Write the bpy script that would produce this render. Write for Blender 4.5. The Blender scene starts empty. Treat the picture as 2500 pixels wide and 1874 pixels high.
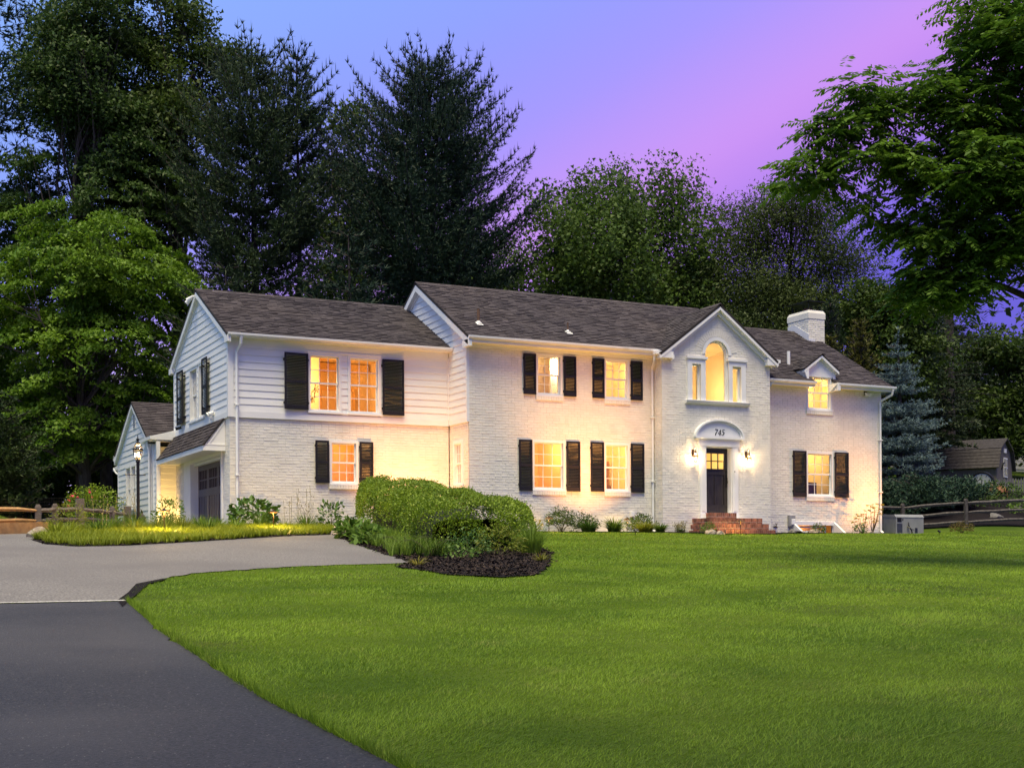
import bpy, bmesh, math, random
import numpy as np
from mathutils import Vector, Matrix
from mathutils.geometry import tessellate_polygon

SC = bpy.context.scene
COL = SC.collection
R = math.radians
PI = math.pi

# ------------------------------------------------------------------ camera
cam_d = bpy.data.cameras.new('camera')
cam_d.sensor_width = 36.0
cam_d.lens = 47.41
cam_d.shift_x = 0.0
cam_d.shift_y = 0.17553
cam_d.clip_start = 0.1
cam_d.clip_end = 3000.0
cam = bpy.data.objects.new('camera', cam_d)
COL.objects.link(cam)
CAM = np.array([-16.273, -35.3736, -0.9079])
cam.matrix_world = Matrix(((0.894553, 0.005618, -0.446926, CAM[0]),
                           (-0.446918, -0.002807, -0.894571, CAM[1]),
                           (-0.006280, 0.999980, 0.0, CAM[2]),
                           (0, 0, 0, 1)))
SC.camera = cam

# ------------------------------------------------------------------ dusk sky
SUN_EL, SUN_AZ = R(71), R(210)          # low soft glow from in front of the house, a little left of it
world = bpy.data.worlds.new('World')
SC.world = world
world.use_nodes = True
wn, wl = world.node_tree.nodes, world.node_tree.links
wn.clear()
w_out = wn.new('ShaderNodeOutputWorld')
w_bg = wn.new('ShaderNodeBackground')
w_bg.inputs[1].default_value = 0.82
wl.new(w_bg.outputs[0], w_out.inputs[0])
w_tc = wn.new('ShaderNodeTexCoord')


def wmath(op, a, b=None, c=None, clamp=False):
    n = wn.new('ShaderNodeMath')
    n.operation = op
    n.use_clamp = clamp
    for i, v in enumerate((a, b, c)):
        if v is None:
            continue
        if isinstance(v, (int, float)):
            n.inputs[i].default_value = v
        else:
            wl.new(v, n.inputs[i])
    return n.outputs[0]


def wdot(vec):
    n = wn.new('ShaderNodeVectorMath')
    n.operation = 'DOT_PRODUCT'
    wl.new(w_tc.outputs['Generated'], n.inputs[0])
    n.inputs[1].default_value = vec
    return n.outputs['Value']


def wmix(fac, a, b):
    n = wn.new('ShaderNodeMix')
    n.data_type = 'RGBA'
    n.clamp_factor = True
    if isinstance(fac, (int, float)):
        n.inputs[0].default_value = fac
    else:
        wl.new(fac, n.inputs[0])
    for i, v in ((6, a), (7, b)):
        if isinstance(v, tuple):
            n.inputs[i].default_value = (*v, 1)
        else:
            wl.new(v, n.inputs[i])
    return n.outputs[2]


def wramp(val, lo, hi, mode='SMOOTHSTEP'):
    n = wn.new('ShaderNodeMapRange')
    n.interpolation_type = mode
    n.inputs['From Min'].default_value = lo
    n.inputs['From Max'].default_value = hi
    wl.new(val, n.inputs['Value'])
    return n.outputs[0]


w_z = wdot((0, 0, 1))
w_side = wdot((0.8946, -0.4469, 0))      # + towards the east end of the house





# dusk afterglow: a pink band slanting down to the left between blue sky above and violet sky low in the east
w_q = wmath('ADD', wmath('MULTIPLY', wmath('SUBTRACT', w_side, 0.20), -0.437), wmath('MULTIPLY', wmath('SUBTRACT', w_z, 0.31), 0.90))
w_q01 = wmath('MULTIPLY_ADD', w_q, 1.6, 0.40, clamp=True)
w_cr = wn.new('ShaderNodeValToRGB')
w_cr.color_ramp.interpolation = 'B_SPLINE'
STOPS = [(0.0, (0.14, 0.115, 0.62)), (0.20, (0.15, 0.115, 0.74)), (0.28, (0.24, 0.16, 0.84)), (0.39, (0.64, 0.29, 0.90)), (0.45, (0.56, 0.31, 0.94)), (0.53, (0.37, 0.31, 0.98)),
         (0.65, (0.27, 0.35, 1.0)), (0.82, (0.26, 0.46, 1.0)), (1.0, (0.28, 0.46, 0.95))]
el = w_cr.color_ramp.elements
while len(el) > 1:
    el.remove(el[-1])
el[0].position, el[0].color = STOPS[0][0], (*STOPS[0][1], 1)
for p_, c_ in STOPS[1:]:
    e_ = el.new(p_)
    e_.color = (*c_, 1)
wl.new(w_q01, w_cr.inputs[0])
base = w_cr.outputs[0]
w_pale = wmath('MULTIPLY', wramp(w_z, 0.20, 0.06), wramp(w_side, 0.26, 0.02))
base = wmix(wmath('MULTIPLY', w_pale, 0.6), base, (0.62, 0.60, 0.86))
w_sky = wn.new('ShaderNodeTexSky')
w_sky.sky_type = 'NISHITA'
w_sky.sun_disc = False
w_sky.sun_elevation = SUN_EL
w_sky.sun_rotation = SUN_AZ
w_sky.altitude = 100
nsc = wn.new('ShaderNodeVectorMath')
nsc.operation = 'SCALE'
wl.new(w_sky.outputs[0], nsc.inputs[0])
nsc.inputs[3].default_value = 0.004
wadd = wn.new('ShaderNodeVectorMath')
wadd.operation = 'ADD'
wl.new(base, wadd.inputs[0])
wl.new(nsc.outputs[0], wadd.inputs[1])
wl.new(wadd.outputs[0], w_bg.inputs[0])

sun_d = bpy.data.lights.new('sun', 'SUN')
sun_d.energy = 5.0
sun_d.angle = R(32)
sun_d.color = (1.0, 0.86, 0.50)
sun = bpy.data.objects.new('sun', sun_d)
COL.objects.link(sun)
sd = Vector((math.sin(SUN_AZ) * math.cos(SUN_EL), math.cos(SUN_AZ) * math.cos(SUN_EL), math.sin(SUN_EL)))
sun.rotation_euler = sd.to_track_quat('Z', 'Y').to_euler()
sun.location = (-10, -30, 30)

SC.view_settings.view_transform = 'Standard'
SC.view_settings.look = 'None'
SC.view_settings.exposure = 0.30
SC.view_settings.gamma = 1.0
SC.view_settings.use_curve_mapping = False
try:
    SC.cycles.use_denoising = True
    SC.cycles.max_bounces = 6
    SC.cycles.transparent_max_bounces = 12
    SC.cycles.sample_clamp_indirect = 4.0
    SC.cycles.caustics_reflective = False
    SC.cycles.caustics_refractive = False
except Exception:
    pass


# ------------------------------------------------------------------ helpers: materials
MATS = {}


def nodes_of(name):
    m = bpy.data.materials.new(name)
    m.use_nodes = True
    nt = m.node_tree
    b = nt.nodes['Principled BSDF']
    return m, nt, b


def pmat(name, c1, c2=None, scale=4.0, rough=0.6, bump=0.0, bscale=60.0, island=0.0, metal=0.0, spec=0.4,
         detail=4.0, lo=0.35, hi=0.65, stretch=None, c3=None, c3scale=1.0, c3lo=0.55, c3hi=0.75, bdist=0.01, obj=False, speck=None):
    """base colour varies with noise between c1 and c2, a broad second stain c3, and per piece by 'island'"""
    m, nt, b = nodes_of(name)
    N, L = nt.nodes, nt.links
    b.inputs['Roughness'].default_value = rough
    b.inputs['Metallic'].default_value = metal
    b.inputs['Specular IOR Level'].default_value = spec
    geo = N.new('ShaderNodeNewGeometry')
    pos = geo.outputs['Position']
    if obj:
        tc = N.new('ShaderNodeTexCoord')
        pos = tc.outputs['Object']
    if stretch:
        mp = N.new('ShaderNodeMapping')
        mp.inputs['Scale'].default_value = stretch
        L.new(pos, mp.inputs[0])
        pos = mp.outputs[0]

    def noise(sc, det):
        n = N.new('ShaderNodeTexNoise')
        n.inputs['Scale'].default_value = sc
        n.inputs['Detail'].default_value = det
        L.new(pos, n.inputs['Vector'])
        return n.outputs[0]

    def rng(v, a, c):
        r = N.new('ShaderNodeMapRange')
        r.inputs['From Min'].default_value = a
        r.inputs['From Max'].default_value = c
        L.new(v, r.inputs['Value'])
        return r.outputs[0]

    def mix(f, a, c):
        x = N.new('ShaderNodeMix')
        x.data_type = 'RGBA'
        L.new(f, x.inputs[0])
        for i, v in ((6, a), (7, c)):
            if isinstance(v, tuple):
                x.inputs[i].default_value = (*v, 1)
            else:
                L.new(v, x.inputs[i])
        return x.outputs[2]
    col = c1
    if c2:
        col = mix(rng(noise(scale, detail), lo, hi), c1, c2)
    if c3:
        col = mix(rng(noise(c3scale, 3.0), c3lo, c3hi), col, c3)
    if speck:
        col = mix(rng(noise(speck[1], 2.0), speck[2], speck[3]), col, speck[0])
    if island:
        oi = N.new('ShaderNodeObjectInfo')
        ad = N.new('ShaderNodeMath')
        ad.operation = 'ADD'
        L.new(oi.outputs['Random'], ad.inputs[0])
        L.new(geo.outputs['Random Per Island'], ad.inputs[1])
        fr = N.new('ShaderNodeMath')
        fr.operation = 'FRACT'
        L.new(ad.outputs[0], fr.inputs[0])
        mr = N.new('ShaderNodeMapRange')
        mr.inputs['To Min'].default_value = 1 - island
        mr.inputs['To Max'].default_value = 1 + island
        L.new(fr.outputs[0], mr.inputs['Value'])
        hs = N.new('ShaderNodeHueSaturation')
        L.new(mr.outputs[0], hs.inputs['Value'])
        if isinstance(col, tuple):
            hs.inputs['Color'].default_value = (*col, 1)
        else:
            L.new(col, hs.inputs['Color'])
        col = hs.outputs[0]
    if isinstance(col, tuple):
        b.inputs['Base Color'].default_value = (*col, 1)
    else:
        L.new(col, b.inputs['Base Color'])
    if bump:
        bp = N.new('ShaderNodeBump')
        bp.inputs['Strength'].default_value = bump
        bp.inputs['Distance'].default_value = bdist
        L.new(noise(bscale, 4.0), bp.inputs['Height'])
        L.new(bp.outputs[0], b.inputs['Normal'])
    MATS[name] = m
    return m


def leafmat(name, c1, c2, trans=0.35, island=0.35, rough=0.55, nscale=0.6, spec=0.25, dry=None):
    m, nt, b = nodes_of(name)
    N, L = nt.nodes, nt.links
    geo = N.new('ShaderNodeNewGeometry')
    ns = N.new('ShaderNodeTexNoise')
    ns.inputs['Scale'].default_value = nscale
    ns.inputs['Detail'].default_value = 2
    L.new(geo.outputs['Position'], ns.inputs['Vector'])
    add = N.new('ShaderNodeMath')
    add.operation = 'MULTIPLY_ADD'
    L.new(geo.outputs['Random Per Island'], add.inputs[0])
    add.inputs[1].default_value = 0.6
    sub = N.new('ShaderNodeMath')
    sub.operation = 'SUBTRACT'
    L.new(ns.outputs[0], sub.inputs[0])
    sub.inputs[1].default_value = 0.3
    L.new(sub.outputs[0], add.inputs[2])
    mx = N.new('ShaderNodeMix')
    mx.data_type = 'RGBA'
    L.new(add.outputs[0], mx.inputs[0])
    mx.inputs[6].default_value = (*c1, 1)
    mx.inputs[7].default_value = (*c2, 1)
    res = mx.outputs[2]
    if dry:
        n2 = N.new('ShaderNodeTexNoise')
        n2.inputs['Scale'].default_value = dry[1]
        n2.inputs['Detail'].default_value = 5
        L.new(geo.outputs['Position'], n2.inputs['Vector'])
        a2 = N.new('ShaderNodeMath')
        a2.operation = 'MULTIPLY_ADD'
        L.new(geo.outputs['Random Per Island'], a2.inputs[0])
        a2.inputs[1].default_value = 0.30
        L.new(n2.outputs[0], a2.inputs[2])
        r2 = N.new('ShaderNodeMapRange')
        r2.inputs['From Min'].default_value = dry[2]
        r2.inputs['From Max'].default_value = dry[3]
        L.new(a2.outputs[0], r2.inputs['Value'])
        x2 = N.new('ShaderNodeMix')
        x2.data_type = 'RGBA'
        L.new(r2.outputs[0], x2.inputs[0])
        L.new(res, x2.inputs[6])
        x2.inputs[7].default_value = (*dry[0], 1)
        res = x2.outputs[2]
    L.new(res, b.inputs['Base Color'])
    b.inputs['Roughness'].default_value = rough
    b.inputs['Specular IOR Level'].default_value = spec
    tr = N.new('ShaderNodeBsdfTranslucent')
    L.new(res, tr.inputs[0])
    ms = N.new('ShaderNodeMixShader')
    ms.inputs[0].default_value = trans
    L.new(b.outputs[0], ms.inputs[1])
    L.new(tr.outputs[0], ms.inputs[2])
    L.new(ms.outputs[0], N['Material Output'].inputs[0])
    MATS[name] = m
    return m


def glassmat(name, refl=0.12, tint=(1, 1, 1)):
    m, nt, b = nodes_of(name)
    N, L = nt.nodes, nt.links
    N.remove(b)
    t = N.new('ShaderNodeBsdfTransparent')
    t.inputs[0].default_value = (*tint, 1)
    g = N.new('ShaderNodeBsdfGlossy')
    g.inputs['Roughness'].default_value = 0.03
    lw = N.new('ShaderNodeFresnel')
    lw.inputs[0].default_value = 1.5
    ml = N.new('ShaderNodeMath')
    ml.operation = 'MULTIPLY'
    L.new(lw.outputs[0], ml.inputs[0])
    ml.inputs[1].default_value = refl / 0.06
    ms = N.new('ShaderNodeMixShader')
    L.new(ml.outputs[0], ms.inputs[0])
    L.new(t.outputs[0], ms.inputs[1])
    L.new(g.outputs[0], ms.inputs[2])
    L.new(ms.outputs[0], N['Material Output'].inputs[0])
    MATS[name] = m
    return m


def emat(name, col, strength):
    m, nt, b = nodes_of(name)
    b.inputs['Base Color'].default_value = (*col, 1)
    b.inputs['Emission Color'].default_value = (*col, 1)
    b.inputs['Emission Strength'].default_value = strength
    MATS[name] = m
    return m


# ------------------------------------------------------------------ helpers: objects
def tag(o, label=None, cat=None, group=None, kind=None):
    if label:
        o['label'] = label
    if cat:
        o['category'] = cat
    if group:
        o['group'] = group
    if kind:
        o['kind'] = kind
    return o


def thing(name, label, cat, loc, group=None):
    o = bpy.data.objects.new(name, None)
    o.empty_display_size = 0.2
    COL.objects.link(o)
    o.location = loc
    return tag(o, label, cat, group)


def wloc(o):
    v = Vector((0, 0, 0))
    while o is not None:
        v += o.location
        o = o.parent
    return v


def link(name, me, parent=None, loc=(0, 0, 0)):
    """loc is a world place; meshes are written in world coordinates unless loc is given"""
    o = bpy.data.objects.new(name, me)
    COL.objects.link(o)
    if parent is not None:
        o.parent = parent
        o.location = Vector(loc) - wloc(parent)
    else:
        o.location = loc
    return o


def np_mesh(name, verts, faces, mat, smooth=False):
    """faces: int array n x k, all of the same size"""
    verts = np.asarray(verts, np.float32)
    faces = np.asarray(faces, np.int32)
    n, k = faces.shape
    me = bpy.data.meshes.new(name)
    me.vertices.add(len(verts))
    me.vertices.foreach_set('co', verts.ravel())
    me.loops.add(n * k)
    me.loops.foreach_set('vertex_index', faces.ravel())
    me.polygons.add(n)
    me.polygons.foreach_set('loop_start', np.arange(0, n * k, k, dtype=np.int32))
    me.polygons.foreach_set('loop_total', np.full(n, k, np.int32))
    if smooth:
        me.polygons.foreach_set('use_smooth', np.ones(n, bool))
    me.update(calc_edges=True)
    me.materials.append(mat)
    return me


def I3(p):
    return p


class MB:
    """collects shapes; T maps local (u, out, z) to world"""

    def __init__(self, T=I3):
        self.v, self.f, self.T = [], [], T

    def add(self, vs, fs):
        o = len(self.v)
        self.v += [self.T(p) for p in vs]
        self.f += [tuple(i + o for i in f) for f in fs]
        return self

    def box(self, x0, x1, y0, y1, z0, z1):
        return self.add([(x0, y0, z0), (x1, y0, z0), (x1, y1, z0), (x0, y1, z0), (x0, y0, z1), (x1, y0, z1), (x1, y1, z1), (x0, y1, z1)],
                        [(0, 3, 2, 1), (4, 5, 6, 7), (0, 1, 5, 4), (1, 2, 6, 5), (2, 3, 7, 6), (3, 0, 4, 7)])

    def cham(self, x0, x1, y0, y1, z0, z1, c):
        """box with a chamfered outer (y1) face"""
        return self.add([(x0, y0, z0), (x1, y0, z0), (x1, y0, z1), (x0, y0, z1),
                         (x0, y1 - c, z0), (x1, y1 - c, z0), (x1, y1 - c, z1), (x0, y1 - c, z1),
                         (x0 + c, y1, z0 + c), (x1 - c, y1, z0 + c), (x1 - c, y1, z1 - c), (x0 + c, y1, z1 - c)],
                        [(0, 1, 5, 4), (1, 2, 6, 5), (2, 3, 7, 6), (3, 0, 4, 7), (4, 5, 9, 8), (5, 6, 10, 9), (6, 7, 11, 10), (7, 4, 8, 11), (8, 9, 10, 11)])

    def prism(self, pts, a, b, axis=1):
        """polygon pts (2D) swept along axis from a to b; 2D are the two other axes in order"""
        n = len(pts)

        def mk(p, t):
            if axis == 1:
                return (p[0], t, p[1])
            if axis == 0:
                return (t, p[0], p[1])
            return (p[0], p[1], t)
        vs = [mk(p, a) for p in pts] + [mk(p, b) for p in pts]
        fs = [tuple(range(n)), tuple(range(2 * n - 1, n - 1, -1))] + [(i, (i + 1) % n, n + (i + 1) % n, n + i) for i in range(n)]
        return self.add(vs, fs)

    def tube(self, path, rad, n=8, cap=True):
        path = [Vector(p) for p in path]
        if not isinstance(rad, (list, tuple)):
            rad = [rad] * len(path)
        vs, fs = [], []
        up = Vector((0.13, 0.21, 1)).normalized()
        for i, p in enumerate(path):
            d = (path[min(i + 1, len(path) - 1)] - path[max(i - 1, 0)])
            if d.length < 1e-9:
                d = Vector((0, 0, 1))
            d.normalize()
            a = up if abs(d.dot(up)) < 0.95 else Vector((1, 0, 0))
            x = d.cross(a).normalized()
            y = d.cross(x)
            for k in range(n):
                t = 2 * PI * k / n
                vs.append(tuple(p + (x * math.cos(t) + y * math.sin(t)) * rad[i]))
        for i in range(len(path) - 1):
            for k in range(n):
                fs.append((i * n + k, i * n + (k + 1) % n, (i + 1) * n + (k + 1) % n, (i + 1) * n + k))
        if cap:
            fs.append(tuple(range(n - 1, -1, -1)))
            fs.append(tuple((len(path) - 1) * n + k for k in range(n)))
        return self.add(vs, fs)

    def lathe(self, prof, c, n=16):
        vs, fs = [], []
        for r, z in prof:
            for k in range(n):
                t = 2 * PI * k / n
                vs.append((c[0] + r * math.cos(t), c[1] + r * math.sin(t), c[2] + z))
        for i in range(len(prof) - 1):
            for k in range(n):
                fs.append((i * n + k, i * n + (k + 1) % n, (i + 1) * n + (k + 1) % n, (i + 1) * n + k))
        return self.add(vs, fs)

    def poly(self, outer, holes=(), out=0.0):
        """flat polygon with holes in local (u, z) at distance out"""
        loops = [[Vector((u, z, 0)) for u, z in outer]] + [[Vector((u, z, 0)) for u, z in h] for h in holes]
        tris = tessellate_polygon(loops)
        flat = [(p.x, out, p.y) for l in loops for p in l]
        return self.add(flat, [tuple(t) for t in tris])

    def mesh(self, name, mat, smooth=False):
        me = bpy.data.meshes.new(name)
        me.from_pydata([tuple(p) for p in self.v], [], self.f)
        if smooth:
            me.polygons.foreach_set('use_smooth', [True] * len(me.polygons))
        me.materials.append(mat)
        me.update()
        return me

    def build(self, name, mat, parent=None, smooth=False, loc=None):
        me = self.mesh(name, mat, smooth)
        return link(name, me, parent, (0, 0, 0) if loc is None else loc)


def front(Y0):
    """wall facing the street: u = east, out = towards the street"""
    return lambda p: (p[0], Y0 - p[1], p[2])


def side(X0):
    """wall facing west: u = along Y, out = west"""
    return lambda p: (X0 - p[1], p[0], p[2])


def inside(poly, X, Y):
    X, Y = np.asarray(X), np.asarray(Y)
    c = np.zeros(X.shape, bool)
    n = len(poly)
    for i in range(n):
        x0, y0 = poly[i]
        x1, y1 = poly[(i + 1) % n]
        if y0 == y1:
            continue
        m = ((y0 > Y) != (y1 > Y)) & (X < (x1 - x0) * (Y - y0) / (y1 - y0) + x0)
        c ^= m
    return c


def scan(outer, holes, z):
    xs = []
    for P in [outer] + list(holes):
        n = len(P)
        for i in range(n):
            (x0, z0), (x1, z1) = P[i], P[(i + 1) % n]
            if (z0 > z) != (z1 > z):
                xs.append(x0 + (x1 - x0) * (z - z0) / (z1 - z0))
    xs.sort()
    return [(xs[i], xs[i + 1]) for i in range(0, len(xs) - 1, 2)]


def rect(u0, u1, z0, z1):
    return [(u0, z0), (u1, z0), (u1, z1), (u0, z1)]


def sstep(x, a, b):
    t = np.clip((np.asarray(x, float) - a) / (b - a), 0, 1)
    return t * t * (3 - 2 * t)


def G(X, Y):
    """height of the ground"""
    X, Y = np.asarray(X, float), np.asarray(Y, float)
    z = -0.0715 * np.maximum(0, -1.2 - Y)
    z = np.where(Y < -36, -0.0715 * 34.8 - 0.03 * (-36 - Y), z)
    left = 1 - sstep(X, -14, -7.5)
    z = z + left * (0.05 * np.clip(Y + 1.2, 0, 12) + 0.10 * np.clip(Y - 10.8, 0, 20))
    right = sstep(X, 15.8, 22.0)
    z = z + right * (0.25 * sstep(Y, -3.0, 0.5) + 0.24 * np.clip(Y, 0, 8) + 0.12 * np.clip(Y - 8, 0, 14))
    z = z + 0.045 * np.clip(Y - 12, 0, 120)
    return z


def gz(x, y):
    return float(G(x, y))
# ------------------------------------------------------------------ materials
BRICKW = pmat('painted_brick', (0.74, 0.71, 0.64), (0.80, 0.77, 0.70), scale=2.2, rough=0.62, bump=0.5, bscale=38, island=0.035, bdist=0.006,
              c3=(0.62, 0.595, 0.54), c3scale=1.7, c3lo=0.62, c3hi=0.80)
MORTW = pmat('painted_mortar', (0.68, 0.655, 0.595), (0.75, 0.72, 0.66), scale=3, rough=0.75, bump=0.4, bscale=50, bdist=0.006)
SIDING = pmat('white_siding_paint', (0.76, 0.76, 0.76), (0.81, 0.81, 0.80), scale=1.3, rough=0.5, bump=0.12, bscale=90, island=0.02, stretch=(1, 1, 3))
TRIM = pmat('white_trim_paint', (0.78, 0.78, 0.78), (0.83, 0.83, 0.82), scale=2.0, rough=0.42, bump=0.06, bscale=40)
GUTM = pmat('white_gutter_metal', (0.76, 0.77, 0.77), (0.82, 0.82, 0.82), scale=1.2, rough=0.35, c3=(0.60, 0.58, 0.54), c3scale=2.3, c3lo=0.6, c3hi=0.85)
SHING = pmat('asphalt_shingle', (0.044, 0.037, 0.042), (0.074, 0.063, 0.068), scale=2.6, rough=0.92, bump=0.6, bscale=220, island=0.22, spec=0.2,
             c3=(0.078, 0.065, 0.066), c3scale=0.5, c3lo=0.45, c3hi=0.8)
SHINGD = pmat('roof_underlay', (0.025, 0.022, 0.024), rough=0.95)
SHUT = pmat('black_shutter_paint', (0.006, 0.005, 0.007), (0.011, 0.009, 0.012), scale=6, rough=0.55, bump=0.05, bscale=60)
DOORM = pmat('charcoal_door_paint', (0.022, 0.018, 0.016), (0.042, 0.035, 0.030), scale=5, rough=0.35, stretch=(6, 6, 0.6), bump=0.15, bscale=30)
GDOOR = pmat('slate_garage_paint', (0.115, 0.090, 0.105), (0.15, 0.125, 0.14), scale=2, rough=0.45, bump=0.1, bscale=60)
IRON = pmat('black_iron', (0.012, 0.012, 0.013), rough=0.4, metal=0.3)
BRONZE = pmat('aged_bronze', (0.10, 0.06, 0.035), (0.06, 0.038, 0.022), scale=30, rough=0.45, metal=0.7)
GLASS = glassmat('window_glass', 0.10)
LGLASS = glassmat('lantern_glass', 0.10, (1.0, 0.93, 0.80))
RBRICK = pmat('red_brick', (0.17, 0.062, 0.040), (0.28, 0.115, 0.075), scale=9, rough=0.8, island=0.45, bump=0.5, bscale=80, bdist=0.004, c3=(0.09, 0.03, 0.026), c3scale=6)
RMORT = pmat('pale_mortar', (0.66, 0.60, 0.53), (0.50, 0.46, 0.41), scale=14, rough=0.9, bump=0.4, bscale=90)
LEAD = pmat('flashing_paint', (0.70, 0.71, 0.75), (0.62, 0.63, 0.68), scale=5, rough=0.5)
RUST = pmat('rusty_pipe', (0.16, 0.085, 0.05), (0.07, 0.05, 0.045), scale=20, rough=0.8, bump=0.5)
ROOMW = pmat('warm_room_paint', (0.78, 0.58, 0.33), (0.82, 0.62, 0.36), scale=1.5, rough=0.8)
ROOMO = pmat('orange_room_paint', (0.80, 0.50, 0.20), (0.84, 0.54, 0.23), scale=1.5, rough=0.8)
ROOMY = pmat('cream_room_paint', (0.84, 0.72, 0.46), (0.80, 0.66, 0.40), scale=2.5, rough=0.8)
TILE = pmat('tan_bath_tile', (0.70, 0.52, 0.34), (0.76, 0.58, 0.40), scale=4, rough=0.35, island=0.06)
DARKW = pmat('dark_brown_furniture', (0.05, 0.028, 0.012), (0.09, 0.05, 0.022), scale=6, rough=0.5)
WOODM = pmat('honey_wood', (0.45, 0.22, 0.07), (0.32, 0.14, 0.04), scale=12, rough=0.5, stretch=(1, 1, 6))
CLOTH = pmat('pale_cushion_cloth', (0.75, 0.66, 0.48), (0.66, 0.56, 0.38), scale=20, rough=0.9)

# ------------------------------------------------------------------ ground, drive, beds
LAWNSOIL = pmat('lawn_turf', (0.045, 0.080, 0.010), (0.080, 0.120, 0.016), scale=0.5, rough=0.95, bump=0.8, bscale=40, spec=0.05,
                c3=(0.045, 0.060, 0.018), c3scale=0.35, bdist=0.03)
ASPH_NEW = pmat('newer_black_asphalt', (0.008, 0.008, 0.011), (0.038, 0.036, 0.041), scale=42, rough=0.72, bump=0.9, bscale=70, lo=0.34, hi=0.70, spec=0.42,
                c3=(0.054, 0.050, 0.053), c3scale=0.35, c3lo=0.45, c3hi=0.80, bdist=0.02, speck=((0.20, 0.19, 0.18), 55, 0.69, 0.73))
ASPH_OLD = pmat('older_grey_asphalt', (0.085, 0.080, 0.080), (0.255, 0.238, 0.230), scale=38, rough=0.85, bump=0.8, bscale=60, lo=0.34, hi=0.70, spec=0.3,
                c3=(0.125, 0.116, 0.116), c3scale=0.45, c3lo=0.42, c3hi=0.78, bdist=0.02, speck=((0.42, 0.39, 0.36), 45, 0.68, 0.74))
MULCH = pmat('black_mulch', (0.006, 0.005, 0.006), (0.022, 0.018, 0.020), scale=60, rough=0.95, bump=1.0, bscale=70, bdist=0.03, spec=0.1)
GRAVELM = pmat('white_joint_sand', (0.55, 0.53, 0.50), (0.30, 0.29, 0.28), scale=30, rough=0.9, bump=0.5, bscale=90)

xs = np.unique(np.concatenate([np.arange(-40, 60.1, 1.0), np.arange(-300, -40, 20), np.arange(60, 420, 20)]))
ys = np.unique(np.concatenate([np.arange(-60, 60.1, 1.0), [-1.2, -36.0], np.arange(-200, -60, 20), np.arange(60, 420, 20)]))
GX, GY = np.meshgrid(xs, ys)
gv = np.stack([GX, GY, G(GX, GY)], -1).reshape(-1, 3)
nx, ny = len(xs), len(ys)
ii = (np.arange(ny - 1)[:, None] * nx + np.arange(nx - 1)[None, :]).ravel()
gf = np.stack([ii, ii + 1, ii + nx + 1, ii + nx], 1)
tag(link('ground', np_mesh('ground', gv, gf, LAWNSOIL, True)), kind='structure', label='gently rising lawn in front of the white house')

DRIVE_FRONT = [(-19.5, -60), (-13.7, -60), (-13.62, -30), (-13.72, -26.5), (-13.58, -22.8), (-13.32, -19.62), (-19.5, -19.78)]
DRIVE_BACK = [(-19.5, -19.70), (-13.32, -19.54), (-12.75, -17.3), (-11.65, -15.6), (-9.9, -14.45), (-8.6, -14.0), (-7.33, -13.66), (-6.9, -11.0), (-6.25, -7.5),
              (-5.6, -4.8), (-5.2, -3.55), (-6.6, -4.35), (-8.16, -5.75), (-10.1, -7.55), (-11.35, -8.55), (-12.2, -8.8), (-12.7, -8.0), (-12.75, -6.5), (-12.35, -5.0),
              (-10.6, -1.4), (-8.2, 1.2), (-6.65, 1.4), (-6.64, 7.9), (-8.0, 7.5), (-11.5, -0.8), (-12.1, -3.1), (-13.1, -3.95), (-19.5, -4.6)]
ISLAND = [(-5.2, -3.55), (-6.6, -4.35), (-8.16, -5.75), (-10.1, -7.55), (-11.35, -8.55), (-12.2, -8.8), (-12.7, -8.0), (-12.75, -6.5), (-12.35, -5.0),
          (-10.6, -1.4), (-8.2, 1.2), (-6.65, 1.31), (-0.02, 1.31), (-0.02, 0.0), (-1.0, -0.6), (-3.2, -2.4)]
HEDGEBED = [(-5.2, -3.55), (-5.6, -4.8), (-6.25, -7.5), (-6.9, -11.0), (-7.33, -13.66), (-8.05, -14.6), (-7.85, -16.3), (-7.25, -16.95), (-6.5, -16.6), (-5.5, -15.1), (-4.4, -13.2),
            (-3.75, -12.0), (-3.1, -10.9), (-2.5, -9.2), (-1.7, -6.0), (-0.9, -3.0), (0.2, -1.35), (0.2, -0.02), (-0.02, 0.0), (-1.0, -0.6), (-3.2, -2.4)]
FRONTBED = [(0.2, -1.35), (2.0, -1.45), (4.5, -1.25), (6.2, -1.5), (7.2, -1.9), (7.4, -2.2), (9.6, -2.2), (9.8, -1.5), (12.5, -1.2), (15.0, -1.15), (15.5, -0.6), (15.5, -0.01),
            (0.2, -0.02)]



def ragged(poly, seed, amp=0.028, step=0.22):
    r = np.random.default_rng(seed)
    out = []
    for (x0, y0), (x1, y1) in zip(poly, poly[1:] + poly[:1]):
        L = math.hypot(x1 - x0, y1 - y0)
        n = max(1, int(L / step)) if L < 12 and min(y0, y1) > -31 and max(y0, y1) < 0 else 1
        for k in range(n):
            f = k / n
            a = r.normal(0, amp) if k else 0.0
            out.append((x0 + (x1 - x0) * f - (y1 - y0) / L * a, y0 + (y1 - y0) * f + (x1 - x0) / L * a))
    return out


DRIVE_FRONT = [(-19.5, -60), (-13.7, -60), (-13.66, -30.9), (-13.62, -30), (-13.72, -26.5), (-13.58, -22.8), (-13.32, -19.62), (-19.5, -19.78)]
EDGE_F = DRIVE_FRONT[2:7]
DRIVE_FRONT = ragged(DRIVE_FRONT, 1)
DRIVE_BACK = ragged(DRIVE_BACK, 2)
HEDGEBED = ragged(HEDGEBED, 3, 0.04)


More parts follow.
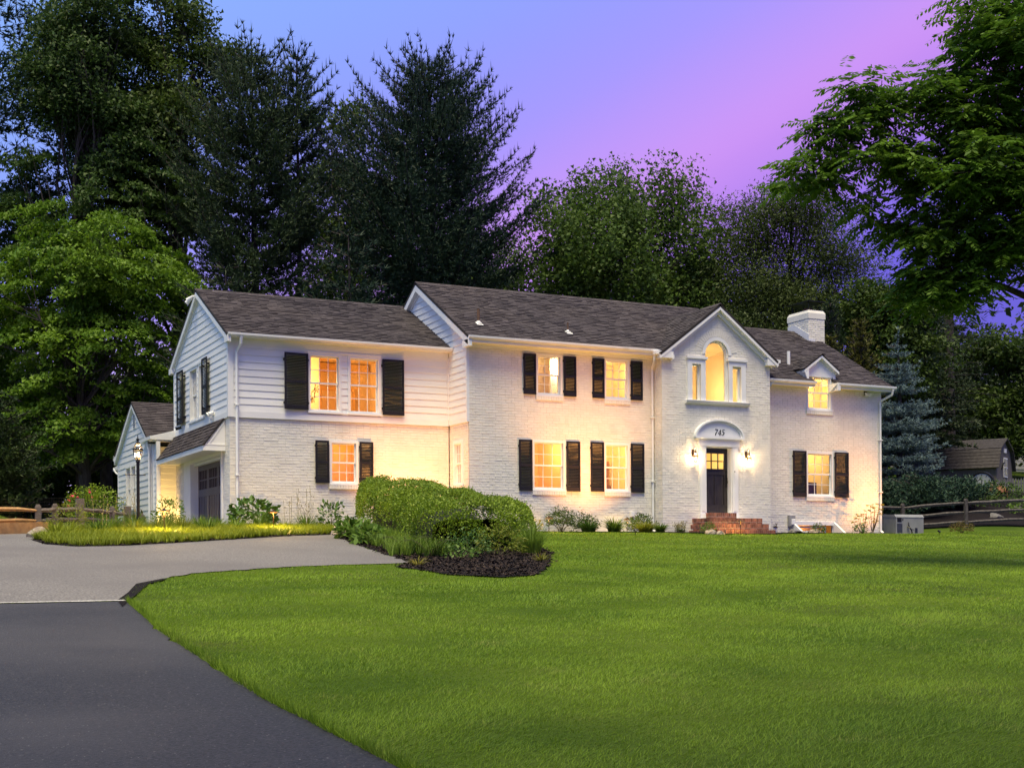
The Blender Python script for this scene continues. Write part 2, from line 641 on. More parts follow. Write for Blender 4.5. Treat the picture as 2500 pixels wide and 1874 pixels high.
def sheet(name, poly, dz, mat, step=1.0):
    bm = bmesh.new()
    vs = [bm.verts.new((x, y, 0)) for x, y in poly]
    for t_ in tessellate_polygon([[Vector((x, y, 0)) for x, y in poly]]):
        try:
            bm.faces.new([vs[i] for i in t_])
        except ValueError:
            pass
    x0, x1 = min(p[0] for p in poly), max(p[0] for p in poly)
    y0, y1 = min(p[1] for p in poly), max(p[1] for p in poly)
    cuts = [((x, 0, 0), (1, 0, 0)) for x in np.arange(math.ceil(x0), x1, step)]
    cuts += [((0, y, 0), (0, 1, 0)) for y in np.arange(math.ceil(y0), y1, step)] + [((0, -1.2, 0), (0, 1, 0))]
    for co, no in cuts:
        bmesh.ops.bisect_plane(bm, geom=bm.verts[:] + bm.edges[:] + bm.faces[:], plane_co=co, plane_no=no)
    for v in bm.verts:
        v.co.z = gz(v.co.x, v.co.y) + dz
    me = bpy.data.meshes.new(name)
    bm.to_mesh(me)
    bm.free()
    me.materials.append(mat)
    return tag(link(name, me), kind='structure')


sheet('driveway', DRIVE_FRONT, 0.012, ASPH_NEW)['label'] = 'newer black asphalt drive in the left foreground'
sheet('driveway', DRIVE_BACK, 0.016, ASPH_OLD)['label'] = 'older grey asphalt pad in front of the garage wing'
sheet('planting_bed', ISLAND, 0.020, MULCH)['label'] = 'mulched island bed under the grassy ground cover'
sheet('planting_bed', HEDGEBED, 0.024, MULCH)['label'] = 'black mulch bed at the foot of the clipped hedge'
ROCKBED = [(17.2, 1.9), (19.9, 0.75), (22.6, 0.35), (26.0, -0.1), (31.0, 1.5), (31.0, 7.0), (27.0, 10.0), (22.0, 9.0), (17.5, 6.0)]
sheet('planting_bed', ROCKBED, 0.03, MULCH)['label'] = 'dark sloping planted bank beyond the right hand fence'
sheet('planting_bed', FRONTBED, 0.028, MULCH)['label'] = 'narrow mulch bed along the front of the house'
rng = np.random.default_rng(5)
jx = np.linspace(-19.4, -13.34, 40)
jt, jb = [], []
for x in jx:
    y = -19.58 + (x + 13.3) * 0.026
    w = 0.035 + 0.03 * rng.random()
    jt.append((x, y + w))
    jb.append((x, y - w))
sheet('driveway_joint', jt + jb[::-1], 0.021, GRAVELM)['label'] = 'pale sandy joint line between old and new asphalt'
sheet('driveway_edge', [(-13.50, -20.3), (-13.28, -19.55), (-13.02, -18.7), (-12.62, -17.35), (-12.2, -16.6), (-12.27, -16.55), (-12.78, -17.35), (-13.12, -18.6), (-13.42, -19.55)], 0.020, MULCH)['label'] = 'dark soil strip where the lawn meets the drive'

# ------------------------------------------------------------------ the house
HOUSE = thing('house', 'white painted two-storey brick and siding house with black shutters', 'house', (4.0, 2.0, 0.0))
BRICKS = []          # (distance, mesh args) for every single brick, nearest 300 become objects
rngb = np.random.default_rng(11)
BL, BH, JT = 0.205, 0.0665, 0.011
COURSE = BH + JT


def brick_wall(name, T, outer, holes, mat=BRICKW, mort=MORTW, z0=None, proud=0.009):
    mb = MB(T)
    mb.poly(outer, holes, 0.0)
    wall = mb.build(name, mort, HOUSE)
    zs = [p[1] for p in outer]
    z = min(zs) if z0 is None else z0
    k = 0
    while z < max(zs):
        zt = min(z + BH, max(zs) - 0.004)
        if zt - z < 0.02:
            break
        zm = (z + zt) / 2
        for a, b in scan(outer, holes, zm):
            u = a
            off = (0.5 * (k % 2)) * (BL + JT) + 0.02 * rngb.random()
            first = True
            while u < b - 0.02:
                L = BL if not (first and off > 0.02) else max(0.05, off - JT)
                first = False
                if rngb.random() < 0.03:
                    L *= 0.5
                e = min(u + L, b)
                if b - e < 0.045:
                    e = b
                d = proud * (0.5 + 0.75 * rngb.random())
                zz = rngb.normal(0, 0.0012)
                c = min(0.0045, (zt - z) * 0.25)
                BRICKS.append((T, wall, u + JT * 0.3, e - JT * 0.3, d, z + zz, zt + zz, c, mat))
                u = e + JT * 0.5
        z += COURSE
        k += 1
    return wall


def slope_board(mb, a, b, h, o0, o1):
    """board along a gable edge from a to b in (u, z), hanging h below it"""
    mb.prism([a, b, (b[0], b[1] - h), (a[0], a[1] - h)], o0, o1, axis=1)


def siding(name, T, outer, holes, zb, exp=0.195, parent=HOUSE, mat=SIDING):
    back = MB(T)
    back.poly(outer, holes, -0.012)
    wall = back.build(name, mat, parent)
    zmax = max(p[1] for p in outer)
    z = zb
    while z < zmax - 0.03:
        zt = min(z + exp, zmax)
        a0 = scan(outer, holes, z + 0.012)
        a1 = scan(outer, holes, zt - 0.012)
        if not a0:
            z += exp
            continue
        mids = scan(outer, holes, (z + zt) / 2)
        # where holes begin or end inside the board, use the board's middle
        if len(a0) != len(a1) or len(mids) != len(a0):
            a0 = a1 = mids
        for (b0, b1), (t0, t1) in zip(a0, a1):
            if b1 - b0 < 0.02:
                continue
            mb = MB(T)
            mb.add([(b0, -0.005, z), (b1, -0.005, z), (b1, 0.024, z), (b0, 0.024, z), (t0, -0.005, zt), (t1, -0.005, zt), (t1, 0.006, zt), (t0, 0.006, zt)],
                   [(0, 3, 2, 1), (4, 5, 6, 7), (0, 1, 5, 4), (1, 2, 6, 5), (2, 3, 7, 6), (3, 0, 4, 7)])
            mb.build('siding_board', mat, wall)
        z += exp
    return wall


SHINGLES = []


def roof_plane(name, O, U, V, outer, exp=0.142, tab=0.26, thick=0.07, parent=HOUSE, keep=None):
    """O origin at the eave, U along the eave, V up the slope (unit vectors); outer polygon in (u, v)"""
    O, U, V = Vector(O), Vector(U).normalized(), Vector(V).normalized()
    Nn = U.cross(V).normalized()
    if Nn.z < 0:
        Nn = -Nn
    T = lambda p: tuple(O + U * p[0] + V * p[2] + Nn * p[1])
    mb = MB(T)
    n = len(outer)
    vs = [(u, 0.0, v) for u, v in outer] + [(u, -thick, v) for u, v in outer]
    tris = tessellate_polygon([[Vector((u, v, 0)) for u, v in outer]])
    fs = [tuple(t) for t in tris] + [tuple(i + n for i in t[::-1]) for t in tris] + [(i, (i + 1) % n, n + (i + 1) % n, n + i) for i in range(n)]
    mb.add(vs, fs)
    roof = mb.build(name, SHINGD, parent)
    vmin, vmax = min(p[1] for p in outer), max(p[1] for p in outer)
    v = vmin
    while v < vmax - 0.02:
        vt = min(v + exp + 0.02, vmax)
        for a, b in scan(outer, [], min(v + exp * 0.4, vmax - 0.005)):
            u = a - rngb.random() * tab
            while u < b - 0.01:
                w = tab * rngb.uniform(0.55, 1.35)
                e = u + w
                s0, s1 = max(u, a), min(e, b)
                if s1 - s0 > 0.03 and (keep is None or keep((s0 + s1) / 2, v)):
                    h = 0.010 + (0.012 if rngb.random() < 0.45 else 0.0)
                    SHINGLES.append((T, roof, s0 + 0.003, s1 - 0.003, h, v - (0.012 if rngb.random() < .3 else 0), vt))
                u = e
        v += exp
    return roof


# ---- openings: (u0, u1, z0, z1)
WF = 1.33                       # garage wing front plane
WIN_BIG1 = (-4.36, -3.36, 3.43, 5.10)
WIN_BIG2 = (-3.17, -2.16, 3.43, 5.10)
WIN_G = (-3.73, -2.86, 1.40, 2.64)
MAINW = [(2.23, 3.12, 4.08, 5.32), (4.57, 5.46, 4.08, 5.32), (2.09, 3.20, 1.27, 2.75), (4.55, 5.45, 1.27, 2.75)]
RW_WIN = (12.25, 13.38, 1.25, 2.73)
DORM_WIN = (12.27, 13.34, 4.10, 5.28)
WELL = (11.75, 13.30, -0.3, 0.30)
SIDEW = [(4.86, 5.86, 3.45, 5.08), (4.03, 4.72, 3.45, 5.08)]
SMALLW = (0.36, 1.03, 1.40, 2.72)
TW, TM, TS, TSM = front(WF), front(0.0), side(-6.62), side(0.0)
PY = -0.46
TP = front(PY)
PX0, PX1 = 6.335, 10.44


def r4(o):
    return rect(*o)


# garage wing, street side
brick_wall('brick_wall', front(WF + 0.03), rect(-6.60, 0.0, -0.15, 3.2), [r4(WIN_G)])
siding('siding_wall', TW, rect(-6.50, -0.03, 3.36, 5.30), [r4(WIN_BIG1), r4(WIN_BIG2)], 3.36)
# garage wing, west gable
GD = (2.25, 5.85, -0.1, 2.20)
brick_wall('brick_wall', side(-6.59), rect(WF + 0.04, 8.0, -0.15, 3.2), [rect(2.12, 6.0, -0.2, 2.32)])
WR, WRZ, WSL = 4.65, 7.30, 0.514
siding('siding_wall', TS, [(WF + 0.10, 3.34), (7.98, 3.34), (7.98, WRZ - 0.12 - WSL * 3.33), (WR, WRZ - 0.12), (WF + 0.10, WRZ - 0.12 - WSL * 3.22)], [r4(SIDEW[0]), r4(SIDEW[1])], 3.34)
m = MB()
m.box(-6.655, -6.50, WF - 0.036, WF + 0.10, 3.2, 5.42)         # corner board
m.box(-6.64, -0.03, WF - 0.03, WF + 0.02, 3.185, 3.36)         # band board
m.box(-6.50, -0.03, WF - 0.03, WF + 0.02, 5.18, 5.42)          # frieze
m.box(-6.65, -6.60, WF + 0.10, 8.0, 3.185, 3.34)
m.box(-6.65, -6.60, 7.92, 8.03, 3.34, 5.5)
m.box(-0.055, -0.005, WF - 0.05, WF + 0.03, 3.36, 5.2)
m.build('trim_board', TRIM, HOUSE)

# main block
brick_wall('brick_wall', TM, rect(0.04, PX0 + 0.03, -0.15, 5.42), [r4(o) for o in MAINW])
brick_wall('brick_wall', side(0.03), rect(0.005, WF + 0.03, -0.15, 3.2), [r4(SMALLW)])
MR, MRZ, MSL = 3.49, 7.86, 0.574
siding('siding_wall', TSM, [(0.06, 3.34), (7.0, 3.34), (7.0, MRZ - 0.13 - MSL * 3.51), (MR, MRZ - 0.13), (0.06, MRZ - 0.13 - MSL * 3.43)], [], 3.34)
m = MB()
m.box(-0.035, 0.05, -0.012, 0.06, 3.2, 5.42)
m.box(-0.03, 0.03, 0.06, WF - 0.035, 3.2, 3.34)
m.box(0.05, PX0, -0.03, 0.02, 5.36, 5.46)
m.build('trim_board', TRIM, HOUSE)

# entrance bay with gable
PSL, PAX, PAZ = 0.745, 8.40, 7.16
arch = [(7.94, 4.13), (8.81, 4.13), (8.81, 5.60)] + [(8.375 + 0.435 * math.cos(t), 5.60 + 0.435 * math.sin(t)) for t in np.linspace(0.12, PI - 0.12, 16)] + [(7.94, 5.60)]
gw = lambda x: PAZ - 0.14 - PSL * abs(x - PAX)
brick_wall('brick_wall', TP, [(PX0, -0.15), (PX1, -0.15), (PX1, gw(PX1)), (PAX, PAZ - 0.14), (PX0, gw(PX0))],
           [arch, rect(7.44, 7.76, 4.13, 5.26), rect(8.96, 9.29, 4.13, 5.26), rect(7.93, 8.92, 0.2, 2.70)])
brick_wall('brick_wall', side(PX0), rect(PY + 0.01, 0.0, -0.15, 5.45), [])
m = MB()
m.add([(PX1, PY, -0.15), (PX1, 0.2, -0.15), (PX1, 0.2, 5.9), (PX1, PY, 5.6)], [(0, 1, 2, 3)])
m.build('brick_wall', MORTW, HOUSE)
# east wing
brick_wall('brick_wall', TM, [(PX1, -0.15), (15.46, -0.15), (15.46, 5.0), (DORM_WIN[1], 5.0), (DORM_WIN[1], DORM_WIN[2]), (DORM_WIN[0], DORM_WIN[2]), (DORM_WIN[0], 5.0), (PX1, 5.0)],
           [r4(RW_WIN), r4((11.75, 13.30, -0.10, 0.30))])
# blind walls that close the far sides
m = MB()
m.add([(15.46, 0, -0.2), (15.46, 8.4, -0.2), (15.46, 8.4, 5.0), (15.46, 4.05, 7.35), (15.46, 0, 5.0)], [(0, 1, 2, 3, 4)])
m.add([(-6.6, 8.0, -0.2), (0, 8.0, -0.2), (0, 8.0, 5.4), (-6.6, 8.0, 5.4)], [(0, 1, 2, 3)])
m.add([(0, 7.0, -0.2), (10.4, 7.0, -0.2), (10.4, 7.0, 5.6), (0, 7.0, 5.6)], [(0, 1, 2, 3)])
m.add([(10.4, 8.4, -0.2), (15.46, 8.4, -0.2), (15.46, 8.4, 5.0), (10.4, 8.4, 5.0)], [(0, 1, 2, 3)])
m.add([(10.4, 0.0, 4.8), (10.4, 7.0, 4.8), (10.4, 7.0, 5.6), (10.4, MR, MRZ - 0.1), (10.4, 0.0, 5.7)], [(0, 1, 2, 3, 4)])
m.build('rear_wall', SIDING, HOUSE)

# ---- roofs
c = math.sqrt(1 + WSL * WSL)
roof_plane('roof', (-6.74, 1.02, WRZ - WSL * (WR - 1.02)), (1, 0, 0), (0, 1, WSL), rect(0, 6.73, 0, (WR - 1.02) * c))
roof_plane('roof', (-6.74, 8.28, WRZ - WSL * (8.28 - WR)), (1, 0, 0), (0, -1, WSL), rect(0, 6.73, 0, (8.28 - WR) * c), keep=lambda u, v: False)
c = math.sqrt(1 + MSL * MSL)
roof_plane('roof', (-0.16, -0.40, MRZ - MSL * (MR + 0.40)), (1, 0, 0), (0, 1, MSL), [(0, 0), (6.58, 0), (8.56, 2.52 * c), (10.48, 0.05), (10.56, 0.05), (10.56, (MR + 0.40) * c), (0, (MR + 0.40) * c)])
roof_plane('roof', (-0.16, 7.38, MRZ - MSL * (7.38 - MR)), (1, 0, 0), (0, -1, MSL), rect(0, 10.56, 0, (7.38 - MR) * c), keep=lambda u, v: False)
c = math.sqrt(1 + PSL * PSL)
PL = (PAX - 6.16) * c
roof_plane('roof', (6.16, -0.66, PAZ - PSL * (PAX - 6.16)), (0, 1, 0), (1, 0, PSL), [(0, 0), (0.35, 0), (2.95, PL), (0, PL)])
roof_plane('roof', (10.64, -0.66, PAZ - PSL * (10.64 - PAX)), (0, 1, 0), (-1, 0, PSL), [(0, 0), (0.9, 0), (2.95, PL), (0, PL)], keep=lambda u, v: False)
ESL, ER, ERZ = 0.567, 4.05, 7.48
c = math.sqrt(1 + ESL * ESL)
EE = -0.36
notch = 0.55 * c
roof_plane('roof', (10.38, EE, ERZ - ESL * (ER - EE)), (1, 0, 0), (0, 1, ESL),
           [(0, 0), (2.03, 0), (2.03, notch), (2.92, notch), (2.92, 0), (5.30, 0), (5.30, (ER - EE) * c), (0, (ER - EE) * c)],
           keep=lambda u, v: not (1.95 < u < 3.0 and v < 1.0))
roof_plane('roof', (10.38, 8.6, ERZ - ESL * (8.6 - ER)), (1, 0, 0), (0, -1, ESL), rect(0, 5.30, 0, (8.6 - ER) * c), keep=lambda u, v: False)
# dormer roof
DSL, DAX, DAZ = 0.70, 12.80, 5.95
c = math.sqrt(1 + DSL * DSL)
DL = (DAX - 12.06) * c
roof_plane('roof', (12.06, -0.17, DAZ - DSL * (DAX - 12.06)), (0, 1, 0), (1, 0, DSL), [(0, 0), (0.62, 0), (1.75, DL), (0, DL)], exp=0.13, tab=0.25, thick=0.04)
roof_plane('roof', (13.54, -0.17, DAZ - DSL * (13.54 - DAX)), (0, 1, 0), (-1, 0, DSL), [(0, 0), (0.62, 0), (1.75, DL), (0, DL)], exp=0.13, tab=0.25, thick=0.04)
# garage hood
HX, HZ0, HZ1 = -7.20, 2.44, 3.20
hv = Vector((0.58, 0, HZ1 - HZ0))
roof_plane('hood_roof', (HX - 0.03, 1.80, HZ0), (0, 1, 0), hv, rect(0, 6.12, 0, hv.length), exp=0.145, tab=0.16, thick=0.035)
m = MB()
m.prism([(HX, HZ0 - 0.13), (-6.60, HZ0 - 0.13), (-6.60, HZ1 - 0.03), (HX, HZ0 - 0.01)], 1.84, 1.90)
m.prism([(HX, HZ0 - 0.13), (-6.60, HZ0 - 0.13), (-6.60, HZ1 - 0.03), (HX, HZ0 - 0.01)], 7.80, 7.86)
m.box(HX - 0.02, HX + 0.02, 1.83, 7.87, HZ0 - 0.15, HZ0 - 0.012)
m.box(HX + 0.02, -6.585, 1.84, 7.86, HZ0 - 0.145, HZ0 - 0.125)
m.box(HX, -6.60, 1.82, 1.838, HZ0 - 0.15, HZ0 - 0.02)
m.box(HX, -6.60, 1.815, 1.838, HZ0 + 0.0, HZ0 + 0.03)
m.prism([(HX + 0.1, HZ0 + 0.03), (HX + 0.16, HZ0 + 0.03), (-6.62, HZ1 - 0.12), (-6.62, HZ1 - 0.04)], 1.822, 1.838)
m.build('hood_casing', TRIM, HOUSE)

# ridge caps
m = MB()
CAPS = []
for i in range(28):
    x = -6.76 + i * 0.241
    m.prism([(WR - 0.15, WRZ - 0.062), (WR, WRZ + 0.028), (WR + 0.15, WRZ - 0.062), (WR, WRZ + 0.006)], x, x + 0.25, axis=0)
CAPS.append(m)
m = MB()
for i in range(43):
    x = -0.17 + i * 0.246
    m.prism([(MR - 0.15, MRZ - 0.062), (MR, MRZ + 0.03), (MR + 0.15, MRZ - 0.062), (MR, MRZ + 0.006)], x, x + 0.25, axis=0)
CAPS.append(m)
m = MB()
for i in range(22):
    x = 10.4 + i * 0.240
    m.prism([(ER - 0.15, ERZ - 0.062), (ER, ERZ + 0.03), (ER + 0.15, ERZ - 0.062), (ER, ERZ + 0.006)], x, x + 0.25, axis=0)
CAPS.append(m)
m = MB()
for i in range(12):
    y = -0.67 + i * 0.245
    m.prism([(PAX - 0.12, PAZ - 0.062), (PAX, PAZ + 0.028), (PAX + 0.12, PAZ - 0.062), (PAX, PAZ + 0.006)], y, y + 0.25, axis=1)
CAPS.append(m)
for m in CAPS:
    tag(m.build('ridge_cap', SHING, HOUSE), kind='stuff')

# rake boards
m = MB()


def rakes(mb, ax, az, sl, lo, hi, o0, o1, h, axis):
    pL, pR, pA = (lo, az - sl * (ax - lo)), (hi, az - sl * (hi - ax)), (ax, az)
    for a, b in ((pL, pA), (pA, pR)):
        mb.prism([a, b, (b[0], b[1] - h), (a[0], a[1] - h)], o0, o1, axis=axis)


rakes(m, WR, WRZ - 0.075, WSL, 1.04, 8.26, -6.735, -6.64, 0.17, 0)
rakes(m, WR, WRZ - 0.10, WSL, 1.20, 8.1, -6.66, -6.60, 0.24, 0)
RKW = m
m = MB()
rakes(m, MR, MRZ - 0.08, MSL, -0.38, 7.36, -0.155, -0.04, 0.20, 0)
rakes(m, MR, MRZ - 0.12, MSL, -0.2, 7.2, -0.045, 0.0, 0.24, 0)
RKW.box(-6.74, -6.64, 0.99, 1.36, 5.22, 5.40)                 # eave returns
RKW.box(-6.74, -6.64, 7.92, 8.30, 5.22, 5.40)
RKW.build('rake_board', TRIM, HOUSE)
m.box(-0.155, -0.04, -0.42, 0.02, 5.33, 5.52)
m.build('rake_board', TRIM, HOUSE)
m = MB()
m.box(-6.64, 0.0, 1.10, WF, 5.36, 5.39)                     # soffits
m.box(-0.05, PX0, -0.345, 0.0, 5.455, 5.48)
m.box(-0.05, PX0 - 0.1, -0.372, -0.346, 5.45, 5.60)
m.box(-6.64, -0.03, 1.042, 1.068, 5.35, 5.46)
m.box(-6.64, 0.0, 1.068, 1.10, 5.36, 5.385)
for xa, xb in ((10.46, 12.36), (13.30, 15.66)):
    m.box(xa, xb, -0.352, -0.328, 4.82, 4.97)
    m.box(xa, xb, -0.328, 0.0, 4.83, 4.855)
tag(m.build('soffit', TRIM, HOUSE), kind='stuff')
m = MB()
rakes(m, PAX, PAZ - 0.075, PSL, 6.18, 10.62, -0.655, -0.50, 0.11, 1)
rakes(m, PAX, PAZ - 0.15, PSL, 6.28, 10.52, -0.54, -0.455, 0.16, 1)
m.box(6.16, 6.66, -0.64, -0.30, 5.36, 5.56)
m.box(10.22, 10.66, -0.64, -0.30, 5.36, 5.56)
m.box(6.62, 6.68, -0.655, -0.462, 5.33, 5.46)
m.build('rake_board', TRIM, HOUSE)
m = MB()
rakes(m, DAX, DAZ - 0.05, DSL, 12.08, 13.52, -0.165, -0.05, 0.09, 1)
rakes(m, DAX, DAZ - 0.09, DSL, 12.14, 13.46, -0.07, -0.028, 0.10, 1)
m.add([(12.24, -0.03, 5.2), (13.40, -0.03, 5.2), (13.40, -0.03, 5.50), (DAX, -0.03, DAZ - 0.1), (12.24, -0.03, 5.50)], [(0, 1, 2, 3, 4)])
m.box(13.36, 13.46, -0.05, 0.6, 4.98, 5.52)
m.box(12.14, 12.26, -0.05, 0.6, 5.10, 5.50)
m.prism([(12.20, 5.06), (12.26, 5.06), (12.26, 5.44), (12.08, 5.36)], -0.16, 0.4)
m.build('dormer_casing', TRIM, HOUSE)
m = MB()
for i in range(9):
    y = -0.2 + i * 0.2
    m.prism([(DAX - 0.09, DAZ - 0.05), (DAX, DAZ + 0.022), (DAX + 0.09, DAZ - 0.05), (DAX, DAZ + 0.005)], y, y + 0.205, axis=1)
tag(m.build('ridge_cap', SHING, HOUSE), kind='stuff')


# ---- gutters and downspouts
def gutter(x0, x1, ye, z, parent=HOUSE):
    mb = MB()
    P = [(ye + 0.10, z), (ye + 0.10, z - 0.10), (ye + 0.03, z - 0.10), (ye - 0.01, z - 0.055), (ye - 0.015, z), (ye - 0.005, z), (ye, z - 0.05), (ye + 0.035, z - 0.09), (ye + 0.09, z - 0.09), (ye + 0.09, z)]
    mb.prism(P, x0, x1, axis=0)
    for x in (x0, x1):
        mb.prism([P[0], P[1], P[2], P[3], P[4]], x - 0.004, x + 0.004, axis=0)
    return mb.build('gutter', GUTM, parent)


gutter(-6.72, -0.03, 0.95, 5.465)
gutter(-0.14, 6.30, -0.46, 5.625)
gutter(10.46, 12.36, -0.44, 4.985)
gutter(13.28, 15.74, -0.44, 4.985)
m = MB()
m.box(6.04, 6.17, -0.62, 0.02, 5.46, 5.56)
m.box(10.63, 10.76, -0.60, 0.02, 5.46, 5.56)
m.build('gutter', GUTM, HOUSE)
m = MB()
m.box(13.22, 13.34, -0.44, 0.0, 4.74, 4.99)
m.add([(13.18, -0.05, 4.70), (13.30, -0.05, 4.70), (13.36, -0.40, 4.86), (13.18, -0.40, 4.92), (13.20, -0.05, 5.0), (13.32, -0.40, 5.0)],
      [(0, 1, 2, 3), (0, 3, 5, 4), (1, 2, 5, 4)])
m.build('eave_return', TRIM, HOUSE)


def downspout(pts, r=0.042):
    mb = MB()
    for a, b in zip(pts[:-1], pts[1:]):
        mb.tube([a, b], r, 4)
    mb.tube([pts[-1], (pts[-1][0] - 0.02, pts[-1][1] - 0.14, pts[-1][2] - 0.07)], r, 4)
    for t in (0.3, 0.7):
        p = Vector(pts[-2]).lerp(Vector(pts[-1]), t)
        mb.box(p.x - 0.055, p.x + 0.055, p.y - 0.05, p.y + 0.06, p.z - 0.015, p.z + 0.015)
    return mb.build('downspout', GUTM, HOUSE)


downspout([(-6.36, 0.98, 5.37), (-6.36, 1.02, 5.18), (-6.42, 1.235, 4.98), (-6.42, 1.235, 0.12)])
downspout([(6.10, -0.45, 5.47), (6.10, -0.42, 5.30), (6.26, -0.06, 5.06), (6.26, -0.06, 0.12)])
downspout([(10.62, -0.40, 4.90), (10.55, -0.30, 4.75), (10.52, -0.07, 4.6), (10.52, -0.07, 0.12)])
downspout([(15.62, -0.42, 4.90), (15.62, -0.36, 4.72), (15.37, -0.06, 4.52), (15.37, -0.06, 0.12)])
# ---- rooms behind the windows
def room(T, u0, u1, z0, z1, depth, mat, power, col=(1.0, 0.66, 0.30), lamp=None, far=0.13, top=True):
    mb = MB(T)
    a, b = -far, -depth
    q = [(u0, b, z0), (u1, b, z0), (u1, b, z1), (u0, b, z1), (u0, a, z0), (u1, a, z0), (u1, a, z1), (u0, a, z1)]
    mb.add(q, [(0, 1, 2, 3), (0, 3, 7, 4), (1, 5, 6, 2), (0, 4, 5, 1)] + ([(3, 2, 6, 7)] if top else []))
    o = mb.build('room_lining', mat, HOUSE)
    ld = bpy.data.lights.new('room_lamp', 'POINT')
    ld.energy = power
    ld.color = col
    ld.shadow_soft_size = 0.14
    lo = bpy.data.objects.new('room_lamp', ld)
    COL.objects.link(lo)
    p = lamp or ((u0 + u1) / 2, -depth * 0.5, z1 - 0.25)
    lo.location = T(p)
    return o


def window(T, o, cas=0.06, rec=0.05, cols=3, rows=2, sill=True, split=0.505, proud=0.014, hood=True, screen=False):
    u0, u1, z0, z1 = o
    mb = MB(T)
    # casing round the opening, then the jamb liner
    mb.box(u0, u0 + cas, -0.10, proud, z0, z1)
    mb.box(u1 - cas, u1, -0.10, proud, z0, z1)
    mb.box(u0 + cas, u1 - cas, -0.10, proud - 0.002, z1 - cas, z1)
    mb.box(u0 + cas, u1 - cas, -0.10, proud + 0.004, z0, z0 + 0.045)
    mb.box(u0 - 0.02, u1 + 0.02, 0.016, proud + 0.03, z0 - 0.03, z0 + 0.012)
    for a, b in ((u0 + 0.001, u0 + 0.02), (u1 - 0.02, u1 - 0.001)):
        mb.box(a, b, -0.20, -0.10, z0 + 0.002, z1 - 0.002)
    mb.box(u0 + 0.02, u1 - 0.02, -0.20, -0.10, z1 - 0.02, z1 - 0.002)
    mb.box(u0 + 0.02, u1 - 0.02, -0.20, -0.10, z0 + 0.002, z0 + 0.02)
    w = mb.build('window', TRIM, HOUSE)
    a, b, c, d = u0 + cas, u1 - cas, z0 + 0.047, z1 - cas - 0.002
    zm = c + (d - c) * split
    for (s0, s1, o0) in ((zm - 0.018, d, -rec), (c, zm + 0.018, -rec - 0.034)):
        s = MB(T)
        st = 0.042
        s.box(a + .002, a + st, o0 - 0.03, o0, s0, s1)
        s.box(b - st, b - .002, o0 - 0.03, o0, s0, s1)
        s.box(a + st, b - st, o0 - 0.03, o0, s1 - 0.036, s1)
        s.box(a + st, b - st, o0 - 0.03, o0, s0, s0 + 0.045)
        ga, gb, gc, gd = a + st, b - st, s0 + 0.045, s1 - 0.036
        for k in range(1, cols):
            x = ga + (gb - ga) * k / cols
            s.box(x - 0.009, x + 0.009, o0 - 0.022, o0 - 0.004, gc, gd)
        for k in range(1, rows):
            y = gc + (gd - gc) * k / rows
            for q in range(cols):
                x0 = ga + (gb - ga) * q / cols + (0.009 if q else 0)
                x1 = ga + (gb - ga) * (q + 1) / cols - (0.009 if q < cols - 1 else 0)
                s.box(x0, x1, o0 - 0.021, o0 - 0.005, y - 0.009, y + 0.009)
        s.build('sash', TRIM, w)
        for q in range(cols):
            for k in range(rows):
                p = MB(T)
                x0, x1 = ga + (gb - ga) * q / cols, ga + (gb - ga) * (q + 1) / cols
                y0, y1 = gc + (gd - gc) * k / rows, gc + (gd - gc) * (k + 1) / rows
                t = 0.0012 * rngb.normal()
                p.add([(x0, o0 - 0.013 + t, y0), (x1, o0 - 0.013 - t, y0), (x1, o0 - 0.013 - t, y1), (x0, o0 - 0.013 + t, y1)], [(0, 1, 2, 3)])
                p.build('pane', GLASS, w)
    if sill:
        sb = MB(T)
        n = max(6, int((u1 - u0 + 0.03) / 0.078))
        for k in range(n):
            x0 = u0 - 0.015 + (u1 - u0 + 0.03) * k / n
            x1 = u0 - 0.015 + (u1 - u0 + 0.03) * (k + 1) / n
            e = 0.004 * rngb.random()
            sb.cham(x0 + 0.004, x1 - 0.004, -0.02, 0.040 + e, z0 - 0.145 + 0.6 * e, z0 - 0.032, 0.006)
        sb.box(u0 - 0.015, u1 + 0.015, -0.02, 0.030, z0 - 0.138, z0 - 0.034)
        tag(sb.build('brick_sill', BRICKW, w), kind='stuff')
    return w


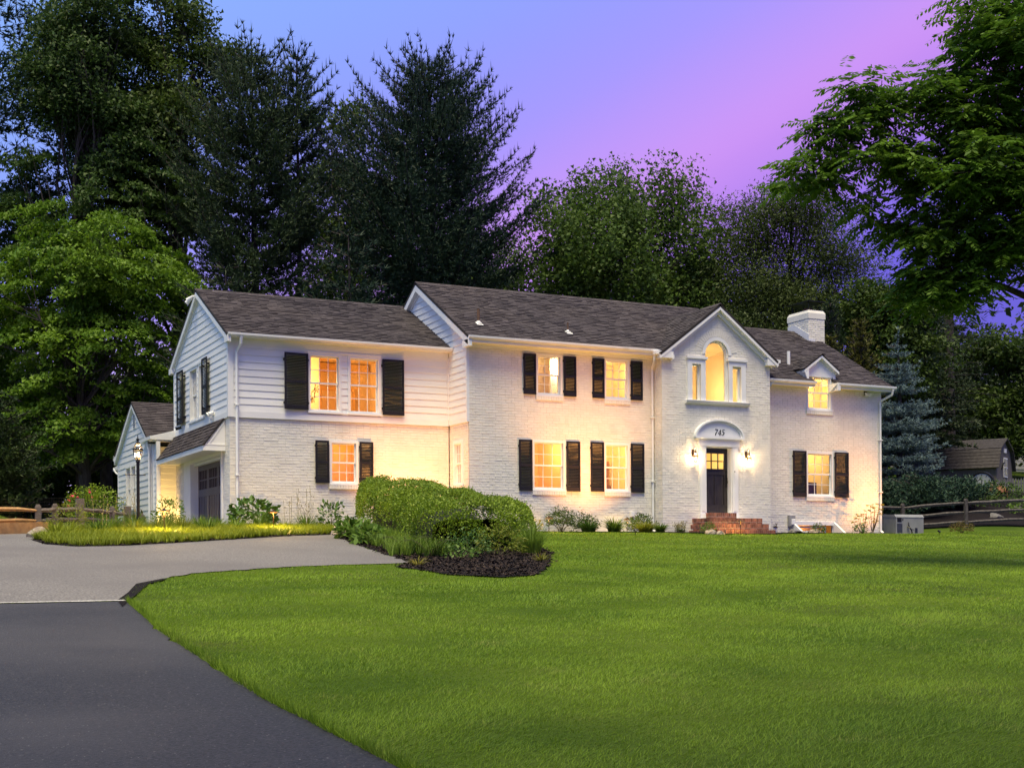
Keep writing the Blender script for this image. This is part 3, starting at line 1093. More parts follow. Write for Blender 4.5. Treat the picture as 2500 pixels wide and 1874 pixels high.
def shutter(T, u0, u1, z0, z1, off=0.028, tilt=0.0, nl=None, dogs=True):
    """louvred shutter; tilt swings its outer edge away from the wall"""
    w, h = u1 - u0, z1 - z0

    def TT(p):
        return T((p[0], p[1] + off + tilt * (p[0] - u0), p[2]))
    mb = MB(TT)
    st, th = 0.052, 0.034
    mid = z0 + h * 0.49
    mb.box(u0, u0 + st, 0, th, z0, z1)
    mb.box(u1 - st, u1, 0, th, z0, z1)
    mb.box(u0 + st, u1 - st, 0.001, th - 0.001, z1 - 0.065, z1)
    mb.box(u0 + st, u1 - st, 0.001, th - 0.001, mid - 0.035, mid + 0.035)
    mb.box(u0 + st, u1 - st, 0.001, th - 0.001, z0, z0 + 0.115)
    s = mb.build('shutter', SHUT, HOUSE)
    lv = MB(TT)
    pitch = 0.042
    for a, b in ((z0 + 0.118, mid - 0.038), (mid + 0.038, z1 - 0.068)):
        n = int((b - a) / pitch)
        for k in range(n):
            z = a + (b - a) * (k + 0.5) / n
            lv.add([(u0 + st - .004, 0.003, z + 0.016), (u1 - st + .004, 0.003, z + 0.016), (u1 - st + .004, 0.030, z - 0.014), (u0 + st - .004, 0.030, z - 0.014),
                    (u0 + st - .004, 0.003, z + 0.010), (u1 - st + .004, 0.003, z + 0.010), (u1 - st + .004, 0.030, z - 0.020), (u0 + st - .004, 0.030, z - 0.020)],
                   [(0, 1, 2, 3), (7, 6, 5, 4), (3, 2, 6, 7), (0, 4, 5, 1)])
    tag(lv.build('louver_panel', SHUT, s), kind='stuff')
    for zz in (z0 + 0.12 * h, z1 - 0.12 * h):
        MB(T).box(u0 - 0.012, u0 + 0.03, 0.0, off + 0.012, zz - 0.03, zz + 0.03).build('hinge', IRON, s)
        MB(T).box(u1 - 0.03, u1 + 0.012, 0.0, off + 0.012, zz - 0.03, zz + 0.03).build('hinge', IRON, s)
    return s


# garage wing, street side upper pair
for o in (WIN_BIG1, WIN_BIG2):
    window(TW, o, cas=0.075, rec=0.06, sill=False, proud=0.035)
m = MB(TW)
m.box(WIN_BIG1[0] - 0.03, WIN_BIG2[1] + 0.03, 0.004, 0.055, 3.385, 3.43)
m.box(WIN_BIG1[0] - 0.02, WIN_BIG2[1] + 0.02, 0.004, 0.045, 5.10, 5.14)
m.build('trim_board', TRIM, HOUSE)
shutter(TW, -5.07, -4.37, 3.47, 5.06, off=0.10, tilt=-0.05)
shutter(TW, -2.13, -1.47, 3.43, 5.05, off=0.06, tilt=0.03)
room(TW, -5.0, -1.2, 3.30, 5.40, 3.4, ROOMW, 115, lamp=(-4.05, -2.0, 4.55))
# a doorway and wall panel inside, the ceiling beam
m = MB(TW)
m.box(-2.95, -1.75, -3.38, -3.30, 3.3, 4.62)
m.box(-4.9, -1.3, -3.39, -3.32, 5.1, 5.36)
m.build('door_surround', ROOMO, HOUSE)
m = MB(TW)
m.box(-2.85, -1.85, -3.29, -3.27, 3.32, 4.50)
m.box(-3.55, -3.15, -2.9, -2.55, 3.3, 5.39)
m.build('inner_door', ROOMW, HOUSE)
# painted flower on the glass
m = MB(TW)
rr = random.Random(4)
cx, cz = -4.17, 3.98
for k in range(6):
    t = R(80 - k * 42)
    a = Vector((cx + 0.03, 0, cz + 0.12))
    b = a + Vector((math.cos(t) * 0.13 + 0.02, 0, math.sin(t) * 0.13))
    n = Vector((-math.sin(t), 0, math.cos(t))) * 0.022
    mid = a.lerp(b, 0.55)
    loop = [a, mid + n, b, mid - n, a]
    for p, q in zip(loop[:-1], loop[1:]):
        m.tube([(p.x, -0.088, p.z), (q.x, -0.088, q.z)], 0.007, 4)
for k in range(9):
    x = cx - 0.08 + rr.random() * 0.14
    z = cz - 0.28 + rr.random() * 0.22
    m.tube([(x, -0.088, z + 0.12), (x - 0.012, -0.088, z + 0.05), (x + 0.008, -0.088, z - 0.03)], 0.008, 4)
m.build('flower_decal', IRON, HOUSE)
# garage lower window
window(TW, WIN_G, cas=0.065)
shutter(TW, -4.16, -3.76, 1.42, 2.63)
shutter(TW, -2.83, -2.42, 1.42, 2.63)
room(TW, -4.3, -2.3, 0.7, 3.1, 2.2, ROOMO, 60, col=(1.0, 0.68, 0.26), lamp=(-3.2, -0.7, 2.95))
# west gable windows
for o in SIDEW:
    window(TS, o, cas=0.075, rec=0.06, sill=False, proud=0.035)
m = MB(TS)
m.box(3.98, 5.92, 0.004, 0.055, 3.40, 3.45)
m.box(3.98, 5.92, 0.004, 0.05, 5.08, 5.14)
m.build('trim_board', TRIM, HOUSE)
shutter(TS, 6.42, 7.22, 3.50, 5.15, off=0.09)
shutter(TS, 3.37, 3.98, 3.50, 5.13, off=0.09)
m = MB(TS)
m.box(3.9, 6.0, -1.2, -1.15, 3.3, 5.35)
m.build('room_curtain', pmat('grey_curtain', (0.35, 0.35, 0.40), (0.5, 0.5, 0.55), scale=3, rough=0.9, stretch=(1, 12, 0.4)), HOUSE)
# small window in the return wall
window(TSM, SMALLW, cas=0.10, rec=0.05)
room(TSM, 0.1, 1.25, 0.9, 3.1, 1.6, DARKW, 6, lamp=(0.7, -0.6, 2.8))
# main block
SH = [((1.80, 2.21), (3.15, 3.57), 4.09, 5.29), ((4.14, 4.55), (5.49, 5.91), 4.09, 5.29), ((1.63, 2.07), (3.23, 3.69), 1.25, 2.75), ((4.06, 4.52), (5.48, 5.95), 1.26, 2.76)]
for o, (a, b, z0, z1) in zip(MAINW, SH):
    window(TM, o, cas=0.065)
    shutter(TM, a[0], a[1], z0, z1)
    shutter(TM, b[0], b[1], z0, z1)
room(TM, 1.7, 3.9, 3.35, 5.42, 1.5, ROOMY, 52, col=(1.0, 0.74, 0.40), lamp=(3.3, -0.75, 5.1))
tl = MB(TM)
for k in range(13):
    for q in range(9):
        x = 1.75 + q * 0.235 + (0.117 if k % 2 else 0)
        tl.box(x + 0.004, x + 0.231, -1.49, -1.478, 3.5 + k * 0.135, 3.5 + k * 0.135 + 0.129)
tag(tl.build('wall_tiles', TILE, HOUSE), kind='stuff')
m = MB(TM)
for k in range(8):
    m.tube([(3.22 + 0.05 * k, -0.95 - 0.03 * (k % 2), 3.4), (3.24 + 0.045 * k, -0.95 - 0.03 * (k % 2), 5.35)], 0.035, 6)
m.build('shower_curtain', pmat('white_curtain', (0.82, 0.80, 0.72), rough=0.8), HOUSE)
room(TM, 4.2, 6.1, 3.35, 5.42, 2.0, ROOMY, 58, col=(1.0, 0.68, 0.28), lamp=(5.0, -0.9, 5.0))
room(TM, 1.2, 3.85, 0.6, 3.1, 3.0, ROOMO, 105, col=(1.0, 0.68, 0.28), lamp=(2.9, -1.4, 2.8))
room(TM, 4.0, 6.2, 0.6, 3.1, 2.4, ROOMY, 75, col=(1.0, 0.66, 0.27), lamp=(4.9, -1.0, 2.7))
m = MB(TM)
m.box(1.9, 3.0, -2.99, -2.93, 1.1, 2.55)
m.box(2.0, 2.5, -2.2, -1.9, 1.2, 2.0)
m.build('alcove_panel', ROOMO, HOUSE)
m = MB(TM)
m.box(5.45, 5.53, -2.38, -2.3, 0.7, 2.3)
m.box(6.0, 6.08, -2.38, -2.3, 0.7, 2.3)
m.box(5.45, 6.08, -2.38, -2.3, 2.3, 2.38)
m.build('inner_door', WOODM, HOUSE)
# guitar on its stand
g = thing('guitar', 'guitar standing in the lit lower window beside the entrance bay', 'guitar', (5.05, 0.75, 1.0))
m = MB(TM)
pr = []
for k in range(24):
    t = 2 * PI * k / 24
    r = 0.135 + 0.03 * math.cos(2 * t) - 0.02 * math.sin(t)
    pr.append((5.05 + r * math.cos(t), 1.42 + 1.25 * r * math.sin(t)))
m.prism(pr, -0.80, -0.70)
m.build('guitar_body', WOODM, g)
m = MB(TM)
m.box(5.03, 5.075, -0.74, -0.71, 1.6, 2.02)
m.box(5.02, 5.085, -0.75, -0.71, 2.02, 2.13)
m.build('guitar_neck', DARKW, g)
m = MB(TM)
m.tube([(4.93, -0.75, 0.62), (5.0, -0.76, 1.3)], 0.012, 5)
m.tube([(5.17, -0.75, 0.62), (5.1, -0.76, 1.3)], 0.012, 5)
m.tube([(5.05, -1.0, 0.62), (5.05, -0.82, 1.35)], 0.012, 5)
m.build('guitar_stand', IRON, g)
# east wing window and dormer window
window(TM, RW_WIN, cas=0.065)
shutter(TM, 11.68, 12.22, 1.24, 2.74)
shutter(TM, 13.41, 13.99, 1.24, 2.74)
room(TM, 11.5, 14.2, 0.5, 3.1, 3.0, ROOMY, 60, col=(1.0, 0.70, 0.26), lamp=(13.2, -2.0, 2.9))
m = MB(TM)
m.box(12.2, 13.35, -2.0, -1.94, 1.9, 2.65)
m.build('dark_screen', DARKW, HOUSE)
m = MB(TM)
m.box(12.4, 14.1, -1.6, -0.9, 0.5, 1.30)
m.box(12.7, 13.9, -1.7, -1.5, 1.3, 1.82)
m.build('dark_sideboard', DARKW, HOUSE)
m = MB(TM)
m.lathe([(0.02, 0), (0.26, 0.02), (0.30, 0.14), (0.22, 0.32), (0.10, 0.42), (0.02, 0.44)], (12.32, -0.75, 1.42), 14)
m.build('pale_cushion', CLOTH, HOUSE, smooth=True)
window(TM, DORM_WIN, cas=0.075)
room(TM, 12.0, 13.6, 3.4, 5.16, 1.0, ROOMY, 20, col=(1.0, 0.68, 0.26), lamp=(13.0, -0.55, 4.7))
# arched stair window and slit windows of the entrance bay
m = MB(TP)
for o in (rect(7.44, 7.76, 4.13, 5.26), rect(8.96, 9.29, 4.13, 5.26), arch):
    n = len(o)
    for i in range(n):
        a, b = o[i], o[(i + 1) % n]
        m.add([(a[0], 0.012, a[1]), (b[0], 0.012, b[1]), (b[0], -0.24, b[1]), (a[0], -0.24, a[1])], [(0, 1, 2, 3)])
lin = m.build('window_reveal', TRIM, HOUSE)
w = MB(TP)


def frame_poly(mb, outer, inner, o0, o1):
    n = len(outer)
    for i in range(n):
        j = (i + 1) % n
        a, b, c2, d = outer[i], outer[j], inner[j], inner[i]
        for q in (o0, o1):
            mb.add([(a[0], q, a[1]), (b[0], q, b[1]), (c2[0], q, c2[1]), (d[0], q, d[1])], [(0, 1, 2, 3)])
        mb.add([(d[0], o0, d[1]), (c2[0], o0, c2[1]), (c2[0], o1, c2[1]), (d[0], o1, d[1])], [(0, 1, 2, 3)])


def arch_poly(cx, hw, z0, zs, n=16):
    return [(cx - hw, z0), (cx + hw, z0), (cx + hw, zs)] + [(cx + hw * math.cos(t), zs + hw * math.sin(t)) for t in np.linspace(0.12, PI - 0.12, n)] + [(cx - hw, zs)]


frame_poly(w, arch_poly(8.375, 0.435, 4.13, 5.60), arch_poly(8.375, 0.375, 4.17, 5.60), -0.13, -0.09)
frame_poly(w, arch_poly(8.375, 0.435, 4.13, 5.60), arch_poly(8.375, 0.40, 4.15, 5.60), -0.09, -0.03)
for a, b in ((7.44, 7.76), (8.96, 9.29)):
    frame_poly(w, rect(a, b, 4.13, 5.26), rect(a + 0.045, b - 0.045, 4.17, 5.21), -0.14, -0.09)
aw = w.build('arched_window', TRIM, HOUSE)
for P in (arch_poly(8.375, 0.39, 4.16, 5.60), rect(7.48, 7.72, 4.16, 5.23), rect(9.0, 9.25, 4.16, 5.23)):
    p = MB(TP)
    p.poly(P, [], -0.115)
    p.build('pane', GLASS, aw)
room(TP, 7.3, 9.5, 3.4, 5.15, 2.65, ROOMY, 48, col=(1.0, 0.72, 0.32), lamp=(8.6, -1.3, 4.6), far=0.25, top=False)
m = MB(TP)       # sloping stair ceiling above the room
m.add([(7.3, -0.25, 6.12), (9.5, -0.25, 6.12), (9.5, -2.66, 5.75), (7.3, -2.66, 5.35), (7.3, -2.66, 5.15), (9.5, -2.66, 5.15), (7.3, -0.25, 5.15), (9.5, -0.25, 5.15)],
      [(0, 1, 2, 3), (3, 2, 5, 4), (0, 3, 4, 6), (1, 7, 5, 2)])
m.build('stair_ceiling', ROOMY, HOUSE)
m = MB(TP)       # stone surround
m.box(7.27, 7.44, 0.0, 0.045, 4.12, 5.42)
m.box(7.76, 7.94, 0.0, 0.045, 4.12, 5.42)
m.box(7.44, 7.76, 0.0, 0.045, 5.26, 5.42)
m.box(7.23, 7.99, 0.0, 0.085, 5.42, 5.49)
m.box(7.25, 7.97, 0.0, 0.065, 5.395, 5.42)
m.box(8.81, 8.96, 0.0, 0.045, 4.12, 5.42)
m.box(9.29, 9.47, 0.0, 0.045, 4.12, 5.42)
m.box(8.96, 9.29, 0.0, 0.045, 5.26, 5.42)
m.box(8.76, 9.51, 0.0, 0.085, 5.42, 5.49)
m.box(8.78, 9.49, 0.0, 0.065, 5.395, 5.42)
m.prism([(0.0, 4.02), (0.07, 4.02), (0.11, 4.07), (0.13, 4.12), (0.0, 4.12)], 7.18, 9.58, axis=0)
o_s = m.build('window_surround', TRIM, HOUSE)
m = MB(TP)
frame_poly(m, arch_poly(8.375, 0.55, 5.49, 5.60)[2:], arch_poly(8.375, 0.435, 5.49, 5.60)[2:], 0.0, 0.03)
m.build('arch_molding', TRIM, HOUSE)
m = MB(TP)
for k in range(23):
    t0 = R(8) + (PI - R(16)) * k / 23
    t1 = R(8) + (PI - R(16)) * (k + 0.86) / 23
    o = 0.014 + 0.006 * rngb.random()
    P = [(8.375 + r * math.cos(t), 5.60 + r * math.sin(t)) for r, t in ((0.56, t0), (0.77, t0), (0.77, t1), (0.56, t1))]
    m.prism(P, 0.0, o, axis=1)
tag(m.build('arch_bricks', BRICKW, HOUSE), kind='stuff')

# ---- entrance
m = MB(TP)
for a, b in ((7.70, 7.93), (8.92, 9.14)):
    m.box(a, b, 0.0, 0.06, 0.50, 2.72)
    m.box(a + 0.05, b - 0.05, 0.06, 0.078, 0.70, 2.66)
    m.box(a - 0.015, b + 0.015, 0.0, 0.085, 0.46, 0.62)
m.box(7.66, 9.18, 0.0, 0.075, 2.72, 2.95)
m.box(7.64, 9.20, 0.0, 0.095, 2.90, 2.95)
m.box(7.50, 9.34, 0.0, 0.14, 2.95, 3.02)
ent = m.build('door_surround', TRIM, HOUSE)
seg = [(8.42 + 0.93 * math.cos(t), 3.00 + 0.56 * math.sin(t)) for t in np.linspace(0, PI, 25)]
seg2 = [(8.42 + 0.80 * math.cos(t), 3.02 + 0.455 * math.sin(t)) for t in np.linspace(0, PI, 25)]
seg3 = [(8.42 + 0.86 * math.cos(t), 3.01 + 0.505 * math.sin(t)) for t in np.linspace(0, PI, 25)]
m = MB(TP)
m.poly(seg2 + [], [], 0.05)
frame_poly(m, seg, seg3, 0.0, 0.13)
frame_poly(m, seg3, seg2, 0.0, 0.09)
for i in range(24):
    a, b = seg[i], seg[i + 1]
    m.add([(a[0], 0.0, a[1]), (b[0], 0.0, b[1]), (b[0], 0.13, b[1]), (a[0], 0.13, a[1])], [(0, 1, 2, 3)])
m.build('pediment', TRIM, HOUSE)


def strokes(mb, pts, ws, o0, o1):
    """ribbon of varying width through pts in (u, z)"""
    L, Rr = [], []
    for i, p in enumerate(pts):
        a = Vector(pts[max(i - 1, 0)])
        b = Vector(pts[min(i + 1, len(pts) - 1)])
        d = (b - a).normalized()
        n = Vector((-d.y, d.x)) * ws[i] / 2
        L.append((p[0] + n.x, p[1] + n.y))
        Rr.append((p[0] - n.x, p[1] - n.y))
    for i in range(len(pts) - 1):
        mb.prism([L[i], L[i + 1], Rr[i + 1], Rr[i]], o0, o1, axis=1)


def digit(ch, u, z, s):
    mb = MB(TP)
    q = lambda pts: [(u + (x + 0.16 * y) * s, z + y * s) for x, y in pts]
    if ch == '7':
        strokes(mb, q([(0.02, 0.86), (0.05, 1.0), (0.25, 0.95), (0.52, 0.98)]), [.03 * s, .14 * s, .13 * s, .05 * s], .05, .062)
        strokes(mb, q([(0.52, 0.98), (0.36, 0.62), (0.20, 0.3), (0.14, 0.0)]), [.05 * s, .10 * s, .16 * s, .17 * s], .05, .0625)
    elif ch == '4':
        strokes(mb, q([(0.40, 1.0), (0.22, 0.62), (0.0, 0.30)]), [.06 * s, .05 * s, .06 * s], .05, .062)
        strokes(mb, q([(0.0, 0.29), (0.3, 0.29), (0.60, 0.33)]), [.07 * s, .08 * s, .09 * s], .05, .0625)
        strokes(mb, q([(0.44, 0.86), (0.41, 0.45), (0.38, 0.0)]), [.14 * s, .15 * s, .16 * s], .05, .063)
    else:
        strokes(mb, q([(0.50, 1.0), (0.34, 0.97), (0.14, 0.98), (0.10, 0.58)]), [.05 * s, .12 * s, .08 * s, .05 * s], .05, .062)
        strokes(mb, q([(0.10, 0.58), (0.28, 0.64), (0.44, 0.50), (0.42, 0.24), (0.24, 0.04), (0.04, 0.08), (0.02, 0.20)]),
                [.05 * s, .08 * s, .15 * s, .16 * s, .09 * s, .06 * s, .11 * s], .05, .0625)
    return mb.build('house_number', IRON, HOUSE)


for ch, u in (('7', 8.25), ('4', 8.375), ('5', 8.51)):
    digit(ch, u, 3.07, 0.185)

# front door, set back in the opening
m = MB(TP)
m.box(7.93, 7.955, -0.34, 0.0, 0.64, 2.70)
m.box(8.90, 8.92, -0.34, 0.0, 0.64, 2.70)
m.box(7.955, 8.90, -0.34, 0.0, 2.68, 2.70)
m.box(7.93, 8.92, -0.36, 0.0, 0.62, 0.65)
m.build('door_jamb', TRIM, HOUSE)
m = MB(TP)
D0, D1, DZ0, DZ1 = 7.957, 8.898, 0.655, 2.678
m.box(D0, D0 + 0.13, -0.24, -0.19, DZ0, DZ1)
m.box(D1 - 0.13, D1, -0.24, -0.19, DZ0, DZ1)
m.box(D0 + 0.13, D1 - 0.13, -0.24, -0.191, DZ0, DZ0 + 0.26)
m.box(D0 + 0.13, D1 - 0.13, -0.24, -0.191, 1.86, 2.04)
m.box(D0 + 0.13, D1 - 0.13, -0.24, -0.191, 2.52, DZ1)
m.box(D0 + 0.13, D1 - 0.13, -0.185, -0.165, 2.00, 2.03)
m.box(8.405, 8.45, -0.24, -0.191, DZ0 + 0.26, 1.86)
for x in (8.30, 8.55):
    m.box(x - 0.013, x + 0.013, -0.235, -0.195, 2.04, 2.52)
m.box(D0 + 0.13, 8.287, -0.234, -0.196, 2.267, 2.293)
m.box(8.313, 8.537, -0.234, -0.196, 2.267, 2.293)
m.box(8.563, D1 - 0.13, -0.234, -0.196, 2.267, 2.293)
fd = m.build('front_door', DOORM, HOUSE)
for a, b in ((D0 + 0.13, 8.405), (8.45, D1 - 0.13)):
    MB(TP).box(a, b, -0.225, -0.212, DZ0 + 0.26, 1.86).build('door_panel', DOORM, fd)
for a, b in ((D0 + 0.13, 8.29), (8.31, 8.54), (8.56, D1 - 0.13)):
    for c0, c1 in ((2.04, 2.27), (2.29, 2.52)):
        p = MB(TP)
        p.add([(a, -0.215, c0), (b, -0.215, c0), (b, -0.215, c1), (a, -0.215, c1)], [(0, 1, 2, 3)])
        p.build('pane', GLASS, fd)
m = MB(TP)
m.box(8.83, 8.875, -0.19, -0.175, 1.45, 1.86)
m.tube([(8.852, -0.175, 1.80), (8.852, -0.13, 1.76), (8.852, -0.12, 1.62), (8.852, -0.17, 1.50)], 0.012, 6)
m.box(8.835, 8.87, -0.19, -0.16, 1.92, 2.0)
m.build('door_handle', IRON, fd)
room(TP, 7.3, 9.6, 0.5, 2.75, 2.4, ROOMY, 60, col=(1.0, 0.74, 0.30), lamp=(8.3, -1.3, 2.5), far=0.36)
m = MB(TP)
m.box(8.955, 8.995, 0.08, 0.10, 1.78, 1.98)
m.build('doorbell', TRIM, HOUSE)
MB(TP).box(8.962, 8.988, 0.10, 0.108, 1.93, 1.965).build('doorbell_lens', IRON, HOUSE)

# ---- garage door
m = MB(TS)
m.box(5.98, 6.78, -0.10, 0.0, -0.1, 2.40)         # left pier trim, brick return beyond
m.build('garage_pier', TRIM, HOUSE)
m = MB(TS)
m.box(5.86, 5.98, -0.30, 0.02, -0.1, 2.20)
m.box(2.12, 2.24, -0.30, 0.02, -0.1, 2.20)
m.box(2.12, 5.98, -0.30, 0.02, 2.20, 2.32)
m.box(2.24, 5.86, -0.24, -0.10, 2.12, 2.20)
m.build('garage_frame', TRIM, HOUSE)
m = MB(TS)
g0, g1, gz0, gz1 = 2.245, 5.855, -0.02, 2.13
m.box(g0, g1, -0.30, -0.262, gz0, gz1)
wd = (g1 - g0) / 3
for k in range(3):
    a, b = g0 + wd * k, g0 + wd * (k + 1)
    m.box(a + .002, a + 0.10, -0.262, -0.222, gz0, gz1)
    m.box(b - 0.10, b - .002, -0.262, -0.222, gz0, gz1)
    for c0, c1 in ((gz0, gz0 + 0.16), (1.18, 1.40), (gz1 - 0.16, gz1)):
        m.box(a + 0.10, b - 0.10, -0.262, -0.223, c0, c1)
    m.box(a + 0.10, b - 0.10, -0.262, -0.235, 1.665, 1.70)
gd = m.build('garage_door', GDOOR, HOUSE)
for k in range(3):
    a, b = g0 + wd * k + 0.10, g0 + wd * (k + 1) - 0.10
    for q in range(5):
        s = a + (b - a) * q / 5
        MB(TS).box(s + 0.014, s + (b - a) / 5 - 0.030, -0.262, -0.240, gz0 + 0.16, 1.18).build('board', GDOOR, gd)
        if q:
            MB(TS).box(s - 0.018, s + 0.018, -0.262, -0.236, 1.40, gz1 - 0.16).build('slat', GDOOR, gd)
    for c0, c1 in ((1.40, 1.665), (1.70, gz1 - 0.16)):
        p = MB(TS)
        p.add([(a, -0.258, c0), (b, -0.258, c0), (b, -0.258, c1), (a, -0.258, c1)], [(0, 1, 2, 3)])
        p.build('pane', pmat('dark_glass', (0.01, 0.01, 0.014), rough=0.08) if 'dark_glass' not in MATS else MATS['dark_glass'], gd)

# ---- chimney
CX0, CX1, CY0, CY1 = 15.02, 15.74, 3.25, 4.42
ch = MB().box(CX0, CX1, CY0, CY1, 5.0, 7.86).build('chimney', MORTW, HOUSE)
m = MB()
m.box(CX0 - 0.025, CX1 + 0.025, CY0 - 0.025, CY1 + 0.025, 7.86, 8.06)
m.add([(CX0 - 0.025, CY0 - 0.025, 8.06), (CX1 + 0.025, CY0 - 0.025, 8.06), (CX1 + 0.025, CY1 + 0.025, 8.06), (CX0 - 0.025, CY1 + 0.025, 8.06),
       (CX0 + 0.03, CY0 + 0.03, 8.17), (CX1 - 0.03, CY0 + 0.03, 8.17), (CX1 - 0.03, CY1 - 0.03, 8.17), (CX0 + 0.03, CY1 - 0.03, 8.17)],
      [(0, 1, 5, 4), (1, 2, 6, 5), (2, 3, 7, 6), (3, 0, 4, 7), (4, 5, 6, 7)])
m.build('chimney_crown', BRICKW, ch)
m = MB()
for T, a, b in ((front(CY0), CX0, CX1), (side(CX0), CY0, CY1)):
    z, k = 6.2, 0
    while z < 7.83:
        u = a
        L = BL * (0.5 if k % 2 else 1)
        while u < b - 0.03:
            e = min(u + L, b)
            m.T = T
            m.cham(u + 0.004, e - 0.007, 0.0, 0.008 + 0.007 * rngb.random(), z, z + BH, 0.004)
            u, L = e, BL
        z += COURSE
        k += 1
m.build('brickwork', BRICKW, ch)['kind'] = 'stuff'
m = MB(side(CX0))
rz = lambda y: ERZ - ESL * abs(ER - y)
m.prism([(CY0 - 0.02, rz(CY0) - 0.1), (CY0 - 0.02, rz(CY0) + 0.26), (ER, rz(ER) + 0.26), (CY1, rz(ER) + 0.22), (CY1, rz(ER) - 0.1)], 0.0, 0.024, axis=1)
m.T = front(CY0)
m.box(CX0 - 0.02, CX1 - 0.45, 0.0, 0.024, rz(CY0) - 0.12, rz(CY0) + 0.10)
m.build('flashing', LEAD, ch)
m = MB()
m.add([(CX0 - 0.02, CY0 - 0.05, 8.50), (CX1 + 0.02, CY0 - 0.05, 8.50), (CX1 + 0.02, CY1 + 0.05, 8.50), (CX0 - 0.02, CY1 + 0.05, 8.50), (CX0 + .3, CY0 + 0.45, 8.60), (CX1 - .3, CY0 + 0.45, 8.60),
       (CX1 - .3, CY1 - 0.45, 8.60), (CX0 + .3, CY1 - 0.45, 8.60), (CX0 - 0.02, CY0 - 0.05, 8.47), (CX1 + 0.02, CY0 - 0.05, 8.47), (CX1 + 0.02, CY1 + 0.05, 8.47), (CX0 - 0.02, CY1 + 0.05, 8.47)],
      [(0, 1, 5, 4), (1, 2, 6, 5), (2, 3, 7, 6), (3, 0, 4, 7), (4, 5, 6, 7), (0, 8, 9, 1), (1, 9, 10, 2), (2, 10, 11, 3), (3, 11, 8, 0), (8, 11, 10, 9)])
for x in (CX0 + 0.10, CX1 - 0.10):
    for y in (CY0 + 0.12, CY1 - 0.12):
        m.tube([(x, y, 8.1), (x, y, 8.48)], 0.012, 5)
for x0, y0, x1, y1 in ((CX0 + .1, CY0 + .12, CX1 - .1, CY0 + .12), (CX0 + .1, CY0 + .12, CX0 + .1, CY1 - .12)):
    for k in range(1, 14):
        t = k / 14
        m.tube([(x0 + (x1 - x0) * t, y0 + (y1 - y0) * t, 8.17), (x0 + (x1 - x0) * t, y0 + (y1 - y0) * t, 8.47)], 0.004, 3, cap=False)
    for zz in (8.24, 8.31, 8.38):
        m.tube([(x0, y0, zz), (x1, y1, zz)], 0.004, 3, cap=False)
m.build('chimney_cap', IRON, ch)
m = MB()
m.tube([(CX0 + .37, CY0 + .5, 8.15), (CX0 + .37, CY0 + .5, 8.30)], 0.16, 12)
m.build('flue', RBRICK, ch)


# ---- roof pipes
def rz_main(y):
    return MRZ - MSL * (MR - y)


for x, y, h, r, mt in ((0.62, 0.55, 0.42, 0.045, RUST), (3.55, 0.42, 0.30, 0.028, RUST)):
    z = rz_main(y)
    m = MB()
    m.tube([(x, y, z - 0.05), (x, y, z + h)], r, 10)
    pp = m.build('vent_pipe', mt, HOUSE)
    m = MB()
    for q in range(1):
        m.add([(x - 0.10, y - 0.16, z - 0.16 * MSL + 0.022), (x + 0.10, y - 0.16, z - 0.16 * MSL + 0.022), (x + 0.10, y + 0.08, z + 0.08 * MSL + 0.022), (x - 0.10, y + 0.08, z + 0.08 * MSL + 0.022),
               (x - 0.10, y - 0.16, z - 0.16 * MSL + 0.002), (x + 0.10, y - 0.16, z - 0.16 * MSL + 0.002)], [(0, 1, 2, 3), (0, 4, 5, 1)])
    m.tube([(x, y, z - 0.02), (x, y, z + 0.07)], [r + 0.035, r + 0.006], 10)
    m.build('pipe_flashing', TRIM, pp)
m = MB()
m.tube([(12.30, 0.95, 5.6), (12.30, 0.95, 6.16)], 0.055, 12)
m.build('vent_pipe', TRIM, HOUSE)

# ---- annex behind the garage wing
AX = -7.30
siding('siding_wall', side(AX), [(8.62, 0.3), (13.95, 0.3), (13.95, 3.02), (11.0, 4.55), (8.62, 3.22)], [rect(10.75, 12.5, 1.0, 2.52)], 0.3, exp=0.20)
roof_plane('roof', (AX - 0.12, 8.15, 3.05), (1, 0, 0), (0, 1, 0.555), rect(0, 3.4, 0, 3.26))
roof_plane('roof', (AX - 0.12, 14.3, 3.0), (1, 0, 0), (0, -1, 0.49), rect(0, 3.4, 0, 3.67), keep=lambda u, v: False)
m = MB()
rakes(m, 11.0, 4.60, 0.54, 8.62, 14.2, AX - 0.115, AX - 0.0, 0.17, 0)
m.box(AX - 0.03, AX + 0.06, 8.55, 8.66, 0.3, 3.2)
m.box(AX - 0.03, AX + 0.06, 13.9, 14.0, 0.3, 3.0)
m.box(AX - 0.12, AX + 0.1, 14.1, 14.34, 2.86, 3.04)
m.build('rake_board', TRIM, HOUSE)
for o in ((11.66, 12.5, 1.0, 2.52), (10.75, 11.58, 1.0, 2.52)):
    window(side(AX), o, cas=0.06, rec=0.05, sill=False, proud=0.03, cols=2)
room(side(AX), 10.4, 12.9, 0.6, 2.9, 1.5, ROOMY, 22, col=(1.0, 0.78, 0.45), lamp=(11.6, -0.7, 1.6))
m = MB(side(AX))
m.box(10.73, 11.07, 0.02, 0.04, 3.72, 4.26)
gv = m.build('gable_vent', TRIM, HOUSE)
m = MB(side(AX))
for k in range(7):
    m.box(10.78, 11.02, 0.036, 0.05, 3.76 + k * 0.07, 3.80 + k * 0.07)
m.build('louver_panel', pmat('vent_shadow_grey', (0.12, 0.12, 0.13), rough=0.8), gv)['kind'] = 'stuff'
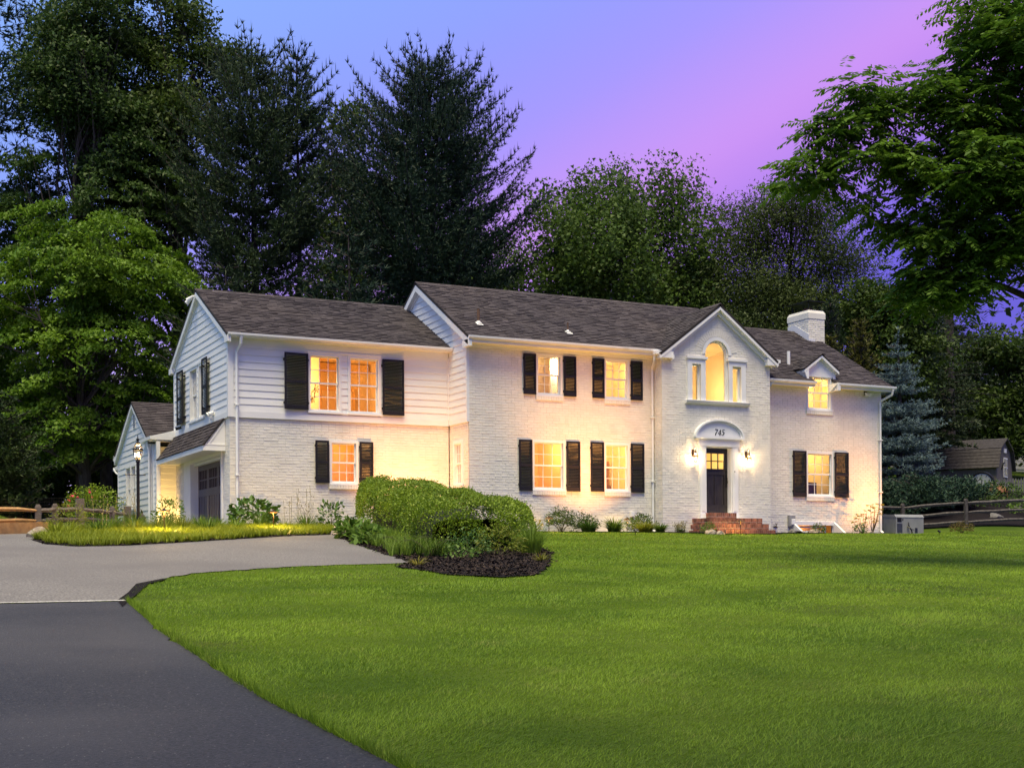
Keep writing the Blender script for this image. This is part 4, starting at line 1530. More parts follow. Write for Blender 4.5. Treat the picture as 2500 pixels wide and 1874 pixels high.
# low lean-to at the annex's far side
m = MB()
m.prism([(13.98, 2.78), (15.6, 2.70), (15.6, 2.58), (13.98, 2.62)], AX + 0.1, AX + 2, axis=0)
m.tube([(AX + 0.12, 15.5, 2.68), (AX + 0.12, 15.1, 2.5), (AX + 0.12, 14.1, 2.3)], 0.04, 6)
m.build('lean_to_eave', TRIM, HOUSE)
m = MB()
m.box(AX + 0.25, AX + 2, 14.0, 15.3, 0.4, 2.62)
m.build('lean_to_wall', SIDING, HOUSE)
# entry recess between annex and garage wing, lit by an added uplight
siding('siding_wall', front(8.66), rect(-6.95, -6.3, 0.1, 2.95), [], 0.1, exp=0.20)
siding('siding_wall', side(-7.20), rect(7.98, 8.62, 0.1, 3.05), [], 0.1, exp=0.20)
m = MB()
m.box(-7.24, -7.12, 7.86, 7.98, 0.1, 3.05)
m.box(-7.26, -7.16, 8.3, 8.42, 0.1, 3.06)
m.box(-7.42, -6.62, 8.02, 8.70, 3.05, 3.10)
m.prism([(-7.44, 3.10), (-7.44, 3.20), (-6.60, 3.42), (-6.60, 3.10)], 7.86, 8.0)
m.build('porch_trim', TRIM, HOUSE)
gm = MB()
gm.prism([(-7.46, 3.10), (-7.36, 3.08), (-7.36, 3.20), (-7.46, 3.20)], 7.7, 9.3)
gm.build('gutter', GUTM, HOUSE)
gm = MB()
gm.tube([(-7.40, 8.58, 3.08), (-7.36, 8.55, 2.9), (-7.33, 8.52, 2.8), (-7.33, 8.52, 0.4)], 0.035, 4)
gm.build('downspout', GUTM, HOUSE)

# ---- basement window well and foundation parging
m = MB(TM)
m.box(11.62, 11.72, 0.0, 0.75, -0.3, 0.10)
m.box(11.70, 13.34, 0.0, 0.06, 0.30, 0.42)
m.prism([(0.0, 0.40), (0.05, 0.40), (0.82, -0.12), (0.82, -0.3), (0.0, -0.3)], 13.34, 13.42, axis=0)
m.prism([(0.0, 0.40), (0.05, 0.40), (0.82, -0.12), (0.82, -0.3), (0.0, -0.3)], 11.62, 11.70, axis=0)
m.box(11.95, 12.0, -0.08, -0.05, -0.3, 0.22)
m.box(13.05, 13.1, -0.08, -0.05, -0.3, 0.22)
m.box(11.95, 13.1, -0.08, -0.045, 0.22, 0.27)
m.build('window_well', TRIM, HOUSE)
room(TM, 11.7, 13.35, -0.40, 0.31, 0.7, ROOMO, 5, col=(1.0, 0.62, 0.24), lamp=(12.5, -0.4, 0.15), far=0.10)
m = MB(TM)
m.add([(12.0, -0.06, -0.25), (13.05, -0.06, -0.25), (13.05, -0.06, 0.22), (12.0, -0.06, 0.22)], [(0, 1, 2, 3)])
m.build('pane', GLASS, HOUSE)
m = MB(TM)
m.box(4.30, 6.18, 0.0, 0.022, -0.15, 0.45)
MB(TM).box(0.10, 2.6, 0.0, 0.022, -0.15, 0.30).build('foundation_parging', LEAD, HOUSE)
m.build('foundation_parging', LEAD, HOUSE)
MB(TM).box(5.46, 5.58, 0.0, 0.07, 0.52, 0.66).build('vent_hood', TRIM, HOUSE)

# ---- bricks and shingles as pieces: the nearest few hundred singly, the others joined
BUSED = [b for b in BRICKS]
order = sorted(range(len(BUSED)), key=lambda i: (Vector(BUSED[i][0]((BUSED[i][2], BUSED[i][4], BUSED[i][5]))) - Vector(CAM)).length
               + (20 if BUSED[i][5] < 0.55 or BUSED[i][1].location.x > 1e9 else 0) + (3 if BUSED[i][3] - BUSED[i][2] < 0.15 else 0))
singles = set(order[:300])
fields = {}
for i, (T, wall, a, b, d, z0, z1, c, mat) in enumerate(BUSED):
    if i in singles:
        MB(T).cham(a, b, 0.0, d, z0, z1, c).build('brick', mat, wall)
    else:
        fields.setdefault(wall.name, (wall, MB(), mat))
        f = fields[wall.name][1]
        f.T = T
        f.cham(a, b, 0.0, d, z0, z1, c)
for wall, f, mat in fields.values():
    tag(f.build('brickwork', mat, wall), kind='stuff')
order = sorted(range(len(SHINGLES)), key=lambda i: (Vector(SHINGLES[i][0]((SHINGLES[i][2], 0, SHINGLES[i][5]))) - Vector(CAM)).length)
singles = set(order[:300])
fields = {}
for i, (T, roof, a, b, h, v0, v1) in enumerate(SHINGLES):
    if i in singles:
        mb = MB(T)
    else:
        fields.setdefault(roof.name, (roof, MB()))
        mb = fields[roof.name][1]
        mb.T = T
    mb.add([(a, 0.0, v0), (b, 0.0, v0), (b, h + 0.008, v0), (a, h + 0.008, v0), (a, 0.0, v1), (b, 0.0, v1), (b, 0.004, v1), (a, 0.004, v1)],
           [(0, 1, 2, 3), (3, 2, 6, 7), (0, 3, 7, 4), (1, 5, 6, 2)])
    if i in singles:
        mb.build('shingle', SHING, roof)
for roof, f in fields.values():
    tag(f.build('shingle_field', SHING, roof), kind='stuff')

# ------------------------------------------------------------------ front steps
ST = thing('brick_steps', 'red brick front steps of four stages below the black door', 'steps', (8.42, -1.2, 0.0))
STG = [(7.88, 8.88, -0.78, 0.46, 0.64), (7.42, 9.42, -1.38, 0.27, 0.455), (7.36, 9.44, -1.68, 0.085, 0.268), (7.30, 9.46, -1.98, -0.12, 0.083)]
for k, (x0, x1, yf, z0, z1) in enumerate(STG):
    cor = MB().box(x0 + 0.01, x1 - 0.01, yf + 0.012, PY - 0.002, z0 - 0.12, z1 - 0.006).build('step', RMORT, ST)
    zr = z1 - 0.118 if k != 3 else z1 - 0.118
    n = int((x1 - x0) / 0.0735)
    for q in range(n):
        a = x0 + (x1 - x0) * q / n
        b = x0 + (x1 - x0) * (q + 1) / n
        MB(front(yf + 0.012)).cham(a + 0.006, b - 0.006, -0.19, 0.012 + 0.004 * rngb.random(), zr, z1, 0.003).build('brick', RBRICK, cor)
    ny = int((PY - yf) / 0.0735)
    for q in range(2, ny):
        a = yf + (PY - yf) * q / ny
        MB(side(x0 + 0.012)).cham(a + 0.006, a + 0.0675, -0.2, 0.012, zr, z1, 0.003).build('brick', RBRICK, cor)
    zz = zr - JT
    if zz - 0.066 > z0 - 0.1:
        n = int((x1 - x0) / 0.215)
        for q in range(n):
            a = x0 + (x1 - x0) * q / n
            b = x0 + (x1 - x0) * (q + 1) / n
            MB(front(yf + 0.012)).cham(a + 0.006, b - 0.006, 0, 0.010, zz - 0.064, zz, 0.003).build('brick', RBRICK, cor)
        for q in range(max(1, int((PY - yf) / 0.215))):
            a = yf + q * 0.215
            MB(side(x0 + 0.012)).cham(a + 0.02, min(a + 0.225, PY - .01), 0, 0.010, zz - 0.064, zz, 0.003).build('brick', RBRICK, cor)
# ------------------------------------------------------------------ lamps
def point(name, loc, power, col, size=0.04, parent=None):
    d = bpy.data.lights.new(name, 'POINT')
    d.energy = power
    d.color = col
    d.shadow_soft_size = size
    o = bpy.data.objects.new(name, d)
    COL.objects.link(o)
    if parent is not None:
        o.parent = parent
        o.location = Vector(loc) - wloc(parent)
    else:
        o.location = loc
    return o


def spot(name, loc, aim, power, col, angle, blend=0.8, size=0.06, parent=None):
    d = bpy.data.lights.new(name, 'SPOT')
    d.energy = power
    d.color = col
    d.spot_size = R(angle)
    d.spot_blend = blend
    d.shadow_soft_size = size
    o = bpy.data.objects.new(name, d)
    COL.objects.link(o)
    q = (Vector(loc) - Vector(aim)).to_track_quat('Z', 'Y')
    o.rotation_euler = q.to_euler()
    if parent is not None:
        o.parent = parent
        o.location = Vector(loc) - wloc(parent)
    else:
        o.location = loc
    return o


WARM = (1.0, 0.66, 0.30)
FIL = emat('lamp_filament', (1.0, 0.72, 0.36), 14.0)
FILS = emat('sconce_bulb', (1.0, 0.76, 0.42), 30.0)


def lantern_head(t, c, s, n=8):
    """glass lantern: c is the underside of the glass, s the size; hexagonal glass, roof, finial"""
    x, y, z = c
    m = MB()
    m.lathe([(0.050 * s, -0.04 * s), (0.075 * s, -0.02 * s), (0.075 * s, 0.0), (0.02, 0.0)], c, n)
    m.lathe([(0.150 * s, 0.30 * s), (0.165 * s, 0.31 * s), (0.165 * s, 0.335 * s), (0.145 * s, 0.345 * s)], c, n)
    m.lathe([(0.055 * s, 0.505 * s), (0.075 * s, 0.515 * s), (0.070 * s, 0.54 * s), (0.03 * s, 0.58 * s), (0.02 * s, 0.60 * s), (0.055 * s, 0.625 * s), (0.06 * s, 0.645 * s),
             (0.02 * s, 0.68 * s), (0.014 * s, 0.72 * s), (0.003, 0.80 * s)], c, 10)
    for k in range(n):
        a = 2 * PI * (k + 0.5) / n
        ca, sa = math.cos(a), math.sin(a)
        m.tube([(x + 0.075 * s * ca, y + 0.075 * s * sa, z), (x + 0.120 * s * ca, y + 0.120 * s * sa, z + 0.12 * s), (x + 0.152 * s * ca, y + 0.152 * s * sa, z + 0.31 * s)], 0.005 * s + 0.001, 4)
        m.tube([(x + 0.150 * s * ca, y + 0.150 * s * sa, z + 0.34 * s), (x + 0.11 * s * ca, y + 0.11 * s * sa, z + 0.44 * s), (x + 0.06 * s * ca, y + 0.06 * s * sa, z + 0.51 * s)], 0.005 * s + 0.001, 4)
    m.build('lantern_frame', IRON if s > 0.6 else BRONZE, t)
    gl = MB()
    gl.lathe([(0.072 * s, 0.0), (0.118 * s, 0.12 * s), (0.148 * s, 0.30 * s)], c, n)
    gl.lathe([(0.146 * s, 0.345 * s), (0.107 * s, 0.44 * s), (0.057 * s, 0.505 * s)], c, n)
    gl.build('lantern_glass', LGLASS, t)


LX, LY = -9.60, -1.26
LZ = gz(LX, LY)
t = thing('post_lamp', 'black post lamp glowing over the grassy bed beside the garage', 'lamp post', (LX, LY, LZ))
m = MB()
m.lathe([(0.055, 0.0), (0.055, 0.05), (0.040, 0.08), (0.040, 1.66 - LZ), (0.055, 1.67 - LZ), (0.055, 1.70 - LZ), (0.045, 1.72 - LZ)], (LX, LY, LZ), 12)
m.build('post', IRON, t, smooth=False)
m = MB()
m.tube([(LX - 0.30, LY - 0.0, 1.36), (LX + 0.16, LY + 0.0, 1.36)], 0.010, 6)
m.lathe([(0.003, -0.02), (0.02, 0), (0.003, 0.02)], (LX - 0.31, LY, 1.36), 8)
m.lathe([(0.003, -0.02), (0.02, 0), (0.003, 0.02)], (LX + 0.17, LY, 1.36), 8)
m.build('ladder_rest', IRON, t)
lantern_head(t, (LX, LY, 1.74), 0.78)
for k in range(3):
    a = 2 * PI * k / 3
    MB().lathe([(0.002, 0.06), (0.014, 0.08), (0.018, 0.11), (0.003, 0.17)], (LX + 0.03 * math.cos(a), LY + 0.03 * math.sin(a), 1.75), 8).build('candle_bulb', FIL, t)
point('lamp_light', (LX, LY, 1.90), 40, WARM, 0.05, t)

for nm, X in (('left', 7.46), ('right', 9.48)):
    c = (X, PY - 0.17, 2.22)
    t = thing('wall_lantern', 'bronze wall lantern on the %s side of the front door' % nm, 'wall lantern', (X, PY, 2.2), 'lanterns beside the front door')
    m = MB()
    m.box(X - 0.05, X + 0.05, PY - 0.035, PY - 0.012, 2.38, 2.60)
    pth = [(X, PY - 0.03, 2.52), (X, PY - 0.06, 2.60), (X, PY - 0.10, 2.66), (X, PY - 0.15, 2.68), (X, PY - 0.19, 2.65), (X, PY - 0.19, 2.61), (X, PY - 0.165, 2.59), (X, PY - 0.17, 2.54)]
    m.tube(pth, 0.011, 6)
    m.tube([(X, PY - 0.03, 2.44), (X, PY - 0.10, 2.50), (X, PY - 0.17, 2.53)], 0.008, 6)
    m.build('bracket', BRONZE, t)
    lantern_head(t, c, 0.52, 8)
    for k in range(3):
        a = 2 * PI * k / 3
        MB().lathe([(0.002, 0.02), (0.010, 0.03), (0.013, 0.05), (0.003, 0.09)], (c[0] + 0.02 * math.cos(a), c[1] + 0.02 * math.sin(a), c[2] + 0.02), 8).build('candle_bulb', FILS, t)
    point('lantern_light', (c[0], c[1] - 0.01, c[2] + 0.09), 50, (1.0, 0.72, 0.40), 0.025, t)


def path_light(x, y, label, power=9, h=0.40):
    z = gz(x, y)
    t = thing('path_light', label, 'path light', (x, y, z), 'bronze path lights in the beds')
    m = MB()
    m.tube([(x, y, z - 0.05), (x, y, z + h)], 0.010, 6)
    m.build('stem', BRONZE, t)
    m = MB()
    m.lathe([(0.115, h - 0.012), (0.118, h - 0.006), (0.06, h + 0.028), (0.022, h + 0.045), (0.014, h + 0.07), (0.002, h + 0.085)], (x, y, z), 16)
    m.lathe([(0.112, h - 0.010), (0.055, h + 0.022), (0.005, h + 0.03)], (x, y, z), 16)
    m.build('hat', BRONZE, t)
    point('path_light_lamp', (x, y, z + h - 0.04), power, (1.0, 0.62, 0.16), 0.03, t)
    return t


path_light(1.94, -1.30, 'path light under the left front shrub by the hedge end', 34)
path_light(4.86, -0.80, 'path light between the spiky clumps left of the entrance bay', 34)
path_light(7.95, -2.25, 'path light standing in front of the brick steps', 26)
path_light(-6.55, -2.60, 'path light sunk in the yellow-lit ground cover by the garage', 220, 0.52)
path_light(-9.7, -4.7, 'path light hidden in the grasses beside the post lamp', 240, 0.58)


def uplight(x, y, aim, power, angle, label, col=(1.0, 0.42, 0.10)):  # small fixtures added to throw the warm glow on the walls
    z = gz(x, y)
    t = thing('added_uplight', label, 'added uplight', (x, y, z), 'small uplights added for the wall glow')
    d = (Vector(aim) - Vector((x, y, z + 0.13))).normalized()
    p = Vector((x, y, z + 0.13))
    m = MB()
    m.tube([(x, y, z - 0.05), (x, y, z + 0.12)], 0.010, 6)
    m.build('stake', IRON, t)
    m = MB()
    m.tube([p - d * 0.05, p + d * 0.05], [0.028, 0.036], 10)
    m.build('housing', IRON, t)
    spot('added_uplight_lamp', tuple(p + d * 0.06), aim, power, col, angle, 1.0, 0.05, t)
    return t


uplight(-1.75, -0.55, (-1.3, 1.33, 2.6), 640, 112, 'added uplight behind the tall end of the hedge')
uplight(3.85, -2.9, (3.85, 0, 3.0), 1150, 80, 'added uplight between the two lower front windows')
uplight(16.1, -2.0, (14.0, 0, 1.8), 640, 74, 'added uplight in the grass by the generator front')
uplight(-6.95, 7.3, (-6.85, 8.66, 1.3), 200, 110, 'added uplight in place of a porch lamp in the entry recess', (1.0, 0.60, 0.16))  # added in place of a porch lamp to light the recess wall

# ------------------------------------------------------------------ fittings on the walls
t = thing('flood_light', 'twin flood light under the eaves at the east corner', 'flood light', (14.76, 0, 4.75))
m = MB(TM)
m.box(14.70, 14.82, 0.0, 0.03, 4.70, 4.82)
m.tube([(14.76, 0.03, 4.76), (14.72, 0.10, 4.74)], 0.015, 6)
m.tube([(14.76, 0.03, 4.76), (14.83, 0.10, 4.74)], 0.015, 6)
m.build('bracket', BRONZE, t)
for x in (14.70, 14.84):
    m = MB(TM)
    m.tube([(x, 0.08, 4.76), (x, 0.16, 4.69)], [0.03, 0.062], 10)
    m.build('lamp_head', TRIM, t)
t = thing('flood_light', 'white flood light on the garage gable beneath the right shutter', 'flood light', (-6.66, 3.0, 3.4))
m = MB(TS)
m.box(2.92, 3.06, 0.0, 0.05, 3.40, 3.52)
m.build('bracket', TRIM, t)
for a in (2.86, 3.10):
    m = MB(TS)
    m.tube([(a, 0.05, 3.47), (a + 0.02, 0.17, 3.41)], [0.04, 0.075], 10)
    m.build('lamp_head', GUTM, t)
MB(TS).box(2.95, 3.03, 0.06, 0.12, 3.26, 3.34).build('sensor', GUTM, t)
t = thing('security_camera', 'small black security camera under the left gable shutter', 'camera', (-6.66, 6.9, 3.36))
m = MB(TS)
m.tube([(6.75, 0.0, 3.40), (6.78, 0.10, 3.40)], 0.02, 6)
m.build('bracket', TRIM, t)
m = MB(TS)
m.tube([(6.76, 0.08, 3.40), (6.86, 0.22, 3.36)], [0.045, 0.05], 10)
m.build('camera_body', IRON, t)
t = thing('flood_light', 'white flood light at the peak of the garage gable', 'flood light', (-6.74, WR, 7.1))
m = MB(side(-6.74))
m.tube([(WR + .05, 0.0, 7.12), (WR + 0.12, 0.10, 7.08)], 0.02, 6)
m.tube([(WR + 0.02, 0.06, 7.10), (WR + 0.14, 0.20, 6.98)], [0.03, 0.07], 10)
m.tube([(WR + 0.16, 0.06, 7.08), (WR + 0.32, 0.18, 6.94)], [0.03, 0.07], 10)
m.build('lamp_head', GUTM, t)
t = thing('electric_meter', 'grey electric meter box low on the east wing wall', 'meter box', (11.58, 0, 0.5))
GREYM = pmat('grey_utility_paint', (0.32, 0.32, 0.33), (0.26, 0.26, 0.27), scale=6, rough=0.5)
m = MB(TM)
m.cham(11.46, 11.70, 0.012, 0.13, 0.26, 0.62, 0.012)
m.build('box', GREYM, t)
MB(TM).cham(11.53, 11.68, 0.13, 0.15, 0.32, 0.50, 0.01).build('lid', TRIM, t)
m = MB(TM)
m.tube([(11.56, 0.06, 0.27), (11.57, 0.07, 0.12), (11.68, 0.12, 0.0), (11.70, 0.14, -0.12)], 0.018, 6)
m.build('conduit', GREYM, t)
t = thing('hose_tap', 'small dark outdoor tap beside the meter box', 'tap', (10.95, 0, 0.3))
m = MB(TM)
m.tube([(10.95, 0.0, 0.26), (10.95, 0.10, 0.25), (10.95, 0.13, 0.20)], 0.014, 6)
m.tube([(10.95, 0.08, 0.25), (10.95, 0.08, 0.34)], 0.008, 6)
m.tube([(10.90, 0.08, 0.34), (11.0, 0.08, 0.34)], 0.010, 6)
m.tube([(10.88, 0.02, 0.25), (11.04, 0.02, 0.24)], 0.014, 6)
m.build('tap_body', BRONZE, t)
for nm, nn in (('dark_sideboard', 'dark wooden sideboard inside the right lower window'), ('pale_cushion', 'pale cushion against the left edge of the right lower window'),
               ('dark_screen', 'dark screen on the room wall inside the right lower window')):
    o = bpy.data.objects[nm]
    w_ = o.matrix_world.copy()
    o.parent = None
    o.location = (0, 0, 0)
    tag(o, nn, nm.split('_')[1])

# ------------------------------------------------------------------ generator, screen panel
GENM = pmat('light_grey_generator_paint', (0.22, 0.23, 0.225), (0.27, 0.28, 0.27), scale=3, rough=0.45)
GX0, GY0 = 16.40, 0.35
gb = gz(GX0, GY0) - 0.02
t = thing('generator', 'pale grey standby generator beside the east corner of the house', 'generator', (GX0 + 0.6, GY0 + 0.3, gb))
m = MB()
m.box(GX0 - 0.03, GX0 + 1.29, GY0 - 0.03, GY0 + 0.66, gb - 0.1, gb + 0.05)
m.build('base', GREYM, t)
m = MB()
pr = [(GY0, gb + .05), (GY0 + 0.63, gb + .05), (GY0 + 0.63, gb + 0.68), (GY0 + 0.55, gb + 0.73), (GY0 + 0.08, gb + 0.73), (GY0, gb + 0.66)]
m.prism(pr, GX0, GX0 + 1.26, axis=0)
m.build('housing', GENM, t)
m = MB()
m.prism([(GY0 - 0.012, gb + 0.64), (GY0 + 0.06, gb + 0.72), (GY0 + 0.56, gb + 0.745), (GY0 + 0.645, gb + 0.69), (GY0 + 0.645, gb + 0.66), (GY0 - 0.012, gb + 0.62)], GX0 - 0.012, GX0 + 1.272, axis=0)
m.build('lid', GENM, t)
m = MB(front(GY0))
m.cham(GX0 + 0.06, GX0 + 0.26, 0.0, 0.012, gb + 0.47, gb + 0.62, 0.01)
m.box(GX0 + 0.29, GX0 + 0.33, 0.0, 0.01, gb + 0.52, gb + 0.58)
for k in range(8):
    m.box(GX0 + 0.05, GX0 + 0.29, 0.0, 0.008, gb + 0.10 + k * 0.042, gb + 0.118 + k * 0.042)
for k in range(6):
    m.box(GX0 + 0.86, GX0 + 0.98, 0.0, 0.008, gb + 0.10 + k * 0.03, gb + 0.115 + k * 0.03)
m.build('louvers', IRON, t)
m = MB(front(GY0))
m.tube([(GX0 + .50, 0.02, gb + .30), (GX0 + .56, 0.10, gb + .26), (GX0 + .62, 0.12, gb + .12), (GX0 + .66, 0.06, gb - .02)], 0.022, 6)
m.tube([(GX0 + .52, 0.05, gb + .38), (GX0 + .58, 0.08, gb + .22), (GX0 + .70, 0.10, gb + .20)], 0.018, 6)
m.tube([(GX0 + .55, 0.03, gb + .46), (GX0 + .57, 0.03, gb + .30)], 0.012, 6)
m.build('gas_pipe', IRON, t)
SLATE = pmat('dark_slate_paint', (0.045, 0.045, 0.055), (0.06, 0.06, 0.07), scale=4, rough=0.6)
t = thing('utility_screen', 'dark slatted screen panel just past the east corner', 'screen panel', (16.35, 1.6, 0.2))
for k in range(4):
    MB().box(16.62 + k * 0.112, 16.72 + k * 0.112, 1.55, 1.60, gz(16.8, 1.6) - 0.1, 0.80 - 0.006 * k).build('slat', SLATE, t)
MB().box(16.60, 17.08, 1.602, 1.64, 0.55, 0.65).build('rail', SLATE, t)

# ------------------------------------------------------------------ split-rail fences
WOODG = pmat('weathered_grey_wood', (0.095, 0.08, 0.07), (0.17, 0.145, 0.125), scale=14, rough=0.85, stretch=(1, 1, 6), bump=0.6, bscale=60)
WOODY = pmat('yellow_split_wood', (0.42, 0.25, 0.10), (0.30, 0.17, 0.07), scale=9, rough=0.8, bump=0.6, bscale=50)
WOODK = pmat('old_black_wood', (0.045, 0.040, 0.040), (0.10, 0.09, 0.085), scale=12, rough=0.9, bump=0.7, bscale=50)


def rail_mesh(mb, a, b, h, seed, w=0.05):
    r = random.Random(seed)
    a, b = Vector(a), Vector(b)
    n = 6
    pts, rad = [], []
    for i in range(n + 1):
        f = i / n
        p = a.lerp(b, f)
        pts.append((p.x, p.y, p.z + r.uniform(-.012, .012)))
        e = 0.55 if i in (0, n) else 1.0
        rad.append(w * e * r.uniform(0.9, 1.12))
    return mb.tube(pts, rad, 5)


def post_mesh(mb, x, y, z0, z1, w=0.07, d=0.045):
    mb.prism([(x - w, y - d), (x + w, y - d * 0.9), (x + w * 0.9, y + d), (x - w * 0.9, y + d)], z0, z1 - 0.06, axis=2)
    mb.add([(x - w, y - d, z1 - .06), (x + w, y - d * .9, z1 - .06), (x + w * .9, y + d, z1 - .06), (x - w * .9, y + d, z1 - .06), (x - w * .5, y - d * .7, z1), (x + w * .5, y - d * .7, z1),
            (x + w * .5, y + d * .7, z1), (x - w * .5, y + d * .7, z1)], [(0, 1, 5, 4), (1, 2, 6, 5), (2, 3, 7, 6), (3, 0, 4, 7), (4, 5, 6, 7)])


LF = [(-14.9, -4.2), (-12.16, -2.78), (-11.66, -1.85), (-10.95, -0.95), (-9.75, 1.5), (-9.0, 3.3), (-8.25, 5.2), (-7.75, 7.4)]
t = thing('split_rail_fence', 'yellow and grey split-rail fence with wire mesh on the left', 'fence', (-12, -2.5, 0))
for k, (x, y) in enumerate(LF):
    z = gz(x, y)
    m = MB()
    if k == 3:
        m.box(x - 0.10, x + 0.10, y - 0.06, y + 0.06, z - 0.1, z + 0.76)
    elif k == 5:
        m.box(x - 0.09, x + 0.09, y - 0.07, y + 0.07, z - 0.1, z + 0.74)
    else:
        post_mesh(m, x, y, z - 0.1, z + (0.64 if k < 3 else 0.66))
    m.build('post', WOODG, t)
for k in range(len(LF) - 1):
    (x0, y0), (x1, y1) = LF[k], LF[k + 1]
    for j, h in enumerate((0.50, 0.26)):
        m = MB()
        hh = h + (0.10 if k == 0 else 0) * (1 if j == 0 else 0.6)
        rail_mesh(m, (x0, y0, gz(x0, y0) + hh), (x1, y1, gz(x1, y1) + h), h, k * 3 + j, 0.052)
        m.build('rail', WOODY if k == 0 else WOODG, t)
m = MB()
for k in range(len(LF) - 1):
    (x0, y0), (x1, y1) = LF[k], LF[k + 1]
    L = math.hypot(x1 - x0, y1 - y0)
    n = int(L / 0.10)
    for q in range(n):
        f = q / n
        x, y = x0 + (x1 - x0) * f, y0 + (y1 - y0) * f + 0.05
        z = gz(x, y)
        m.add([(x - .002, y, z), (x + .002, y, z), (x + .002, y, z + .78), (x - .002, y, z + .78)], [(0, 1, 2, 3)])
    for q in range(10):
        h = 0.05 + q * 0.08
        m.add([(x0, y0 + .05, gz(x0, y0) + h), (x1, y1 + .05, gz(x1, y1) + h), (x1, y1 + .05, gz(x1, y1) + h + .004), (x0, y0 + .05, gz(x0, y0) + h + .004)], [(0, 1, 2, 3)])
tag(m.build('wire_mesh', IRON, t), kind='stuff')

RF = [(15.9, 2.4), (17.86, 1.6), (19.9, 0.6), (22.6, 0.2), (25.3, -0.2)]
t = thing('split_rail_fence', 'old dark three-rail split fence behind the generator on the right', 'fence', (19, 1, 0.2))
for k, (x, y) in enumerate(RF):
    z = gz(x, y)
    m = MB()
    post_mesh(m, x, y, z - 0.15, (1.20, 1.17, 1.33, 1.45, 1.6)[k])
    m.build('post', WOODK, t)
for k in range(len(RF) - 1):
    (x0, y0), (x1, y1) = RF[k], RF[k + 1]
    za, zb = (1.20, 1.17, 1.33, 1.45, 1.6)[k], (1.20, 1.17, 1.33, 1.45, 1.6)[k + 1]
    for j, d in enumerate((0.16, 0.50, 0.84)):
        m = MB()
        rail_mesh(m, (x0, y0, za - d), (x1, y1, zb - d), d, k * 7 + j + 50, 0.06)
        m.build('rail', WOODK, t)

# timbers along the left drive, stones
for nm, a, b, h, lab in (('landscape_timber', (-15.2, -5.35), (-12.05, -3.30), 0.26, 'long yellow timber edging the left end of the drive'),
                         ('landscape_timber', (-15.0, -4.15), (-12.65, -3.12), 0.20, 'second timber lying behind the drive edging timber')):
    d = Vector((b[0] - a[0], b[1] - a[1], 0)).normalized()
    n = Vector((-d.y, d.x, 0)) * 0.09
    za, zb = gz(*a), gz(*b)
    m = MB()
    m.add([(a[0] - n.x, a[1] - n.y, za - .05), (b[0] - n.x, b[1] - n.y, zb - .05), (b[0] + n.x, b[1] + n.y, zb - .05), (a[0] + n.x, a[1] + n.y, za - .05),
           (a[0] - n.x, a[1] - n.y, za + h), (b[0] - n.x, b[1] - n.y, zb + h), (b[0] + n.x, b[1] + n.y, zb + h), (a[0] + n.x, a[1] + n.y, za + h)],
          [(0, 3, 2, 1), (4, 5, 6, 7), (0, 1, 5, 4), (1, 2, 6, 5), (2, 3, 7, 6), (3, 0, 4, 7)])
    tag(m.build(nm, WOODY), lab, 'timber')
ROCKM = pmat('tan_fieldstone', (0.26, 0.20, 0.14), (0.38, 0.32, 0.26), scale=7, rough=0.85, bump=0.8, bscale=30, c3=(0.22, 0.21, 0.22), c3scale=5)
ROCKG = pmat('grey_fieldstone', (0.085, 0.08, 0.08), (0.15, 0.145, 0.14), scale=7, rough=0.85, bump=0.8, bscale=30)


def rock(x, y, sx, sy, sz, label, seed, mat=ROCKM, name='rock', rot=0.0, group=None):
    bm = bmesh.new()
    bmesh.ops.create_icosphere(bm, subdivisions=3, radius=1)
    r = random.Random(seed)
    pl = [(Vector((r.uniform(-1, 1), r.uniform(-1, 1), r.uniform(-.3, 1))).normalized(), r.uniform(0.55, 0.85)) for _ in range(11)]
    for v in bm.verts:
        for n, d in pl:
            e = v.co.dot(n) - d
            if e > 0:
                v.co -= n * e
        v.co += v.co * 0.06 * math.sin(v.co.x * 7 + seed) * math.cos(v.co.y * 6 + v.co.z * 5)
    me = bpy.data.meshes.new(name)
    bm.to_mesh(me)
    bm.free()
    me.materials.append(mat)
    o = link(name, me)
    o.location = (x, y, gz(x, y) + sz * 0.35)
    o.scale = (sx, sy, sz)
    o.rotation_euler = (0, 0, rot)
    return tag(o, label, 'rock', group)


rock(-5.15, -3.75, 0.34, 0.24, 0.24, 'tan fieldstone at the corner of the parking pad', 3, rot=0.5)
rock(11.9, -0.95, 0.35, 0.18, 0.12, 'flat tan stone beneath the window well shrub', 5)
rock(7.0, -2.05, 0.24, 0.16, 0.13, 'rounded tan stone at the left foot of the brick steps', 8)
rock(7.25, -2.2, 0.16, 0.12, 0.10, 'smaller stone beside the rounded stone near the steps', 9)
rock(14.0, -0.95, 0.24, 0.14, 0.09, 'low stone under the yellow-leaved shrub', 12)
rock(-12.55, -5.25, 0.20, 0.16, 0.15, 'small tan stone at the tip of the grassy island', 14)
rock(-12.35, -4.75, 0.22, 0.14, 0.16, 'pale stone behind the island tip near the timber', 15)
rock(11.25, -0.5, 0.16, 0.14, 0.13, 'grey stone under the meter box', 16, ROCKG)

